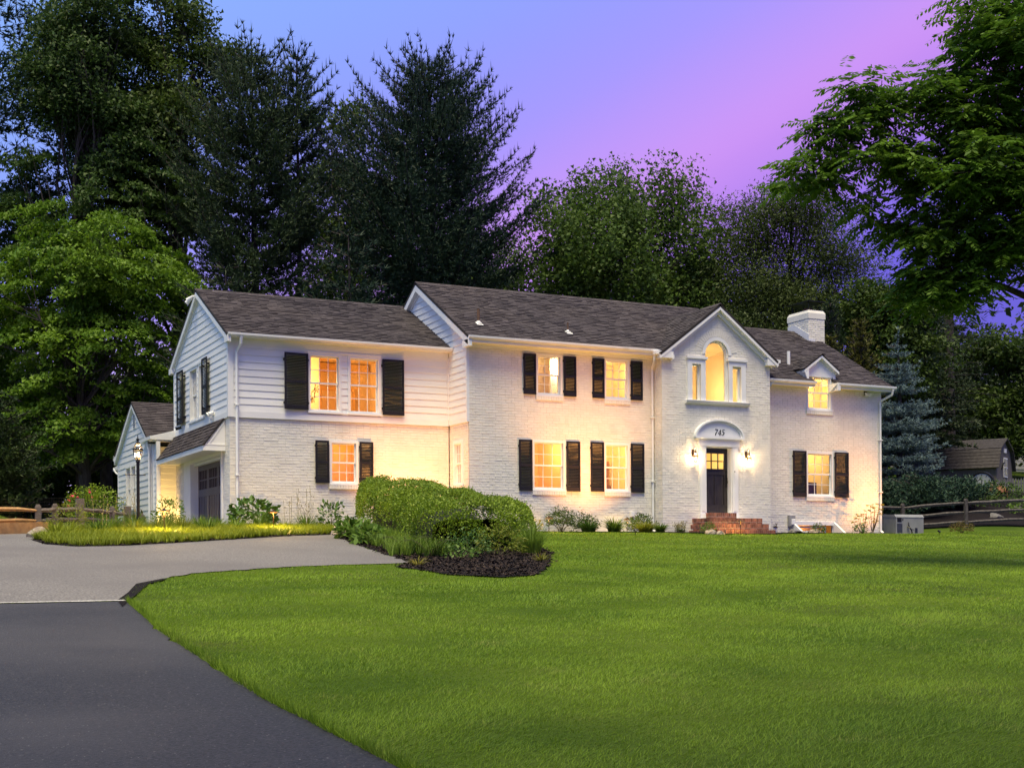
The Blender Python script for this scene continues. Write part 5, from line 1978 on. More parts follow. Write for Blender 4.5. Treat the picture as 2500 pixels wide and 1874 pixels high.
# ------------------------------------------------------------------ shed, pickets, clock, chairs, neighbour's house
SHEDW = pmat('taupe_shed_boards', (0.095, 0.085, 0.076), (0.13, 0.115, 0.10), scale=3, rough=0.7, stretch=(8, 8, 0.5))
SHEDR = pmat('grey_shed_shingle', (0.034, 0.030, 0.034), (0.060, 0.054, 0.058), scale=8, rough=0.9, bump=0.5, bscale=80)
PICK = pmat('grey_weathered_pickets', (0.10, 0.10, 0.115), (0.15, 0.15, 0.165), scale=5, rough=0.85, stretch=(6, 6, 0.6))
SB = Vector((32.2, 10.9, 0))
sdz = 2.45
sx_ = Vector((-0.5, 0.866, 0))       # along the ridge, away to the left
sg = Vector((0.866, 0.5, 0))         # along the gable face, to the right


def ST_(p):
    v = SB + sg * p[0] + sx_ * p[1]
    return (v.x, v.y, sdz + p[2])


t = thing('garden_shed', 'grey gambrel-roofed garden shed up the slope on the right', 'shed', (SB.x, SB.y, sdz))
prof = [(0, 0), (3.0, 0), (3.0, 1.05), (2.62, 1.85), (1.5, 2.35), (0.38, 1.85), (0, 1.05)]
m = MB(ST_)
m.prism([(p[0], p[1]) for p in prof], 0.0, 4.3, axis=1)
m.build('wall', SHEDW, t)
m = MB(ST_)
rp = [(-0.14, 0.98), (0.33, 1.90), (1.5, 2.43), (2.67, 1.90), (3.14, 0.98)]
for a, b in zip(rp[:-1], rp[1:]):
    n = Vector((-(b[1] - a[1]), b[0] - a[0])).normalized() * 0.05
    k = max(3, int(math.hypot(b[0] - a[0], b[1] - a[1]) / 0.16))
    for q in range(k):
        f0, f1 = q / k, (q + 1) / k
        p0 = (a[0] + (b[0] - a[0]) * f0, a[1] + (b[1] - a[1]) * f0)
        p1 = (a[0] + (b[0] - a[0]) * f1, a[1] + (b[1] - a[1]) * f1)
        up = a[1] < b[1]
        e0, e1 = (0.014, 0.0) if up else (0.0, 0.014)
        m.prism([p0, p1, (p1[0] + n.x * (1 + e1 * 20), p1[1] + n.y * (1 + e1 * 20)), (p0[0] + n.x * (1 + e0 * 20), p0[1] + n.y * (1 + e0 * 20))], -0.16, 4.4, axis=1)
m.build('roof', SHEDR, t)
m = MB(ST_)
m.box(1.30, 1.98, -0.04, -0.005, 0.62, 1.55)
m.box(1.35, 1.75, -0.05, -0.005, 1.78, 1.98)
wfm = m.build('window', TRIM, t)
m = MB(ST_)
m.add([(1.36, -0.045, 0.68), (1.92, -0.045, 0.68), (1.92, -0.045, 1.49), (1.36, -0.045, 1.49)], [(0, 1, 2, 3)])
m.build('pane', MATS['dark_glass'], wfm)
m = MB(ST_)
for k in (1, 2):
    m.box(1.36 + .187 * k - .012, 1.36 + .187 * k + .012, -0.06, -0.046, 0.68, 1.49)
m.box(1.36, 1.92, -0.061, -0.046, 1.07, 1.10)
m.build('muntin', TRIM, wfm)
m = MB(ST_)
m.tube([(0.75, -0.05, 0.95), (0.85, -0.12, 1.25), (1.0, -0.15, 1.28), (1.15, -0.1, 1.30)], 0.035, 6)
m.build('bracket', IRON, t)

t = thing('picket_fence', 'grey picket fence in front of the garden shed', 'fence', (29.5, 7.5, 1.9))
pa, pb = Vector((27.6, 11.0, 0)), Vector((32.6, 4.4, 0))
d = (pb - pa).normalized()
L = (pb - pa).length
nP = int(L / 0.115)
for k in range(nP):
    p = pa + d * (k * 0.115)
    z = gz(p.x, p.y)
    tz = 2.72 + 0.02 * math.sin(k * 1.7) + (0.0 if k < nP * 0.55 else 0.14)
    m = MB()
    q = p + d * 0.085
    c_ = p + d * 0.0425
    n = Vector((-d.y, d.x, 0)) * 0.012
    vs = []
    for s in (-1, 1):
        vs += [(p.x + n.x * s, p.y + n.y * s, z - .1), (q.x + n.x * s, q.y + n.y * s, z - .1), (q.x + n.x * s, q.y + n.y * s, tz - .08), (c_.x + n.x * s, c_.y + n.y * s, tz), (p.x + n.x * s, p.y + n.y * s, tz - .08)]
    m.add(vs, [(0, 1, 2, 3, 4), (9, 8, 7, 6, 5)] + [(i, 5 + i, 5 + (i + 1) % 5, (i + 1) % 5) for i in range(5)])
    m.build('picket', PICK, t)
m = MB()
for hz in (2.0, 2.5):
    m.tube([(pa.x + 0.06, pa.y + .06, hz), (pb.x + 0.06, pb.y + .06, hz)], 0.035, 4)
m.build('rail', PICK, t)

CLK = pmat('pale_clock_face', (0.30, 0.35, 0.36), (0.38, 0.42, 0.42), scale=6, rough=0.6)
cc = Vector((28.5, 8.2, 2.42))
view = Vector((CAM[0] - cc.x, CAM[1] - cc.y, 0)).normalized()
vr = Vector((-view.y, view.x, 0))
view = (view * 0.93 + vr * -0.36).normalized()
vr = Vector((-view.y, view.x, 0))


def CT(p):
    v = cc + vr * p[0] + view * p[1]
    return (v.x, v.y, cc.z + p[2])


t = thing('garden_clock', 'large round clock face leaning on the picket fence', 'clock', (cc.x, cc.y, cc.z - 0.5))
circ = [(0.50 * math.cos(a), 0.50 * math.sin(a)) for a in np.linspace(0, 2 * PI, 33)[:-1]]
MB(CT).prism(circ, 0.0, 0.03, axis=1).build('clock_face', CLK, t)
m = MB(CT)
m.tube([(0.54 * math.cos(a), 0.02, 0.54 * math.sin(a)) for a in np.linspace(0, 2 * PI, 33)], 0.05, 6, cap=False)
m.build('rim', IRON, t)
m = MB(CT)
for k in range(12):
    a = k * PI / 6
    m.tube([(0.36 * math.cos(a), 0.035, 0.36 * math.sin(a)), (0.45 * math.cos(a), 0.035, 0.45 * math.sin(a))], 0.012, 4)
m.tube([(0, 0.045, 0.02), (0.0, 0.045, -0.38)], 0.012, 4)
m.tube([(0, 0.045, -0.02), (0.02, 0.045, 0.24)], 0.016, 4)
m.build('hands_and_marks', IRON, t)

ORNG = pmat('faded_orange_paint', (0.15, 0.05, 0.022), (0.20, 0.07, 0.03), scale=5, rough=0.7)


def adirondack(x, y, rot, label):
    z = gz(x, y)
    t = thing('garden_chair', label, 'chair', (x, y, z), 'orange slatted garden chairs')
    c, s = math.cos(rot), math.sin(rot)
    AT = lambda p: (x + 0.62 * (p[0] * c - p[1] * s), y + 0.62 * (p[0] * s + p[1] * c), z + 0.62 * p[2])
    for k in range(5):
        a = -0.25 + k * 0.125
        m = MB(AT)
        h = 0.95 - 0.10 * abs(k - 2)
        m.add([(a - .05, 0.25, .28), (a + .05, 0.25, .28), (a + .06, 0.62, h), (a - .06, 0.62, h), (a - .05, 0.28, .28), (a + .05, 0.28, .28), (a + .06, 0.65, h), (a - .06, 0.65, h)],
              [(0, 1, 2, 3), (7, 6, 5, 4), (0, 4, 5, 1), (1, 5, 6, 2), (2, 6, 7, 3), (3, 7, 4, 0)])
        m.build('back_slat', ORNG, t)
    m = MB(AT)
    m.add([(-.28, -.25, .36), (.28, -.25, .36), (.28, .3, .26), (-.28, .3, .26), (-.28, -.25, .33), (.28, -.25, .33), (.28, .3, .23), (-.28, .3, .23)],
          [(0, 1, 2, 3), (7, 6, 5, 4), (0, 4, 5, 1), (1, 5, 6, 2), (2, 6, 7, 3), (3, 7, 4, 0)])
    m.build('seat', ORNG, t)
    for q in (-1, 1):
        MB(AT).box(q * .33 - .06, q * .33 + .06, -.35, .42, .56, .585).build('arm', ORNG, t)
        MB(AT).box(q * .31 - .02, q * .31 + .02, -.30, -.22, 0, .56).build('leg', ORNG, t)
        MB(AT).box(q * .31 - .02, q * .31 + .02, .36, .44, 0, .56).build('leg', ORNG, t)


adirondack(27.2, 6.65, R(-60), 'faded orange garden chair leaning near the round clock')
adirondack(27.75, 6.35, R(-40), 'second faded orange garden chair farther right of the clock')

NBW = pmat('grey_lavender_siding', (0.34, 0.34, 0.40), (0.40, 0.40, 0.46), scale=2, rough=0.7)
nb = (50.0, 31.0, 5.0)
t = thing('neighbour_house', 'grey sided neighbouring house far behind the trees', 'house', nb)
m = MB()
m.prism([(45, 3.0), (56, 3.0), (56, 8.6), (50.5, 12.0), (45, 8.6)], 28, 38, axis=1)
m.build('wall', NBW, t)
m = MB()
m.prism([(44.5, 8.4), (50.5, 12.2), (56.5, 8.4), (56.5, 8.65), (50.5, 12.45), (44.5, 8.65)], 27.6, 38.3, axis=1)
m.build('roof', SHEDR, t)
for x0, z0 in ((48.2, 6.2), (51.6, 6.2), (48.2, 9.0)):
    f_ = MB(front(28.0)).box(x0, x0 + 0.9, 0.0, 0.05, z0, z0 + 1.4).build('window', TRIM, t)
    m = MB(front(28.0))
    m.add([(x0 + .08, 0.055, z0 + .08), (x0 + .82, 0.055, z0 + .08), (x0 + .82, 0.055, z0 + 1.32), (x0 + .08, 0.055, z0 + 1.32)], [(0, 1, 2, 3)])
    m.build('pane', MATS['dark_glass'], f_)
for k in range(14):
    MB(front(28.0)).box(45.02, 55.98, 0.0, 0.03, 5.0 + k * 0.26, 5.22 + k * 0.26).build('siding_board', NBW, t)
m = MB()
for zz, sag in ((6.9, 0.7), (5.6, 0.6)):
    pts = [(22 + 22 * f, 12 + 4 * f, zz - 1.2 * f + 0.6 - sag * 4 * f * (1 - f)) for f in np.linspace(0, 1, 16)]
    m.tube(pts, 0.012, 4)
tag(m.build('power_line', IRON), 'thin dark power line sagging through the right hand trees', 'cable')
# ------------------------------------------------------------------ vegetation helpers
def unit(a):
    return a / np.maximum(np.linalg.norm(a, axis=-1, keepdims=True), 1e-9)


def leaf_quads(P, D, N, L, W):
    """rhombic leaves: P tip-to-tip centre, D direction, N normal; returns verts and quad faces"""
    S = unit(np.cross(D, N))
    L = np.asarray(L).reshape(-1, 1)
    W = np.asarray(W).reshape(-1, 1)
    n = len(P)
    v = np.empty((n, 4, 3))
    v[:, 0] = P - D * L / 2
    v[:, 1] = P + S * W / 2 + D * L * 0.05
    v[:, 2] = P + D * L / 2
    v[:, 3] = P - S * W / 2 + D * L * 0.05
    f = np.arange(n * 4).reshape(n, 4)
    return v.reshape(-1, 3), f


def blades(P, H, lean, W, seg=2):
    """grass blades from roots P, height H, lean vector (horizontal offset of the tip); seg quads then a tip"""
    n = len(P)
    H = H.reshape(-1, 1)
    up = np.array([[0, 0, 1.0]])
    ln = np.linalg.norm(lean, axis=1, keepdims=True)
    S = np.stack([-lean[:, 1], lean[:, 0], 0 * lean[:, 0]], 1) / np.maximum(ln, 1e-6)
    W = W.reshape(-1, 1)
    if seg == 1:
        v = np.empty((n, 3, 3))
        v[:, 0] = P - S * W / 2
        v[:, 1] = P + S * W / 2
        v[:, 2] = P + lean + up * H
        return v.reshape(-1, 3), np.arange(n * 3).reshape(n, 3)
    v = np.empty((n, 2 * (seg + 1), 3))
    for i in range(seg + 1):
        t = i / seg
        c = P + lean * t ** 2 + up * H * (t - 0.30 * t * t * np.minimum(ln / H, 1.5)) / 1.0
        w = W * (1 - t) ** 0.6 * 0.5 + 0.0006
        v[:, 2 * i] = c - S * w
        v[:, 2 * i + 1] = c + S * w
    f = []
    for i in range(seg):
        f.append(np.stack([np.arange(n) * 2 * (seg + 1) + k for k in (2 * i, 2 * i + 1, 2 * i + 3, 2 * i + 2)], 1))
    return v.reshape(-1, 3), np.concatenate(f)


def fbm(x, y, s, seed=0):
    r = np.random.default_rng(seed)
    o = np.zeros_like(np.asarray(x, float))
    a = 1.0
    for k in range(5):
        th = r.uniform(0, 2 * PI, 4)
        ph = r.uniform(0, 2 * PI, 4)
        for t, p in zip(th, ph):
            o = o + a * np.sin((x * math.cos(t) + y * math.sin(t)) * s * 1.0 + p) / 4
        a *= 0.6
        s *= 1.9
    return o


# ------------------------------------------------------------------ lawn
GRASS = leafmat('lawn_grass_blades', (0.080, 0.160, 0.011), (0.258, 0.385, 0.028), trans=0.40, rough=0.6, nscale=0.5, spec=0.2, dry=((0.27, 0.27, 0.08), 1.6, 0.80, 1.05))
rg = np.random.default_rng(21)
Fw, Rt = np.array([0.4469, 0.8946]), np.array([0.8946, -0.4469])
allP, allH, allL, allW = [], [], [], []
for d0, d1, dens, hw in ((6.6, 9.5, 3200, 0.0055), (9.5, 12.5, 2300, 0.0065), (12.5, 17, 1500, 0.0085), (17, 24, 900, 0.013), (24, 33, 520, 0.017), (33, 47, 300, 0.022)):
    area = 0.80 * (d1 * d1 - d0 * d0) / 2
    n = int(area * dens)
    d = np.sqrt(rg.uniform(d0 * d0, d1 * d1, n))
    s = rg.uniform(-0.40, 0.40, n) * d
    X = CAM[0] + Fw[0] * d + Rt[0] * s
    Y = CAM[1] + Fw[1] * d + Rt[1] * s
    k = ~(inside(DRIVE_FRONT, X, Y) | inside(DRIVE_BACK, X, Y) | inside(ISLAND, X, Y) | inside(HEDGEBED, X, Y) | inside(FRONTBED, X, Y))
    k &= ~((Y > -0.05) & (X < 15.6) & (X > -9))
    k &= ~((Y > 1.2) & (X > 15.5)) & (Y < 2.0)
    k &= ~((X < -9.5) & (Y > -19) & (X < -13.4))
    X, Y = X[k], Y[k]
    n = len(X)
    pn = fbm(X, Y, 1.1, 3)
    pn2 = fbm(X + 40, Y, 3.0, 8)
    Hh = (0.022 + 0.010 * np.clip(pn2, -1, 1) + 0.006 * np.clip(pn, -1, 1) + 0.013 * rg.random(n)) * (1.0 + (d1 > 24) * 0.15)
    th = rg.uniform(0, 2 * PI, n)
    bias = np.stack([0.6 + 0.5 * pn, -0.5 + 0.6 * pn2], 1)
    ln = (np.stack([np.cos(th), np.sin(th)], 1) * 1.2 + bias * 1.0) * Hh[:, None] * rg.uniform(0.6, 1.6, (n, 1))
    allP.append(np.stack([X, Y, G(X, Y) - 0.004], 1))
    allH.append(Hh)
    allL.append(np.concatenate([ln, np.zeros((n, 1))], 1))
    allW.append(np.full(n, hw) * rg.uniform(0.7, 1.2, n))
# ragged fringe along the drive edge
ex = []
for a, b in zip(EDGE_F[:-1], EDGE_F[1:]):
    L = math.hypot(b[0] - a[0], b[1] - a[1])
    n = int(L * 420)
    f = rg.random(n)
    ex.append(np.stack([a[0] + (b[0] - a[0]) * f + np.abs(rg.normal(0, 0.035, n)) - 0.012, a[1] + (b[1] - a[1]) * f], 1))
ex = np.concatenate(ex)
n = len(ex)
allP.append(np.stack([ex[:, 0], ex[:, 1], G(ex[:, 0], ex[:, 1])], 1))
Hh = 0.05 + 0.05 * rg.random(n)
allH.append(Hh)
allL.append(np.concatenate([rg.normal(0, 0.03, (n, 2)) + np.array([[-0.015, 0]]), np.zeros((n, 1))], 1))
allW.append(np.full(n, 0.008))
v, f = blades(np.concatenate(allP), np.concatenate(allH), np.concatenate(allL), np.concatenate(allW), 1)
tag(link('grass', np_mesh('grass', v, f, GRASS)), 'short mown green grass of the front lawn', 'grass', kind='stuff')


# ------------------------------------------------------------------ island ground cover
LIR = leafmat('grassy_ground_cover', (0.110, 0.165, 0.010), (0.300, 0.350, 0.024), trans=0.35, rough=0.5, nscale=1.2)
LIRG = leafmat('green_ground_cover', (0.090, 0.170, 0.018), (0.220, 0.320, 0.036), trans=0.35, rough=0.5, nscale=1.2)
DAY = leafmat('daylily_green', (0.045, 0.110, 0.012), (0.140, 0.225, 0.025), trans=0.35, rough=0.45)
DAYY = leafmat('yellow_green_strap', (0.10, 0.16, 0.014), (0.24, 0.25, 0.03), trans=0.35, rough=0.45)
SHRUB_G = leafmat('shrub_mid_green', (0.035, 0.075, 0.012), (0.075, 0.125, 0.022), trans=0.25)
SHRUB_D = leafmat('broad_dark_green', (0.040, 0.105, 0.016), (0.095, 0.180, 0.030), trans=0.2, rough=0.4)
HEDGE = leafmat('hedge_leaf', (0.070, 0.150, 0.010), (0.280, 0.380, 0.030), trans=0.25, rough=0.4, nscale=1.5)
HOSTA = leafmat('hosta_light_green', (0.070, 0.150, 0.018), (0.150, 0.240, 0.035), trans=0.3, rough=0.45)
BARB = leafmat('barberry_bronze', (0.10, 0.045, 0.018), (0.13, 0.13, 0.02), trans=0.25)
YELF = leafmat('yellowing_leaf', (0.12, 0.17, 0.025), (0.36, 0.27, 0.03), trans=0.35)
STEMM = pmat('green_brown_stem', (0.08, 0.07, 0.03), (0.05, 0.06, 0.02), scale=20, rough=0.8)
STEMY = pmat('straw_stem', (0.22, 0.20, 0.09), rough=0.8)
DKCORE = pmat('dark_hedge_core', (0.010, 0.014, 0.006), rough=1.0)


def dist_to_path(X, Y, path):
    best = np.full(X.shape, 1e9)
    for (x0, y0), (x1, y1) in zip(path[:-1], path[1:]):
        dx, dy = x1 - x0, y1 - y0
        t = np.clip(((X - x0) * dx + (Y - y0) * dy) / (dx * dx + dy * dy), 0, 1)
        best = np.minimum(best, np.hypot(X - x0 - t * dx, Y - y0 - t * dy))
    return best


def scatter(poly, dens, rg, cond=None):
    x0, x1 = min(p[0] for p in poly), max(p[0] for p in poly)
    y0, y1 = min(p[1] for p in poly), max(p[1] for p in poly)
    n = int((x1 - x0) * (y1 - y0) * dens)
    X, Y = rg.uniform(x0, x1, n), rg.uniform(y0, y1, n)
    k = inside(poly, X, Y)
    if cond is not None:
        k &= cond(X, Y)
    return X[k], Y[k]


# ------------------------------------------------------------------ loose bark chips on the beds
def chips(name, label, poly, dens, dz, mat, seed, cond=None):
    rg = np.random.default_rng(seed)
    x0, x1 = min(p[0] for p in poly), max(p[0] for p in poly)
    y0, y1 = min(p[1] for p in poly), max(p[1] for p in poly)
    n = int((x1 - x0) * (y1 - y0) * dens)
    X, Y = rg.uniform(x0, x1, n), rg.uniform(y0, y1, n)
    k = inside(poly, X + rg.normal(0, .05, n), Y + rg.normal(0, .05, n))
    if cond is not None:
        k &= cond(X, Y)
    X, Y = X[k], Y[k]
    n = len(X)
    th = rg.uniform(0, 2 * PI, n)
    D = unit(np.stack([np.cos(th), np.sin(th), rg.normal(0, .35, n)], 1))
    N = unit(np.stack([rg.normal(0, .5, n), rg.normal(0, .5, n), np.ones(n)], 1))
    L = rg.uniform(0.03, 0.085, n)
    P = np.stack([X, Y, G(X, Y) + dz + 0.016 * rg.random(n)], 1)
    v, f = leaf_quads(P, D, N, L, L * rg.uniform(.3, .6, n))
    return tag(link(name, np_mesh(name, v, f, mat)), label, 'mulch', kind='stuff')


CHIPM = pmat('bark_chip', (0.008, 0.006, 0.006), (0.050, 0.036, 0.030), scale=30, rough=0.95, island=0.7, spec=0.15)
chips('bark_mulch', 'loose black bark chips over the bed below the hedge', HEDGEBED, 420, 0.03, CHIPM, 71, lambda x, y: (y < -9.5) | (dist_to_path(x, y, [(-5.2, -3.55), (-5.6, -4.8), (-6.25, -7.5), (-6.9, -11.0)]) < 0.5))
chips('bark_mulch', 'loose dark bark chips along the edge of the grassy island', ISLAND, 300, 0.025, CHIPM, 72, lambda x, y: dist_to_path(x, y, [(-5.2, -3.55), (-6.6, -4.35), (-8.16, -5.75), (-10.1, -7.55), (-11.35, -8.55), (-12.2, -8.8), (-12.7, -8.0), (-12.75, -6.5)]) < 0.4)

ISF = [(-5.2, -3.55), (-6.6, -4.35), (-8.16, -5.75), (-10.1, -7.55), (-11.35, -8.55), (-12.2, -8.8), (-12.7, -8.0), (-12.75, -6.5)]
rg = np.random.default_rng(31)
X, Y = scatter(ISLAND, 44, rg, lambda x, y: (dist_to_path(x, y, ISF) > 0.13) & (dist_to_path(x, y, ISF) < 4.6) & (y < 0.6))
nb_ = 20
cl = np.stack([np.repeat(X, nb_), np.repeat(Y, nb_)], 1)
n = len(cl)
th = rg.uniform(0, 2 * PI, n)
r0 = 0.05 * np.sqrt(rg.random(n))
P = np.stack([cl[:, 0] + r0 * np.cos(th), cl[:, 1] + r0 * np.sin(th), np.zeros(n)], 1)
P[:, 2] = G(P[:, 0], P[:, 1]) + 0.01
Hs = np.repeat(0.17 + 0.10 * rg.random(len(X)), nb_) * rg.uniform(0.7, 1.15, n)
ln = np.stack([np.cos(th), np.sin(th), 0 * th], 1) * (Hs * rg.uniform(0.4, 1.25, n))[:, None]
v, f = blades(P, Hs, ln, rg.uniform(0.010, 0.017, n), 2)
tag(link('ground_cover', np_mesh('ground_cover', v, f, LIR)), 'thick yellow-green grassy ground cover filling the island bed', 'ground cover', kind='stuff')
X, Y = scatter(HEDGEBED, 30, rg, lambda x, y: (x < -3.8 + 0.193 * (y + 0.95)) & (y > -12.2) & (dist_to_path(x, y, [(-5.2, -3.55), (-5.6, -4.8), (-6.25, -7.5), (-6.9, -11.0)]) > 0.28))
n0 = len(X)
cl = np.stack([np.repeat(X, nb_), np.repeat(Y, nb_)], 1)
n = len(cl)
th = rg.uniform(0, 2 * PI, n)
r0 = 0.05 * np.sqrt(rg.random(n))
P = np.stack([cl[:, 0] + r0 * np.cos(th), cl[:, 1] + r0 * np.sin(th), np.zeros(n)], 1)
P[:, 2] = G(P[:, 0], P[:, 1]) + 0.01
Hs = np.repeat(0.30 + 0.12 * rg.random(n0), nb_) * rg.uniform(0.7, 1.15, n)
ln = np.stack([np.cos(th), np.sin(th), 0 * th], 1) * (Hs * rg.uniform(0.25, 0.95, n))[:, None]
v, f = blades(P, Hs, ln, rg.uniform(0.007, 0.013, n), 2)
tag(link('ground_cover', np_mesh('ground_cover', v, f, LIRG)), 'green grassy ground cover between the parking pad and the hedge', 'ground cover', kind='stuff')


def tuft(name, label, cat, x, y, r, h, n, w, mat, seed, group=None, droop=1.0, stalks=0, stalk_h=0.0, bulb=False):
    rg = np.random.default_rng(seed)
    z = gz(x, y)
    t = thing(name, label, cat, (x, y, z), group)
    th = rg.uniform(0, 2 * PI, n)
    rr = 0.35 * r * np.sqrt(rg.random(n))
    P = np.stack([x + rr * np.cos(th), y + rr * np.sin(th), np.full(n, z)], 1)
    Hs = h * rg.uniform(0.55, 1.1, n)
    ln = np.stack([np.cos(th), np.sin(th), 0 * th], 1) * (r * droop * rg.uniform(0.25, 1.0, n))[:, None]
    v, f = blades(P, Hs, ln, rg.uniform(0.7, 1.2, n) * w, 3)
    link('leaves', np_mesh('leaves', v, f, mat), t)
    if stalks:
        m = MB()
        hd = []
        for k in range(stalks):
            a, q = rg.uniform(0, 2 * PI), 0.5 * r * math.sqrt(rg.random())
            px, py = x + q * math.cos(a), y + q * math.sin(a)
            hh = stalk_h * rg.uniform(0.6, 1.05)
            m.tube([(px, py, z), (px + rg.normal(0, .02), py, z + hh * .6), (px + rg.normal(0, .05), py + rg.normal(0, .03), z + hh)], 0.005, 4, cap=False)
            hd.append((px, py, z + hh))
            for q2 in range(3 if bulb else 0):
                zz = z + hh * rg.uniform(0.55, 1.0)
                ax, ay = px + rg.normal(0, .05), py + rg.normal(0, .05)
                m.lathe([(0.002, -.02), (0.014, 0), (0.002, .02)], (ax, ay, zz), 5)
        m.build('stalks', STEMY if bulb else STEMM, t)
    return t


def bush(name, label, cat, x, y, rx, ry, h, n, ls, mat, seed, group=None, z0=0.0, stems=6, asp=0.55, shell=0.5, up=0.3, rough=0.25, stemmat=None, w=None):
    """rounded leafy plant: leaves through an uneven dome, stems inside"""
    rg = np.random.default_rng(seed)
    z = gz(x, y)
    t = thing(name, label, cat, (x, y, z), group)
    u = unit(rg.normal(0, 1, (n, 3)))
    u[:, 2] = np.abs(u[:, 2]) * 1.45 - 0.60
    u = unit(u)
    rad = (shell + (1 - shell) * np.sqrt(rg.random(n))) * (1 + rough * fbm(u[:, 0] * 3 + seed, u[:, 1] * 3 + u[:, 2] * 2, 1.6, seed))
    P = np.stack([x + u[:, 0] * rx * rad, y + u[:, 1] * ry * rad, z + z0 + (h - z0) * 0.42 + u[:, 2] * (h - z0) * 0.58 * rad], 1)
    P[:, 2] = np.maximum(P[:, 2], z + 0.03)
    Dr = unit(u + rg.normal(0, 0.55, (n, 3)) + np.array([[0, 0, -0.1]]))
    Nn = unit(rg.normal(0, 0.6, (n, 3)) + u * 0.7 + np.array([[0, 0, up]]))
    L = ls * rg.uniform(0.65, 1.2, n)
    v, f = leaf_quads(P, Dr, Nn, L, L * asp)
    link('leaves', np_mesh('leaves', v, f, mat), t)
    m = MB()
    for k in range(stems):
        i = rg.integers(0, n)
        p = P[i]
        m.tube([(x + rg.normal(0, .03), y + rg.normal(0, .03), z - 0.03), (x + (p[0] - x) * .35, y + (p[1] - y) * .35, z + (p[2] - z) * .5), tuple(p)], [0.010, 0.008, 0.003], 4)
    m.build('stems', stemmat or STEMM, t)
    return t


# ------------------------------------------------------------------ hedge
rg = np.random.default_rng(41)


def hedge_top(yy):
    a = 1.36 - 0.40 * sstep(-yy, 2.2, 5.4) - 0.56 * sstep(-yy, 4.8, 10.6)
    return a


t = thing('clipped_hedge', 'long rounded clipped green hedge stepping down in front of the house', 'hedge', (-3.1, -5.0, gz(-3.1, -5.0)))


def hedge_pt(s, a, shrink=0.0):
    """s along 0..1, a around the section -pi/2..3pi/2 (0 = east)"""
    y = -0.95 - 9.7 * s
    cx = -2.75 - 1.85 * s - 0.12 * np.sin(s * 6)
    e = np.clip(np.minimum(s / 0.08, (1 - s) / 0.08), 0, 1)
    endr = np.sqrt(1 - (1 - e) ** 2)
    hw = (1.0 + 0.32 * s + 0.10 * np.sin(s * 9)) * (0.45 + 0.55 * endr) - shrink
    top = hedge_top(y) + 0.05 * np.sin(s * 23)
    base = G(cx, y)
    hgt = (top - base) * (0.72 + 0.28 * endr) - shrink
    ca, sa = np.cos(a), np.sin(a)
    p = 0.45
    xx = np.sign(ca) * np.abs(ca) ** p * hw
    zz = np.maximum(sa, -0.3)
    zz = np.where(sa > 0, np.abs(sa) ** p, 0) * hgt * 0.80 + hgt * 0.20 * (sa > -2)
    zz = np.where(sa > 0, zz, hgt * 0.20 * np.maximum(0.05, 1 + 2.4 * np.clip(sa, -1, 0)))
    return np.stack([cx + xx, y + 0 * xx, base + zz], -1)


Sg, Ag = np.meshgrid(np.linspace(0.10, 0.88, 40), np.linspace(-0.5, PI + 0.5, 20), indexing='ij')  # dark core sheet added to block the gaps between the leaves
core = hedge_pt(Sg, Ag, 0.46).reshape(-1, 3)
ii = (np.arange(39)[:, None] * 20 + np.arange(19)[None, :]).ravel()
link('dark_core', np_mesh('dark_core', core, np.stack([ii, ii + 1, ii + 21, ii + 20], 1), DKCORE), t)
n = 74000
s = rg.random(n)
a = rg.uniform(-0.45, PI + 0.45, n)
P = hedge_pt(s, a)
Pc = hedge_pt(s, a, 0.25)
nr = unit(P - Pc)
lump = 0.075 * fbm(P[:, 0] * 2 + P[:, 2] * 2.5, P[:, 1] * 2, 2.2, 6)
P = P + nr * (lump - 0.11 * rg.random(n) ** 1.6 + 0.09 * (rg.random(n) < 0.07) * rg.random(n))[:, None]
nc_ = 5200
for s_end, dy in ((0.004, 1.0), (0.996, -1.0)):
    ac = rg.uniform(-0.3, PI + 0.3, nc_ // 2)
    rim = hedge_pt(np.full(ac.shape, s_end), ac)
    mid_ = np.array([[rim[:, 0].mean(), rim[0, 1], rim[:, 2].min() + 0.25]])
    fr = np.sqrt(rg.random(nc_ // 2))[:, None]
    Pe = mid_ + (rim - mid_) * fr
    Pe[:, 1] += dy * 0.30 * (1 - fr[:, 0] ** 2) + rg.normal(0, .03, len(Pe))
    P = np.concatenate([P, Pe])
    nr = np.concatenate([nr, np.tile([[0.0, dy, 0.3]], (len(Pe), 1))])
n = len(P)
Dr = unit(nr * 0.8 + rg.normal(0, 0.6, (n, 3)) + np.array([[0, 0, 0.35]]))
Nn = unit(nr * 0.5 + rg.normal(0, 0.7, (n, 3)) + np.array([[0, 0, 0.4]]))
L = 0.052 * rg.uniform(0.6, 1.25, n)
v, f = leaf_quads(P, Dr, Nn, L, L * 0.55)
link('leaves', np_mesh('leaves', v, f, HEDGE), t)

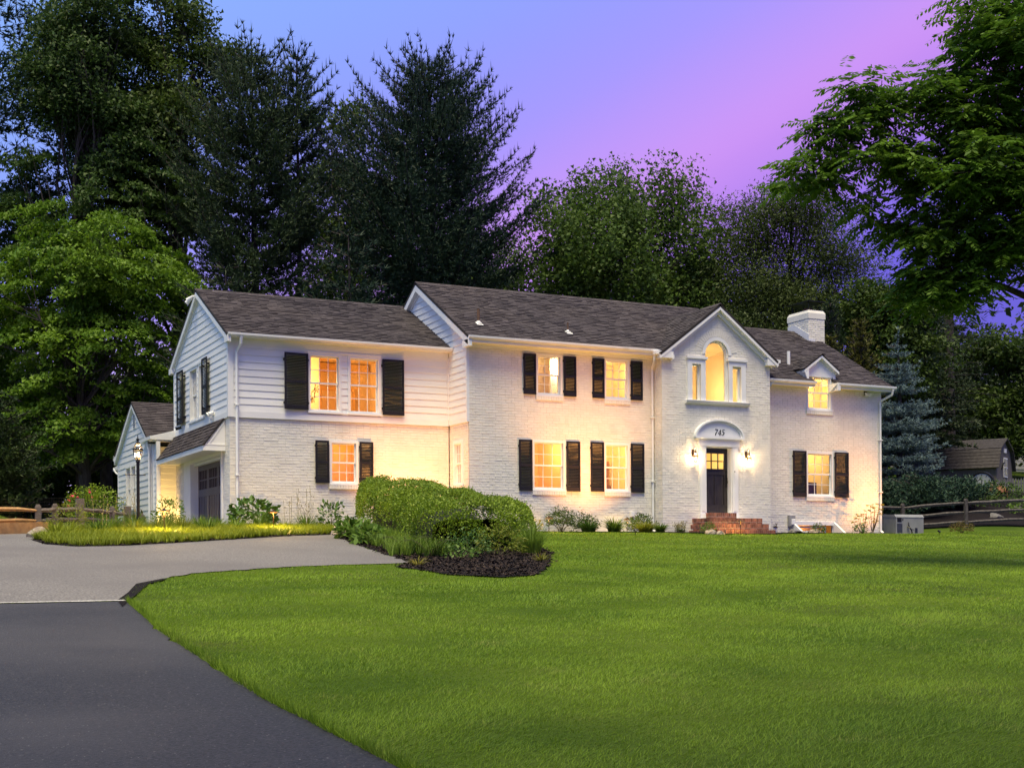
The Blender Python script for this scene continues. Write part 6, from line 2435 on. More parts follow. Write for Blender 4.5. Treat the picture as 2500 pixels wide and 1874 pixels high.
# ------------------------------------------------------------------ plants of the beds
bush('hydrangea', 'broad-leaved hydrangea mound at the garage corner downspout', 'shrub', -6.15, 0.55, 0.66, 0.55, 0.92, 420, 0.20, SHRUB_D, 51, asp=0.62, shell=0.75, up=0.7)
tuft('grass_clump', 'light green grass clump in front of the broad-leaved hydrangea', 'grass clump', -6.25, -0.3, 0.40, 0.62, 120, 0.014, DAY, 52)
bush('leafy_perennial', 'drooping leafy perennial right of the tall flower stalks', 'shrub', -3.95, 0.55, 0.42, 0.4, 0.92, 260, 0.16, SHRUB_D, 53, asp=0.4, shell=0.6)
tuft('daylily', 'daylily clump with tall bare flower stalks before the garage window', 'daylily', -4.75, 0.35, 0.62, 0.60, 170, 0.024, DAY, 54, stalks=9, stalk_h=1.25, bulb=True)
tuft('daylily', 'thin daylily with one tall stalk left of the garage window', 'daylily', -5.35, 0.4, 0.36, 0.48, 60, 0.016, DAY, 55, stalks=3, stalk_h=0.95, bulb=True)
bush('low_shrub', 'low dark green shrub at the left foot of the hedge', 'shrub', -3.05, 0.35, 0.42, 0.4, 0.66, 300, 0.10, SHRUB_D, 56)
# tall grasses and leafy stalks round the post lamp
GP = [(-11.7, -4.2, 0.45, 0.41, LIR), (-11.0, -4.0, 0.55, 0.47, DAY), (-10.6, -3.0, 0.55, 0.51, DAY), (-10.1, -3.4, 0.60, 0.45, DAYY), (-9.9, -2.3, 0.55, 0.51, DAY), (-9.3, -2.6, 0.55, 0.47, DAYY),
      (-8.7, -2.0, 0.55, 0.48, DAYY), (-8.9, -1.1, 0.50, 0.55, DAY), (-8.1, -1.2, 0.55, 0.45, DAY), (-7.5, -0.6, 0.50, 0.43, DAY), (-12.1, -5.3, 0.40, 0.45, LIR), (-9.5, -0.5, 0.45, 0.55, DAY), (-8.3, -3.0, .5, .5, DAY), (-7.3, -1.8, .5, .45, DAY)]
GL = ['leftmost low clump at the island tip by the fence corner', 'broad strap-leaved clump beneath the square fence post', 'tall arching clump left of the post lamp', 'yellowish arching clump before the post lamp to its left',
      'tall clump just left of the post lamp foot', 'yellow-lit clump right in front of the post lamp', 'yellow-lit clump right of the post lamp', 'tallest clump behind the lamp towards the orange wall',
      'arching clump left of the garage door', 'dark clump at the foot of the garage door frame', 'small clump at the very tip of the island bed', 'clump behind the post lamp base', 'clump between the lamp and the low ground cover', 'low clump in front of the garage door']
for k, ((x, y, r, h, mt), lb) in enumerate(zip(GP, GL)):
    tuft('strap_leaf_clump', lb, 'daylily', x, y, r, h, 150, 0.020, mt, 60 + k, 'strap-leaved clumps on the island', stalks=3 if k in (1, 2, 4, 7, 11) else 0, stalk_h=1.0, bulb=True)
bush('leafy_weed', 'upright leafy green plant in front of the orange lit wall', 'shrub', -8.5, 0.2, 0.45, 0.4, 0.95, 420, 0.10, HOSTA, 81, asp=0.4)
bush('leafy_weed', 'pale feathery plant at the left end of the island bed', 'shrub', -11.55, -3.4, 0.50, 0.45, 0.75, 500, 0.09, DAYY, 82, asp=0.25)
# hostas and ferns along the pad
for k, (x, y, r, lb) in enumerate([(-5.55, -5.55, 0.42, 'light green hosta nearest the tan fieldstone'), (-6.0, -8.0, 0.44, 'light green hosta halfway along the pad edge'),
                                   (-5.0, -4.6, 0.30, 'small hosta sprouting from the ground cover above the fieldstone')]):
    bush('hosta', lb, 'hosta', x, y, r, r, 0.42, 130, 0.26, HOSTA, 90 + k, 'hostas along the pad edge', asp=0.42, shell=0.7, up=0.9, stems=3)
for k, (x, y, lb) in enumerate([(-6.35, -10.9, 'fern with outstretched fronds below the middle of the hedge'), (-6.3, -12.0, 'smaller fern at the front of the hedge above the mulch')]):
    z = gz(x, y)
    t = thing('fern', lb, 'fern', (x, y, z), 'ferns under the hedge')
    rg = np.random.default_rng(100 + k)
    Pl, Dl, Nl, Ll = [], [], [], []
    m = MB()
    for q in range(11):
        th = 2 * PI * q / 11 + rg.normal(0, .2)
        Lf = rg.uniform(0.45, 0.65)
        pts = []
        for s_ in np.linspace(0, 1, 18):
            p = np.array([x + math.cos(th) * Lf * s_, y + math.sin(th) * Lf * s_, z + 0.42 * math.sin(s_ * 2.1) * (0.8 + .3 * rg.random() * 0)])
            pts.append(p)
            for sg_ in (-1, 1):
                sd_ = np.array([-math.sin(th) * sg_, math.cos(th) * sg_, 0.1])
                dl = unit(sd_ + 0.4 * np.array([math.cos(th), math.sin(th), -.2]))
                ll = 0.13 * math.sin(min(1, s_ * 1.1 + .12) * PI * 0.92) + 0.02
                Pl.append(p + dl * ll / 2); Dl.append(dl); Nl.append((0, 0, 1)); Ll.append(ll)
        m.tube([tuple(p) for p in pts[::4]], 0.004, 4, cap=False)
    v, f = leaf_quads(np.array(Pl), np.array(Dl), np.array(Nl, float), np.array(Ll), np.array(Ll) * 0.28)
    link('fronds', np_mesh('fronds', v, f, HOSTA), t)
    m.build('stems', STEMM, t)
bush('low_shrub', 'dark low shrub under the right end of the hedge', 'shrub', -5.45, -11.9, 0.5, 0.45, 0.52, 700, 0.055, SHRUB_D, 111)
bush('low_shrub', 'yellow-green feathery shrub at the right end of the hedge', 'shrub', -4.75, -11.75, 0.55, 0.45, 0.62, 620, 0.085, DAYY, 112, asp=0.35)
tuft('ornamental_grass', 'fountain of fine ornamental grass at the right end of the hedge', 'grass clump', -3.75, -11.2, 0.55, 0.78, 420, 0.009, LIRG, 113, droop=1.1)
tuft('grass_tuft', 'small yellowing grass tuft at the left edge of the mulch', 'grass tuft', -7.55, -14.35, 0.26, 0.22, 60, 0.014, YELF, 114, 'yellowing tufts on the mulch edge', droop=1.2)
tuft('grass_tuft', 'small yellowing grass tuft at the right edge of the mulch', 'grass tuft', -4.75, -13.5, 0.28, 0.24, 60, 0.014, YELF, 115, 'yellowing tufts on the mulch edge', droop=1.2)
bush('low_shrub', 'bright leafy sprig at the foot of the hedge above the mulch', 'shrub', -6.0, -12.7, 0.34, 0.3, 0.30, 130, 0.08, HOSTA, 116)

# front bed of the main block
bush('airy_shrub', 'loose reddish-green shrub under the left lower window', 'shrub', 2.62, -0.75, 0.52, 0.42, 0.74, 1500, 0.060, SHRUB_G, 121, shell=0.2, stems=14, rough=0.42, z0=0.10)
m = MB()
rg = np.random.default_rng(122)
bush('airy_shrub', 'second loose shrub between the two lower windows', 'shrub', 3.55, -0.55, 0.48, 0.35, 0.60, 1100, 0.060, SHRUB_G, 123, shell=0.2, stems=12, rough=0.5)
bush('airy_shrub', 'bronze-green shrub by the downspout of the entrance bay', 'shrub', 5.55, -0.5, 0.52, 0.38, 0.60, 1300, 0.065, SHRUB_G, 124, shell=0.25, stems=12, rough=0.4)
for k, (x, y, r, h, lb, mt) in enumerate([(1.15, -0.9, 0.45, 0.50, 'spiky clump half hidden by the right end of the hedge', DAY), (3.42, -1.0, 0.55, 0.44, 'spiky green clump in front of the second loose shrub', SHRUB_D),
                                          (4.32, -0.95, 0.52, 0.52, 'tall spiky clump left of the middle path light', DAY), (5.35, -1.05, 0.55, 0.42, 'yellow-green spiky clump right of the middle path light', DAYY),
                                          (5.95, -0.95, 0.34, 0.34, 'small spiky clump below the bay downspout', DAY)]):
    tuft('strap_leaf_clump', lb, 'daylily', x, y, r, h, 260, 0.026, mt, 130 + k, 'spiky clumps under the front windows')
bush('orange_flower_bush', 'leafy clump with orange-yellow flowers by the left path light', 'shrub', 1.72, -0.85, 0.26, 0.24, 0.42, 160, 0.06, YELF, 140)
tuft('lavender', 'silvery lavender tuft left of the brick steps', 'lavender', 6.62, -1.0, 0.34, 0.22, 150, 0.010, SHRUB_G, 141, stalks=34, stalk_h=0.36, bulb=True)
for k, (x, y, lb) in enumerate([(7.05, -1.85, 'small round boxwood at the left foot of the brick steps'), (11.95, -0.95, 'small round boxwood left of the window well'), (13.66, -0.95, 'small round boxwood right of the window well')]):
    bush('boxwood', lb, 'shrub', x, y, 0.27, 0.25, 0.36, 420, 0.05, SHRUB_D if k else HOSTA, 150 + k, 'small round boxwoods along the front', shell=0.3)
# leggy yellow-leaved shrub at the corner
t = thing('leggy_shrub', 'leggy shrub with yellowing leaf whorls at the east corner', 'shrub', (14.25, -0.75, gz(14.25, -0.75)))
rg = np.random.default_rng(160)
m = MB()
Pl, Dl, Nl = [], [], []
for x, y, z in [(13.72, -.8, .52), (13.85, -.7, .62), (14.02, -.8, .50), (14.2, -.7, .80), (14.36, -.9, .74), (14.52, -.7, .90), (14.62, -.8, .66), (14.34, -.6, .56), (14.72, -.7, .82), (13.62, -.7, .40), (14.12, -.6, .64),
                (14.45, -.8, .42), (14.6, -.6, .52), (13.92, -.9, .36), (14.25, -.8, .95), (14.7, -.75, .99)]:
    bx = 14.1 + (0.28 if x > 14.2 else -0.1)
    m.tube([(bx, -.75, gz(bx, -.75)), (bx + (x - bx) * .5, -.75 + (y + .75) * .4, z * .45), (x, y, z)], [0.013, 0.009, 0.005], 5)
    for q in range(13):
        th = rg.uniform(0, 2 * PI)
        d = np.array([math.cos(th), math.sin(th), rg.uniform(-.45, .35)])
        d = d / np.linalg.norm(d)
        Pl.append(np.array([x, y, z]) + d * 0.085)
        Dl.append(d)
        Nl.append(np.array([0, 0, 1.0]) + rg.normal(0, .3, 3))
m.build('stems', STEMM, t)
n = len(Pl)
v, f = leaf_quads(np.array(Pl), np.array(Dl), unit(np.array(Nl)), 0.15 * rg.uniform(.7, 1.2, n), 0.055 * rg.uniform(.7, 1.2, n))
link('leaves', np_mesh('leaves', v, f, YELF), t)
bush('barberry', 'low bronze-red barberry on the lawn before the right fence', 'shrub', 18.2, -0.9, 0.48, 0.4, 0.42, 700, 0.055, BARB, 161, shell=0.2, stems=10)
bush('low_shrub', 'small green shrub behind the generator and dark screen', 'shrub', 17.35, 2.0, 0.4, 0.4, 0.55, 500, 0.07, SHRUB_D, 162)
# rock garden plants beyond the right fence
for k, (x, y, rx, h, mt, lb) in enumerate([(23.2, 3.4, 0.9, 0.8, SHRUB_G, 'green mound behind the right fence below the clock'), (25.4, 2.4, 0.9, 0.65, HOSTA, 'bright green mound behind the lower fence rails'),
                                           (27.6, 1.6, 1.0, 0.75, HOSTA, 'bright green mound at the far right above the fence'), (25.6, 4.6, 0.9, 0.8, SHRUB_G, 'flower-dotted mound beneath the garden chairs'),
                                           (29.2, 3.0, 1.0, 0.9, SHRUB_G, 'mound at the right end of the picket fence'), (26.6, 0.8, 0.7, 0.5, HOSTA, 'low light green mound behind the bottom rail')]):
    bush('rock_garden_plant', lb, 'shrub', x, y, rx * 1.3, rx * 1.1, h * 1.25, 900, 0.12, mt, 170 + k, 'plants of the rock garden')
tuft('yucca', 'dark spiky yucca fan in front of the picket fence', 'yucca', 28.3, 4.4, 0.9, 0.95, 160, 0.05, SHRUB_D, 180)
for k, (x, y, s) in enumerate([(24.6, 1.7, .4), (26.4, 2.0, .5), (27.2, 2.3, .55), (22.7, 1.9, .35), (28.3, 1.9, .45), (25.3, 3.3, .4)]):
    rock(x, y, s, s * .7, s * .45, ['grey rock low behind the second fence bay', 'grey rock under the bright green mound', 'large flat grey rock near the yucca', 'grey rock by the big fence post',
                                     'grey rock at the far right of the rock garden', 'grey rock between the green mounds'][k], 190 + k, ROCKG, group='rocks of the rock garden')
# rose bush at the annex
t = bush('rose_bush', 'rose bush with pink-red blooms against the annex wall', 'rose bush', -8.75, 10.6, 0.95, 0.85, 1.75, 3200, 0.085, HEDGE, 200, shell=0.35, stems=14, z0=0.2)
rg = np.random.default_rng(201)
m = MB()
bz = gz(-8.75, 10.6)
ROSE = pmat('rose_red_petal', (0.55, 0.02, 0.07), (0.70, 0.05, 0.12), scale=20, rough=0.6)
for k in range(22):
    a, e = rg.uniform(PI * 0.75, PI * 1.45), rg.uniform(0.1, 1.2)
    p = (-8.75 + 0.92 * math.cos(a) * math.cos(e), 10.6 + 0.8 * math.sin(a) * math.cos(e), bz + 0.75 + 0.85 * math.sin(e))
    MB().lathe([(0.01, -.03), (0.038, -.015), (0.048, .015), (0.03, .035), (0.01, .04)], p, 7).build('bloom', ROSE, t)
# ------------------------------------------------------------------ trees
BARK = pmat('grey_brown_bark', (0.045, 0.036, 0.032), (0.085, 0.072, 0.064), scale=6, rough=0.95, stretch=(3, 3, 0.6), bump=0.8, bscale=20)
BARKD = pmat('dark_conifer_bark', (0.028, 0.022, 0.022), (0.055, 0.044, 0.042), scale=6, rough=0.95, stretch=(3, 3, 0.6), bump=0.8, bscale=20)
L_BEECH = leafmat('beech_leaf', (0.045, 0.120, 0.008), (0.170, 0.280, 0.022), trans=0.35, nscale=0.5)
L_DARK = leafmat('dark_oak_leaf', (0.026, 0.056, 0.008), (0.064, 0.105, 0.014), trans=0.3, nscale=0.5)
L_MID = leafmat('mid_green_leaf', (0.026, 0.062, 0.012), (0.058, 0.105, 0.020), trans=0.3, nscale=0.5)
L_MAPLE = leafmat('maple_leaf', (0.038, 0.084, 0.014), (0.105, 0.170, 0.030), trans=0.35, nscale=0.5)
L_LOC = leafmat('locust_leaf', (0.036, 0.062, 0.014), (0.080, 0.112, 0.026), trans=0.3, nscale=0.5)
L_WAL = leafmat('walnut_leaflet', (0.050, 0.125, 0.012), (0.135, 0.240, 0.026), trans=0.35, nscale=0.6)
L_PINE = leafmat('white_pine_needle', (0.012, 0.032, 0.020), (0.030, 0.060, 0.036), trans=0.15, nscale=0.4)
L_PINEY = leafmat('olive_pine_needle', (0.024, 0.050, 0.022), (0.052, 0.082, 0.034), trans=0.15, nscale=0.4)
L_SPRUCE = leafmat('blue_spruce_needle', (0.100, 0.160, 0.175), (0.210, 0.290, 0.300), trans=0.1, nscale=0.9)
L_DCON = leafmat('dark_conifer_spray', (0.022, 0.040, 0.018), (0.042, 0.066, 0.026), trans=0.15, nscale=0.5)
L_JUN = leafmat('juniper_spray', (0.030, 0.070, 0.045), (0.065, 0.120, 0.075), trans=0.15, nscale=0.7)
L_GOLD = leafmat('golden_cypress_spray', (0.075, 0.085, 0.016), (0.130, 0.125, 0.026), trans=0.2, nscale=0.6)
L_YEW = leafmat('yew_spray', (0.026, 0.052, 0.016), (0.060, 0.092, 0.024), trans=0.15, nscale=0.7)
L_WOOD = leafmat('far_wood_leaf', (0.014, 0.030, 0.010), (0.034, 0.056, 0.016), trans=0.3, nscale=0.3)


def limb(m, a, b, r0, r1, rg, n=5, sag=0.0, bend=0.12):
    a, b = np.asarray(a, float), np.asarray(b, float)
    L = np.linalg.norm(b - a)
    pts, rad = [], []
    off = rg.normal(0, bend * L, 3) * np.array([1, 1, 0.5])
    for i in range(n + 1):
        t = i / n
        p = a + (b - a) * t + off * math.sin(PI * t) * 0.6 + np.array([0, 0, sag * L * math.sin(PI * t)])
        pts.append(tuple(p))
        rad.append(r0 + (r1 - r0) * t)
    m.tube(pts, rad, 5 if r0 < 0.12 else 8, cap=False)
    return pts


def hor_c(o):
    h = o * np.array([[1, 1, 0.0]])
    return unit(h)


def broadleaf(name, label, x, y, top, crown, nclus, per, ls, mat, seed, trunk_r=0.25, cr=0.55, flat=0.6, z0=None, group=None, asp=0.55, limbs=36, shell=0.45, droop=0.0, bark=None,
              lean=(0, 0), up=0.5, gap=0.0, dens=2.3, tall=1.0, spray=None):
    """crown: list of (x, y, z, horizontal radius, vertical radius)"""
    rg = np.random.default_rng(seed)
    zb = gz(x, y) if z0 is None else z0
    t = thing(name, label, 'tree', (x, y, zb), group)
    cr_ = np.array(crown)
    w = cr_[:, 3] ** 2 * cr_[:, 4]
    idx = rg.choice(len(cr_), nclus, p=w / w.sum())
    u = unit(rg.normal(0, 1, (nclus, 3)))
    rad = (shell + (1 - shell) * rg.random(nclus) ** 0.6)
    rad = rad * (1 + 0.22 * fbm(u[:, 0] * 2 + idx, u[:, 1] * 2 + u[:, 2], 1.7, seed))
    Cc = cr_[idx, :3] + u * rad[:, None] * np.stack([cr_[idx, 3], cr_[idx, 3], cr_[idx, 4]], 1)
    if gap:
        keep = fbm(Cc[:, 0] * 1.0 + seed, Cc[:, 2] * 1.2 + Cc[:, 1], 0.9, seed + 1) > -gap
        Cc, u = Cc[keep], u[keep]
    nc = len(Cc)
    # each cluster is a spray that reaches outward
    outw = unit(Cc - np.array([[x, y, 0]]) * np.array([[1, 1, 0]]) - np.array([[0, 0, 1]]) * (cr_[:, 2].mean() - 1))
    k = rg.poisson(per * dens, nc) + 3
    ci = np.repeat(np.arange(nc), k)
    n = len(ci)
    q = np.clip(rg.normal(0, 1, (n, 3)), -1.7, 1.7) * np.array([[cr, cr, cr * flat * tall]])
    ou = outw[ci]
    hor = np.stack([ou[:, 0], ou[:, 1], 0 * ou[:, 0]], 1)
    along = (q * hor).sum(1, keepdims=True)
    q = q + hor * along * 0.5
    q[:, 2] -= droop * np.linalg.norm(q[:, :2], axis=1)
    if spray:
        ax = unit(hor_c(outw) + np.array([[0, 0, -0.32]]) + rg.normal(0, 0.22, (nc, 3)))
        sdv = unit(np.cross(ax, np.array([[0, 0, 1.0]])))
        nv = np.cross(sdv, ax)
        tt = rg.beta(1.3, 1.3, n) - 0.4
        ww = np.clip(rg.normal(0, 0.5, n), -1, 1) * (1.0 - 0.75 * np.clip(tt + 0.1, 0, 1))
        sc = rg.uniform(0.7, 1.25, nc)[ci]
        bow = -0.35 * np.clip(tt, 0, 1) ** 2 * spray[0]
        q = (ax[ci] * (tt * sc)[:, None] * spray[0] + sdv[ci] * (ww * sc)[:, None] * spray[1] + nv[ci] * (rg.normal(0, 0.07, n) - 0.12 * np.abs(ww))[:, None] * 1.0)
        q[:, 2] += bow
    P = Cc[ci] + q
    Dr = unit(hor * 0.7 + rg.normal(0, 0.6, (n, 3)) + np.array([[0, 0, -0.25 - droop]]))
    Nn = unit(rg.normal(0, 0.55, (n, 3)) + np.array([[0, 0, up]]) + ou * 0.25)
    L = (1.15 * ls * rg.uniform(0.6, 1.25, n))[:, None]
    S = unit(np.cross(Dr, Nn))
    v = np.empty((n, 3, 3))
    v[:, 0] = P - Dr * L * 0.5 - S * L * asp * 0.25
    v[:, 1] = P + S * L * asp * 0.75
    v[:, 2] = P + Dr * L * 0.5 - S * L * asp * 0.25
    v, f = v.reshape(-1, 3), np.arange(n * 3).reshape(n, 3)
    link('crown', np_mesh('crown', v, f, mat), t)
    m = MB()
    cx, cy = cr_[:, 0].mean(), cr_[:, 1].mean()
    tp = (cx + lean[0], cy + lean[1], top - 1.0)
    tr = limb(m, (x, y, zb - 0.2), tp, trunk_r, trunk_r * 0.14, rg, 9, bend=0.02)
    tr = np.array(tr)
    sel = rg.choice(nc, min(limbs, nc), replace=False)
    for i in sel:
        zc = Cc[i, 2]
        hgt = zb + (zc - zb) * rg.uniform(0.45, 0.85)
        j = int(np.argmin(np.abs(tr[:, 2] - hgt)))
        r0 = trunk_r * (1 - 0.8 * j / 9) * 0.38
        pts = np.array(limb(m, tr[j], Cc[i], r0, 0.012, rg, 5, sag=0.06))
        near = np.argsort(((Cc - Cc[i]) ** 2).sum(1))[1:4]
        for q2 in near:
            limb(m, pts[3], Cc[q2], r0 * 0.35, 0.008, rg, 3)
    m.build('trunk', bark or BARK, t)
    return t


def needles(P, A, k, ln, w, spread, rg):
    """k thin needles at every point P about axis A"""
    n = len(P)
    D = unit(np.repeat(A, k, 0) + rg.normal(0, spread, (n * k, 3)))
    S = unit(np.cross(D, rg.normal(0, 1, (n * k, 3))))
    L = ln * rg.uniform(0.7, 1.15, (n * k, 1))
    B = np.repeat(P, k, 0)
    v = np.empty((n * k, 3, 3))
    v[:, 0] = B - S * w / 2
    v[:, 1] = B + S * w / 2
    v[:, 2] = B + D * L
    return v.reshape(-1, 3), np.arange(n * k * 3).reshape(-1, 3)


def conifer(name, label, x, y, zlow, ztop, prof, nwh, nbr, mat, seed, ln=0.30, w=0.034, k=9, a=0.15, b=0.45, tuft_gap=0.22, side_w=0.36, spread=0.55, trunk_r=0.22, group=None,
            z0=None, jit=0.35, bark=None, taper_sd=0.22, skip=0.0, lead=0.0, tips=0.0, cat='tree'):
    rg = np.random.default_rng(seed)
    zb = gz(x, y) if z0 is None else z0
    t = thing(name, label, cat, (x, y, zb), group)
    Ps, As = [], []
    m = MB()
    m.tube([(x, y, zb - 0.3), (x + 0.1, y, (zb + ztop) / 2), (x, y, ztop)], [trunk_r, trunk_r * 0.6, 0.02], 8, cap=False)
    for iw in range(nwh):
        f = (iw + rg.uniform(-.3, .3)) / max(nwh - 1, 1)
        f = min(max(f, 0), 1)
        z = zlow + (ztop - zlow) * f
        ph = rg.uniform(0, 2 * PI)
        for q in range(nbr):
            if rg.random() < skip:
                continue
            th = ph + 2 * PI * q / nbr + rg.normal(0, .22)
            L = prof(f) * rg.uniform(1 - jit, 1 + jit * 0.55)
            if L < 0.15:
                continue
            aa = a * rg.uniform(0.5, 1.5)
            bb = b * rg.uniform(0.6, 1.4)
            ns = max(2, int(L / tuft_gap))
            s = np.linspace(0.16, 1, ns)
            hx, hy = math.cos(th), math.sin(th)
            cx, cy = x + hx * L * s, y + hy * L * s
            cz = z + aa * L * s + bb * L * s * s
            ax = unit(np.stack([hx + 0 * s, hy + 0 * s, aa + 2 * bb * s], 1))
            base_ = np.stack([cx, cy, cz], 1)
            Ps.append(base_)
            As.append(ax)
            m.tube([(x, y, z - 0.05)] + [tuple(p) for p in base_[::max(1, ns // 4)]] + [tuple(base_[-1])], [trunk_r * 0.22 * (1 - f * .7)] + [0.018] * (len(base_[::max(1, ns // 4)])) + [0.006], 3, cap=False)
            # side twigs, alternately left and right
            for sg_ in (-1, 1):
                for i in range(ns):
                    lw = side_w * L * (1.05 - s[i]) * rg.uniform(0.5, 1.2)
                    nt = int(lw / tuft_gap)
                    if nt < 1:
                        continue
                    ss = (np.arange(nt) + 1) / nt * lw
                    dx, dy = -hy * sg_ * 0.8 + hx * 0.55, hx * sg_ * 0.8 + hy * 0.55
                    pp = np.stack([cx[i] + dx * ss, cy[i] + dy * ss, cz[i] + bb * 0.5 * ss + rg.normal(0, .04, nt)], 1)
                    Ps.append(pp)
                    As.append(np.tile(unit(np.array([[dx, dy, 0.25 + bb]])), (nt, 1)))
    if lead:
        zz = np.arange(ztop - lead, ztop + 0.35, 0.12)
        Ps.append(np.stack([x + 0 * zz, y + 0 * zz, zz], 1))
        As.append(np.tile([[0, 0, 1.0]], (len(zz), 1)))
    P, A = np.concatenate(Ps), np.concatenate(As)
    P = P + rg.normal(0, 0.03, P.shape)
    v, fc = needles(P, A, k, ln, w * 1.35, spread, rg)
    if tips:
        sel = P[:, 2] > np.quantile(P[:, 2], 0.80)
        sel &= rg.random(len(P)) < tips
        v2, f2 = needles(P[sel] + np.array([[0, 0, .05]]), np.tile([[0, 0, 1.0]], (sel.sum(), 1)), 2, ln * 1.8, w * 1.0, 0.06, rg)
        fc = np.concatenate([fc, f2 + len(v)])
        v = np.concatenate([v, v2])
    link('crown', np_mesh('crown', v, fc, mat), t)
    m.build('trunk', bark or BARKD, t)
    return t


def interp(pts):
    xs_, ys_ = zip(*pts)
    return lambda f: float(np.interp(f, xs_, ys_))


# left group
BC = np.array([(-9.64, 13.85, 8.84, 2.43, 1.86), (-7.47, 12.77, 9.68, 2.28, 1.57), (-10.43, 14.24, 6.28, 2.43, 1.86), (-8.00, 13.03, 6.69, 2.71, 2.00), (-6.21, 12.14, 5.96, 1.57, 1.57),
               (-9.29, 13.68, 3.99, 2.43, 1.57), (-7.37, 12.72, 3.69, 2.00, 1.28), (-6.96, 12.52, 8.54, 1.86, 1.28), (-11.95, 15.01, 7.72, 1.71, 2.28), (-12.5, 15.0, 4.6, 1.7, 1.6)])
BC[:, :3] = CAM + (BC[:, :3] - CAM) * 1.13
BC[:, 3:] *= 1.10
BC = np.concatenate([BC, [(-6.6, 18.4, 12.4, 0.9, 1.6), (-9.3, 20.0, 12.0, 1.3, 1.5), (-4.6, 17.3, 10.2, 1.0, 1.2)]])
broadleaf('beech_tree', 'bright green beech with layered drooping sprays left of the house', -7.4, 19.6, 12.6, [tuple(r) for r in BC],
          430, 130, 0.15, L_BEECH, 301, trunk_r=0.30, cr=0.50, flat=0.26, asp=0.62, shell=0.70, droop=0.2, up=1.1, limbs=40, dens=1.5, spray=(1.7, 0.75))
broadleaf('linden_tree', 'darker green rounded tree rising just behind the bright beech', -6.0, 23.6, 17.2,
          [(-6.1, 23.6, 13.5, 2.7, 2.2), (-8.1, 24.6, 14.6, 2.5, 2.2), (-4.0, 22.6, 14.9, 2.2, 2.0), (-4.2, 22.8, 11.4, 2.5, 2.3), (-7.4, 24.4, 11.0, 2.5, 2.3), (-10.0, 24.9, 12.4, 1.9, 2.1)],
          260, 85, 0.18, L_MID, 302, trunk_r=0.3, cr=0.6, flat=0.5, droop=0.15, up=1.0, shell=0.6, spray=(1.7, 0.8), dens=1.8)
broadleaf('hickory_tree', 'tall dark tree with tufted leaf clumps reaching the top edge left of centre', -3.0, 25.0, 26.5,
          [(-3.35, 25.24, 23.4, 2.0, 2.2), (-2.05, 24.59, 20.98, 2.0, 1.64), (-2.88, 25.01, 18.79, 2.37, 1.82), (-4.34, 25.73, 21.3, 1.64, 2.2), (-0.78, 23.86, 21.6, 0.9, 0.7), (-2.8, 25.0, 16.0, 2.2, 2.0),
           (-1.8, 24.4, 22.6, 0.9, 1.2)], 230, 120, 0.18, L_DARK, 303, trunk_r=0.32, cr=0.50, flat=0.55, droop=0.2, shell=0.35, gap=0.35)
broadleaf('oak_tree', 'dark broad tree against the left top corner among the pines', -6.8, 25.5, 24.5,
          [(-7.10, 24.88, 20.28, 2.29, 2.47), (-6.0, 24.40, 23.2, 1.6, 1.8), (-5.5, 24.4, 17.6, 2.0, 1.8)], 170, 130, 0.165, L_MID, 304, trunk_r=0.3, cr=0.55, flat=0.5, droop=0.2)
conifer('white_pine', 'towering dark pine at the far left edge running out of the top', -10.4, 27.0, 8.5, 31.0, interp([(0, 3.4), (0.3, 4.6), (0.7, 3.6), (1, 1.0)]), 24, 6, L_PINE, 305, k=8, w=0.045, ln=0.36,
        a=0.05, b=0.22, tuft_gap=0.34, trunk_r=0.38, skip=0.15, tips=0.3)
conifer('white_pine', 'second tall pine a little right of the far left pine', -6.2, 29.5, 10.0, 30.0, interp([(0, 3.2), (0.35, 4.2), (0.7, 3.4), (1, 1.0)]), 22, 6, L_PINE, 306, k=7, w=0.045, ln=0.36,
        a=0.05, b=0.22, tuft_gap=0.36, trunk_r=0.34, skip=0.18)
conifer('white_pine', 'broad olive pine with upswept right arm above the garage roof', -0.6, 20.2, 9.2, 20.2, interp([(0, 3.1), (0.25, 3.8), (0.55, 3.4), (0.85, 2.5), (1, 1.1)]), 20, 8, L_PINEY, 307, k=9, w=0.036, ln=0.26,
        a=0.16, b=0.50, tuft_gap=0.19, trunk_r=0.30, tips=0.4)
conifer('white_pine', 'slim dark pine leaning above the right side of the olive pine', 1.15, 19.6, 12.5, 20.6, interp([(0, 1.9), (0.4, 2.0), (0.8, 1.5), (1, 0.5)]), 13, 6, L_PINE, 308, k=9, w=0.036, ln=0.24,
        a=0.25, b=0.60, tuft_gap=0.17, trunk_r=0.2, tips=0.6)
conifer('white_pine', 'low bough pine filling the gap just behind the garage ridge', 1.6, 14.5, 6.5, 11.9, interp([(0, 2.6), (0.5, 2.2), (1, 0.7)]), 9, 7, L_PINE, 309, k=9, w=0.034, ln=0.32, a=0.1, b=0.25, tuft_gap=0.26)
conifer('white_pine', 'small bough pine low behind the left slope of the garage gable', -3.0, 15.5, 6.0, 10.4, interp([(0, 2.4), (0.5, 2.0), (1, 0.7)]), 8, 7, L_PINEY, 310, k=9, w=0.034, ln=0.32, a=0.1, b=0.25, tuft_gap=0.26)
broadleaf('ash_tree', 'spindly dark tree with open crown between the two big pines', 6.2, 27.2, 22.0,
          [(5.63, 27.46, 20.71, 1.80, 1.20), (7.07, 26.74, 21.11, 1.20, 0.80), (6.34, 27.11, 18.30, 2.00, 1.60), (4.90, 27.83, 18.31, 1.40, 1.40), (7.40, 26.58, 15.49, 2.21, 2.00), (5.78, 27.39, 14.70, 2.41, 1.80),
           (5.6, 27.0, 12.0, 2.6, 1.6)], 190, 48, 0.20, L_DARK, 311, trunk_r=0.22, cr=0.42, flat=0.6, shell=0.3, limbs=50, gap=0.5)
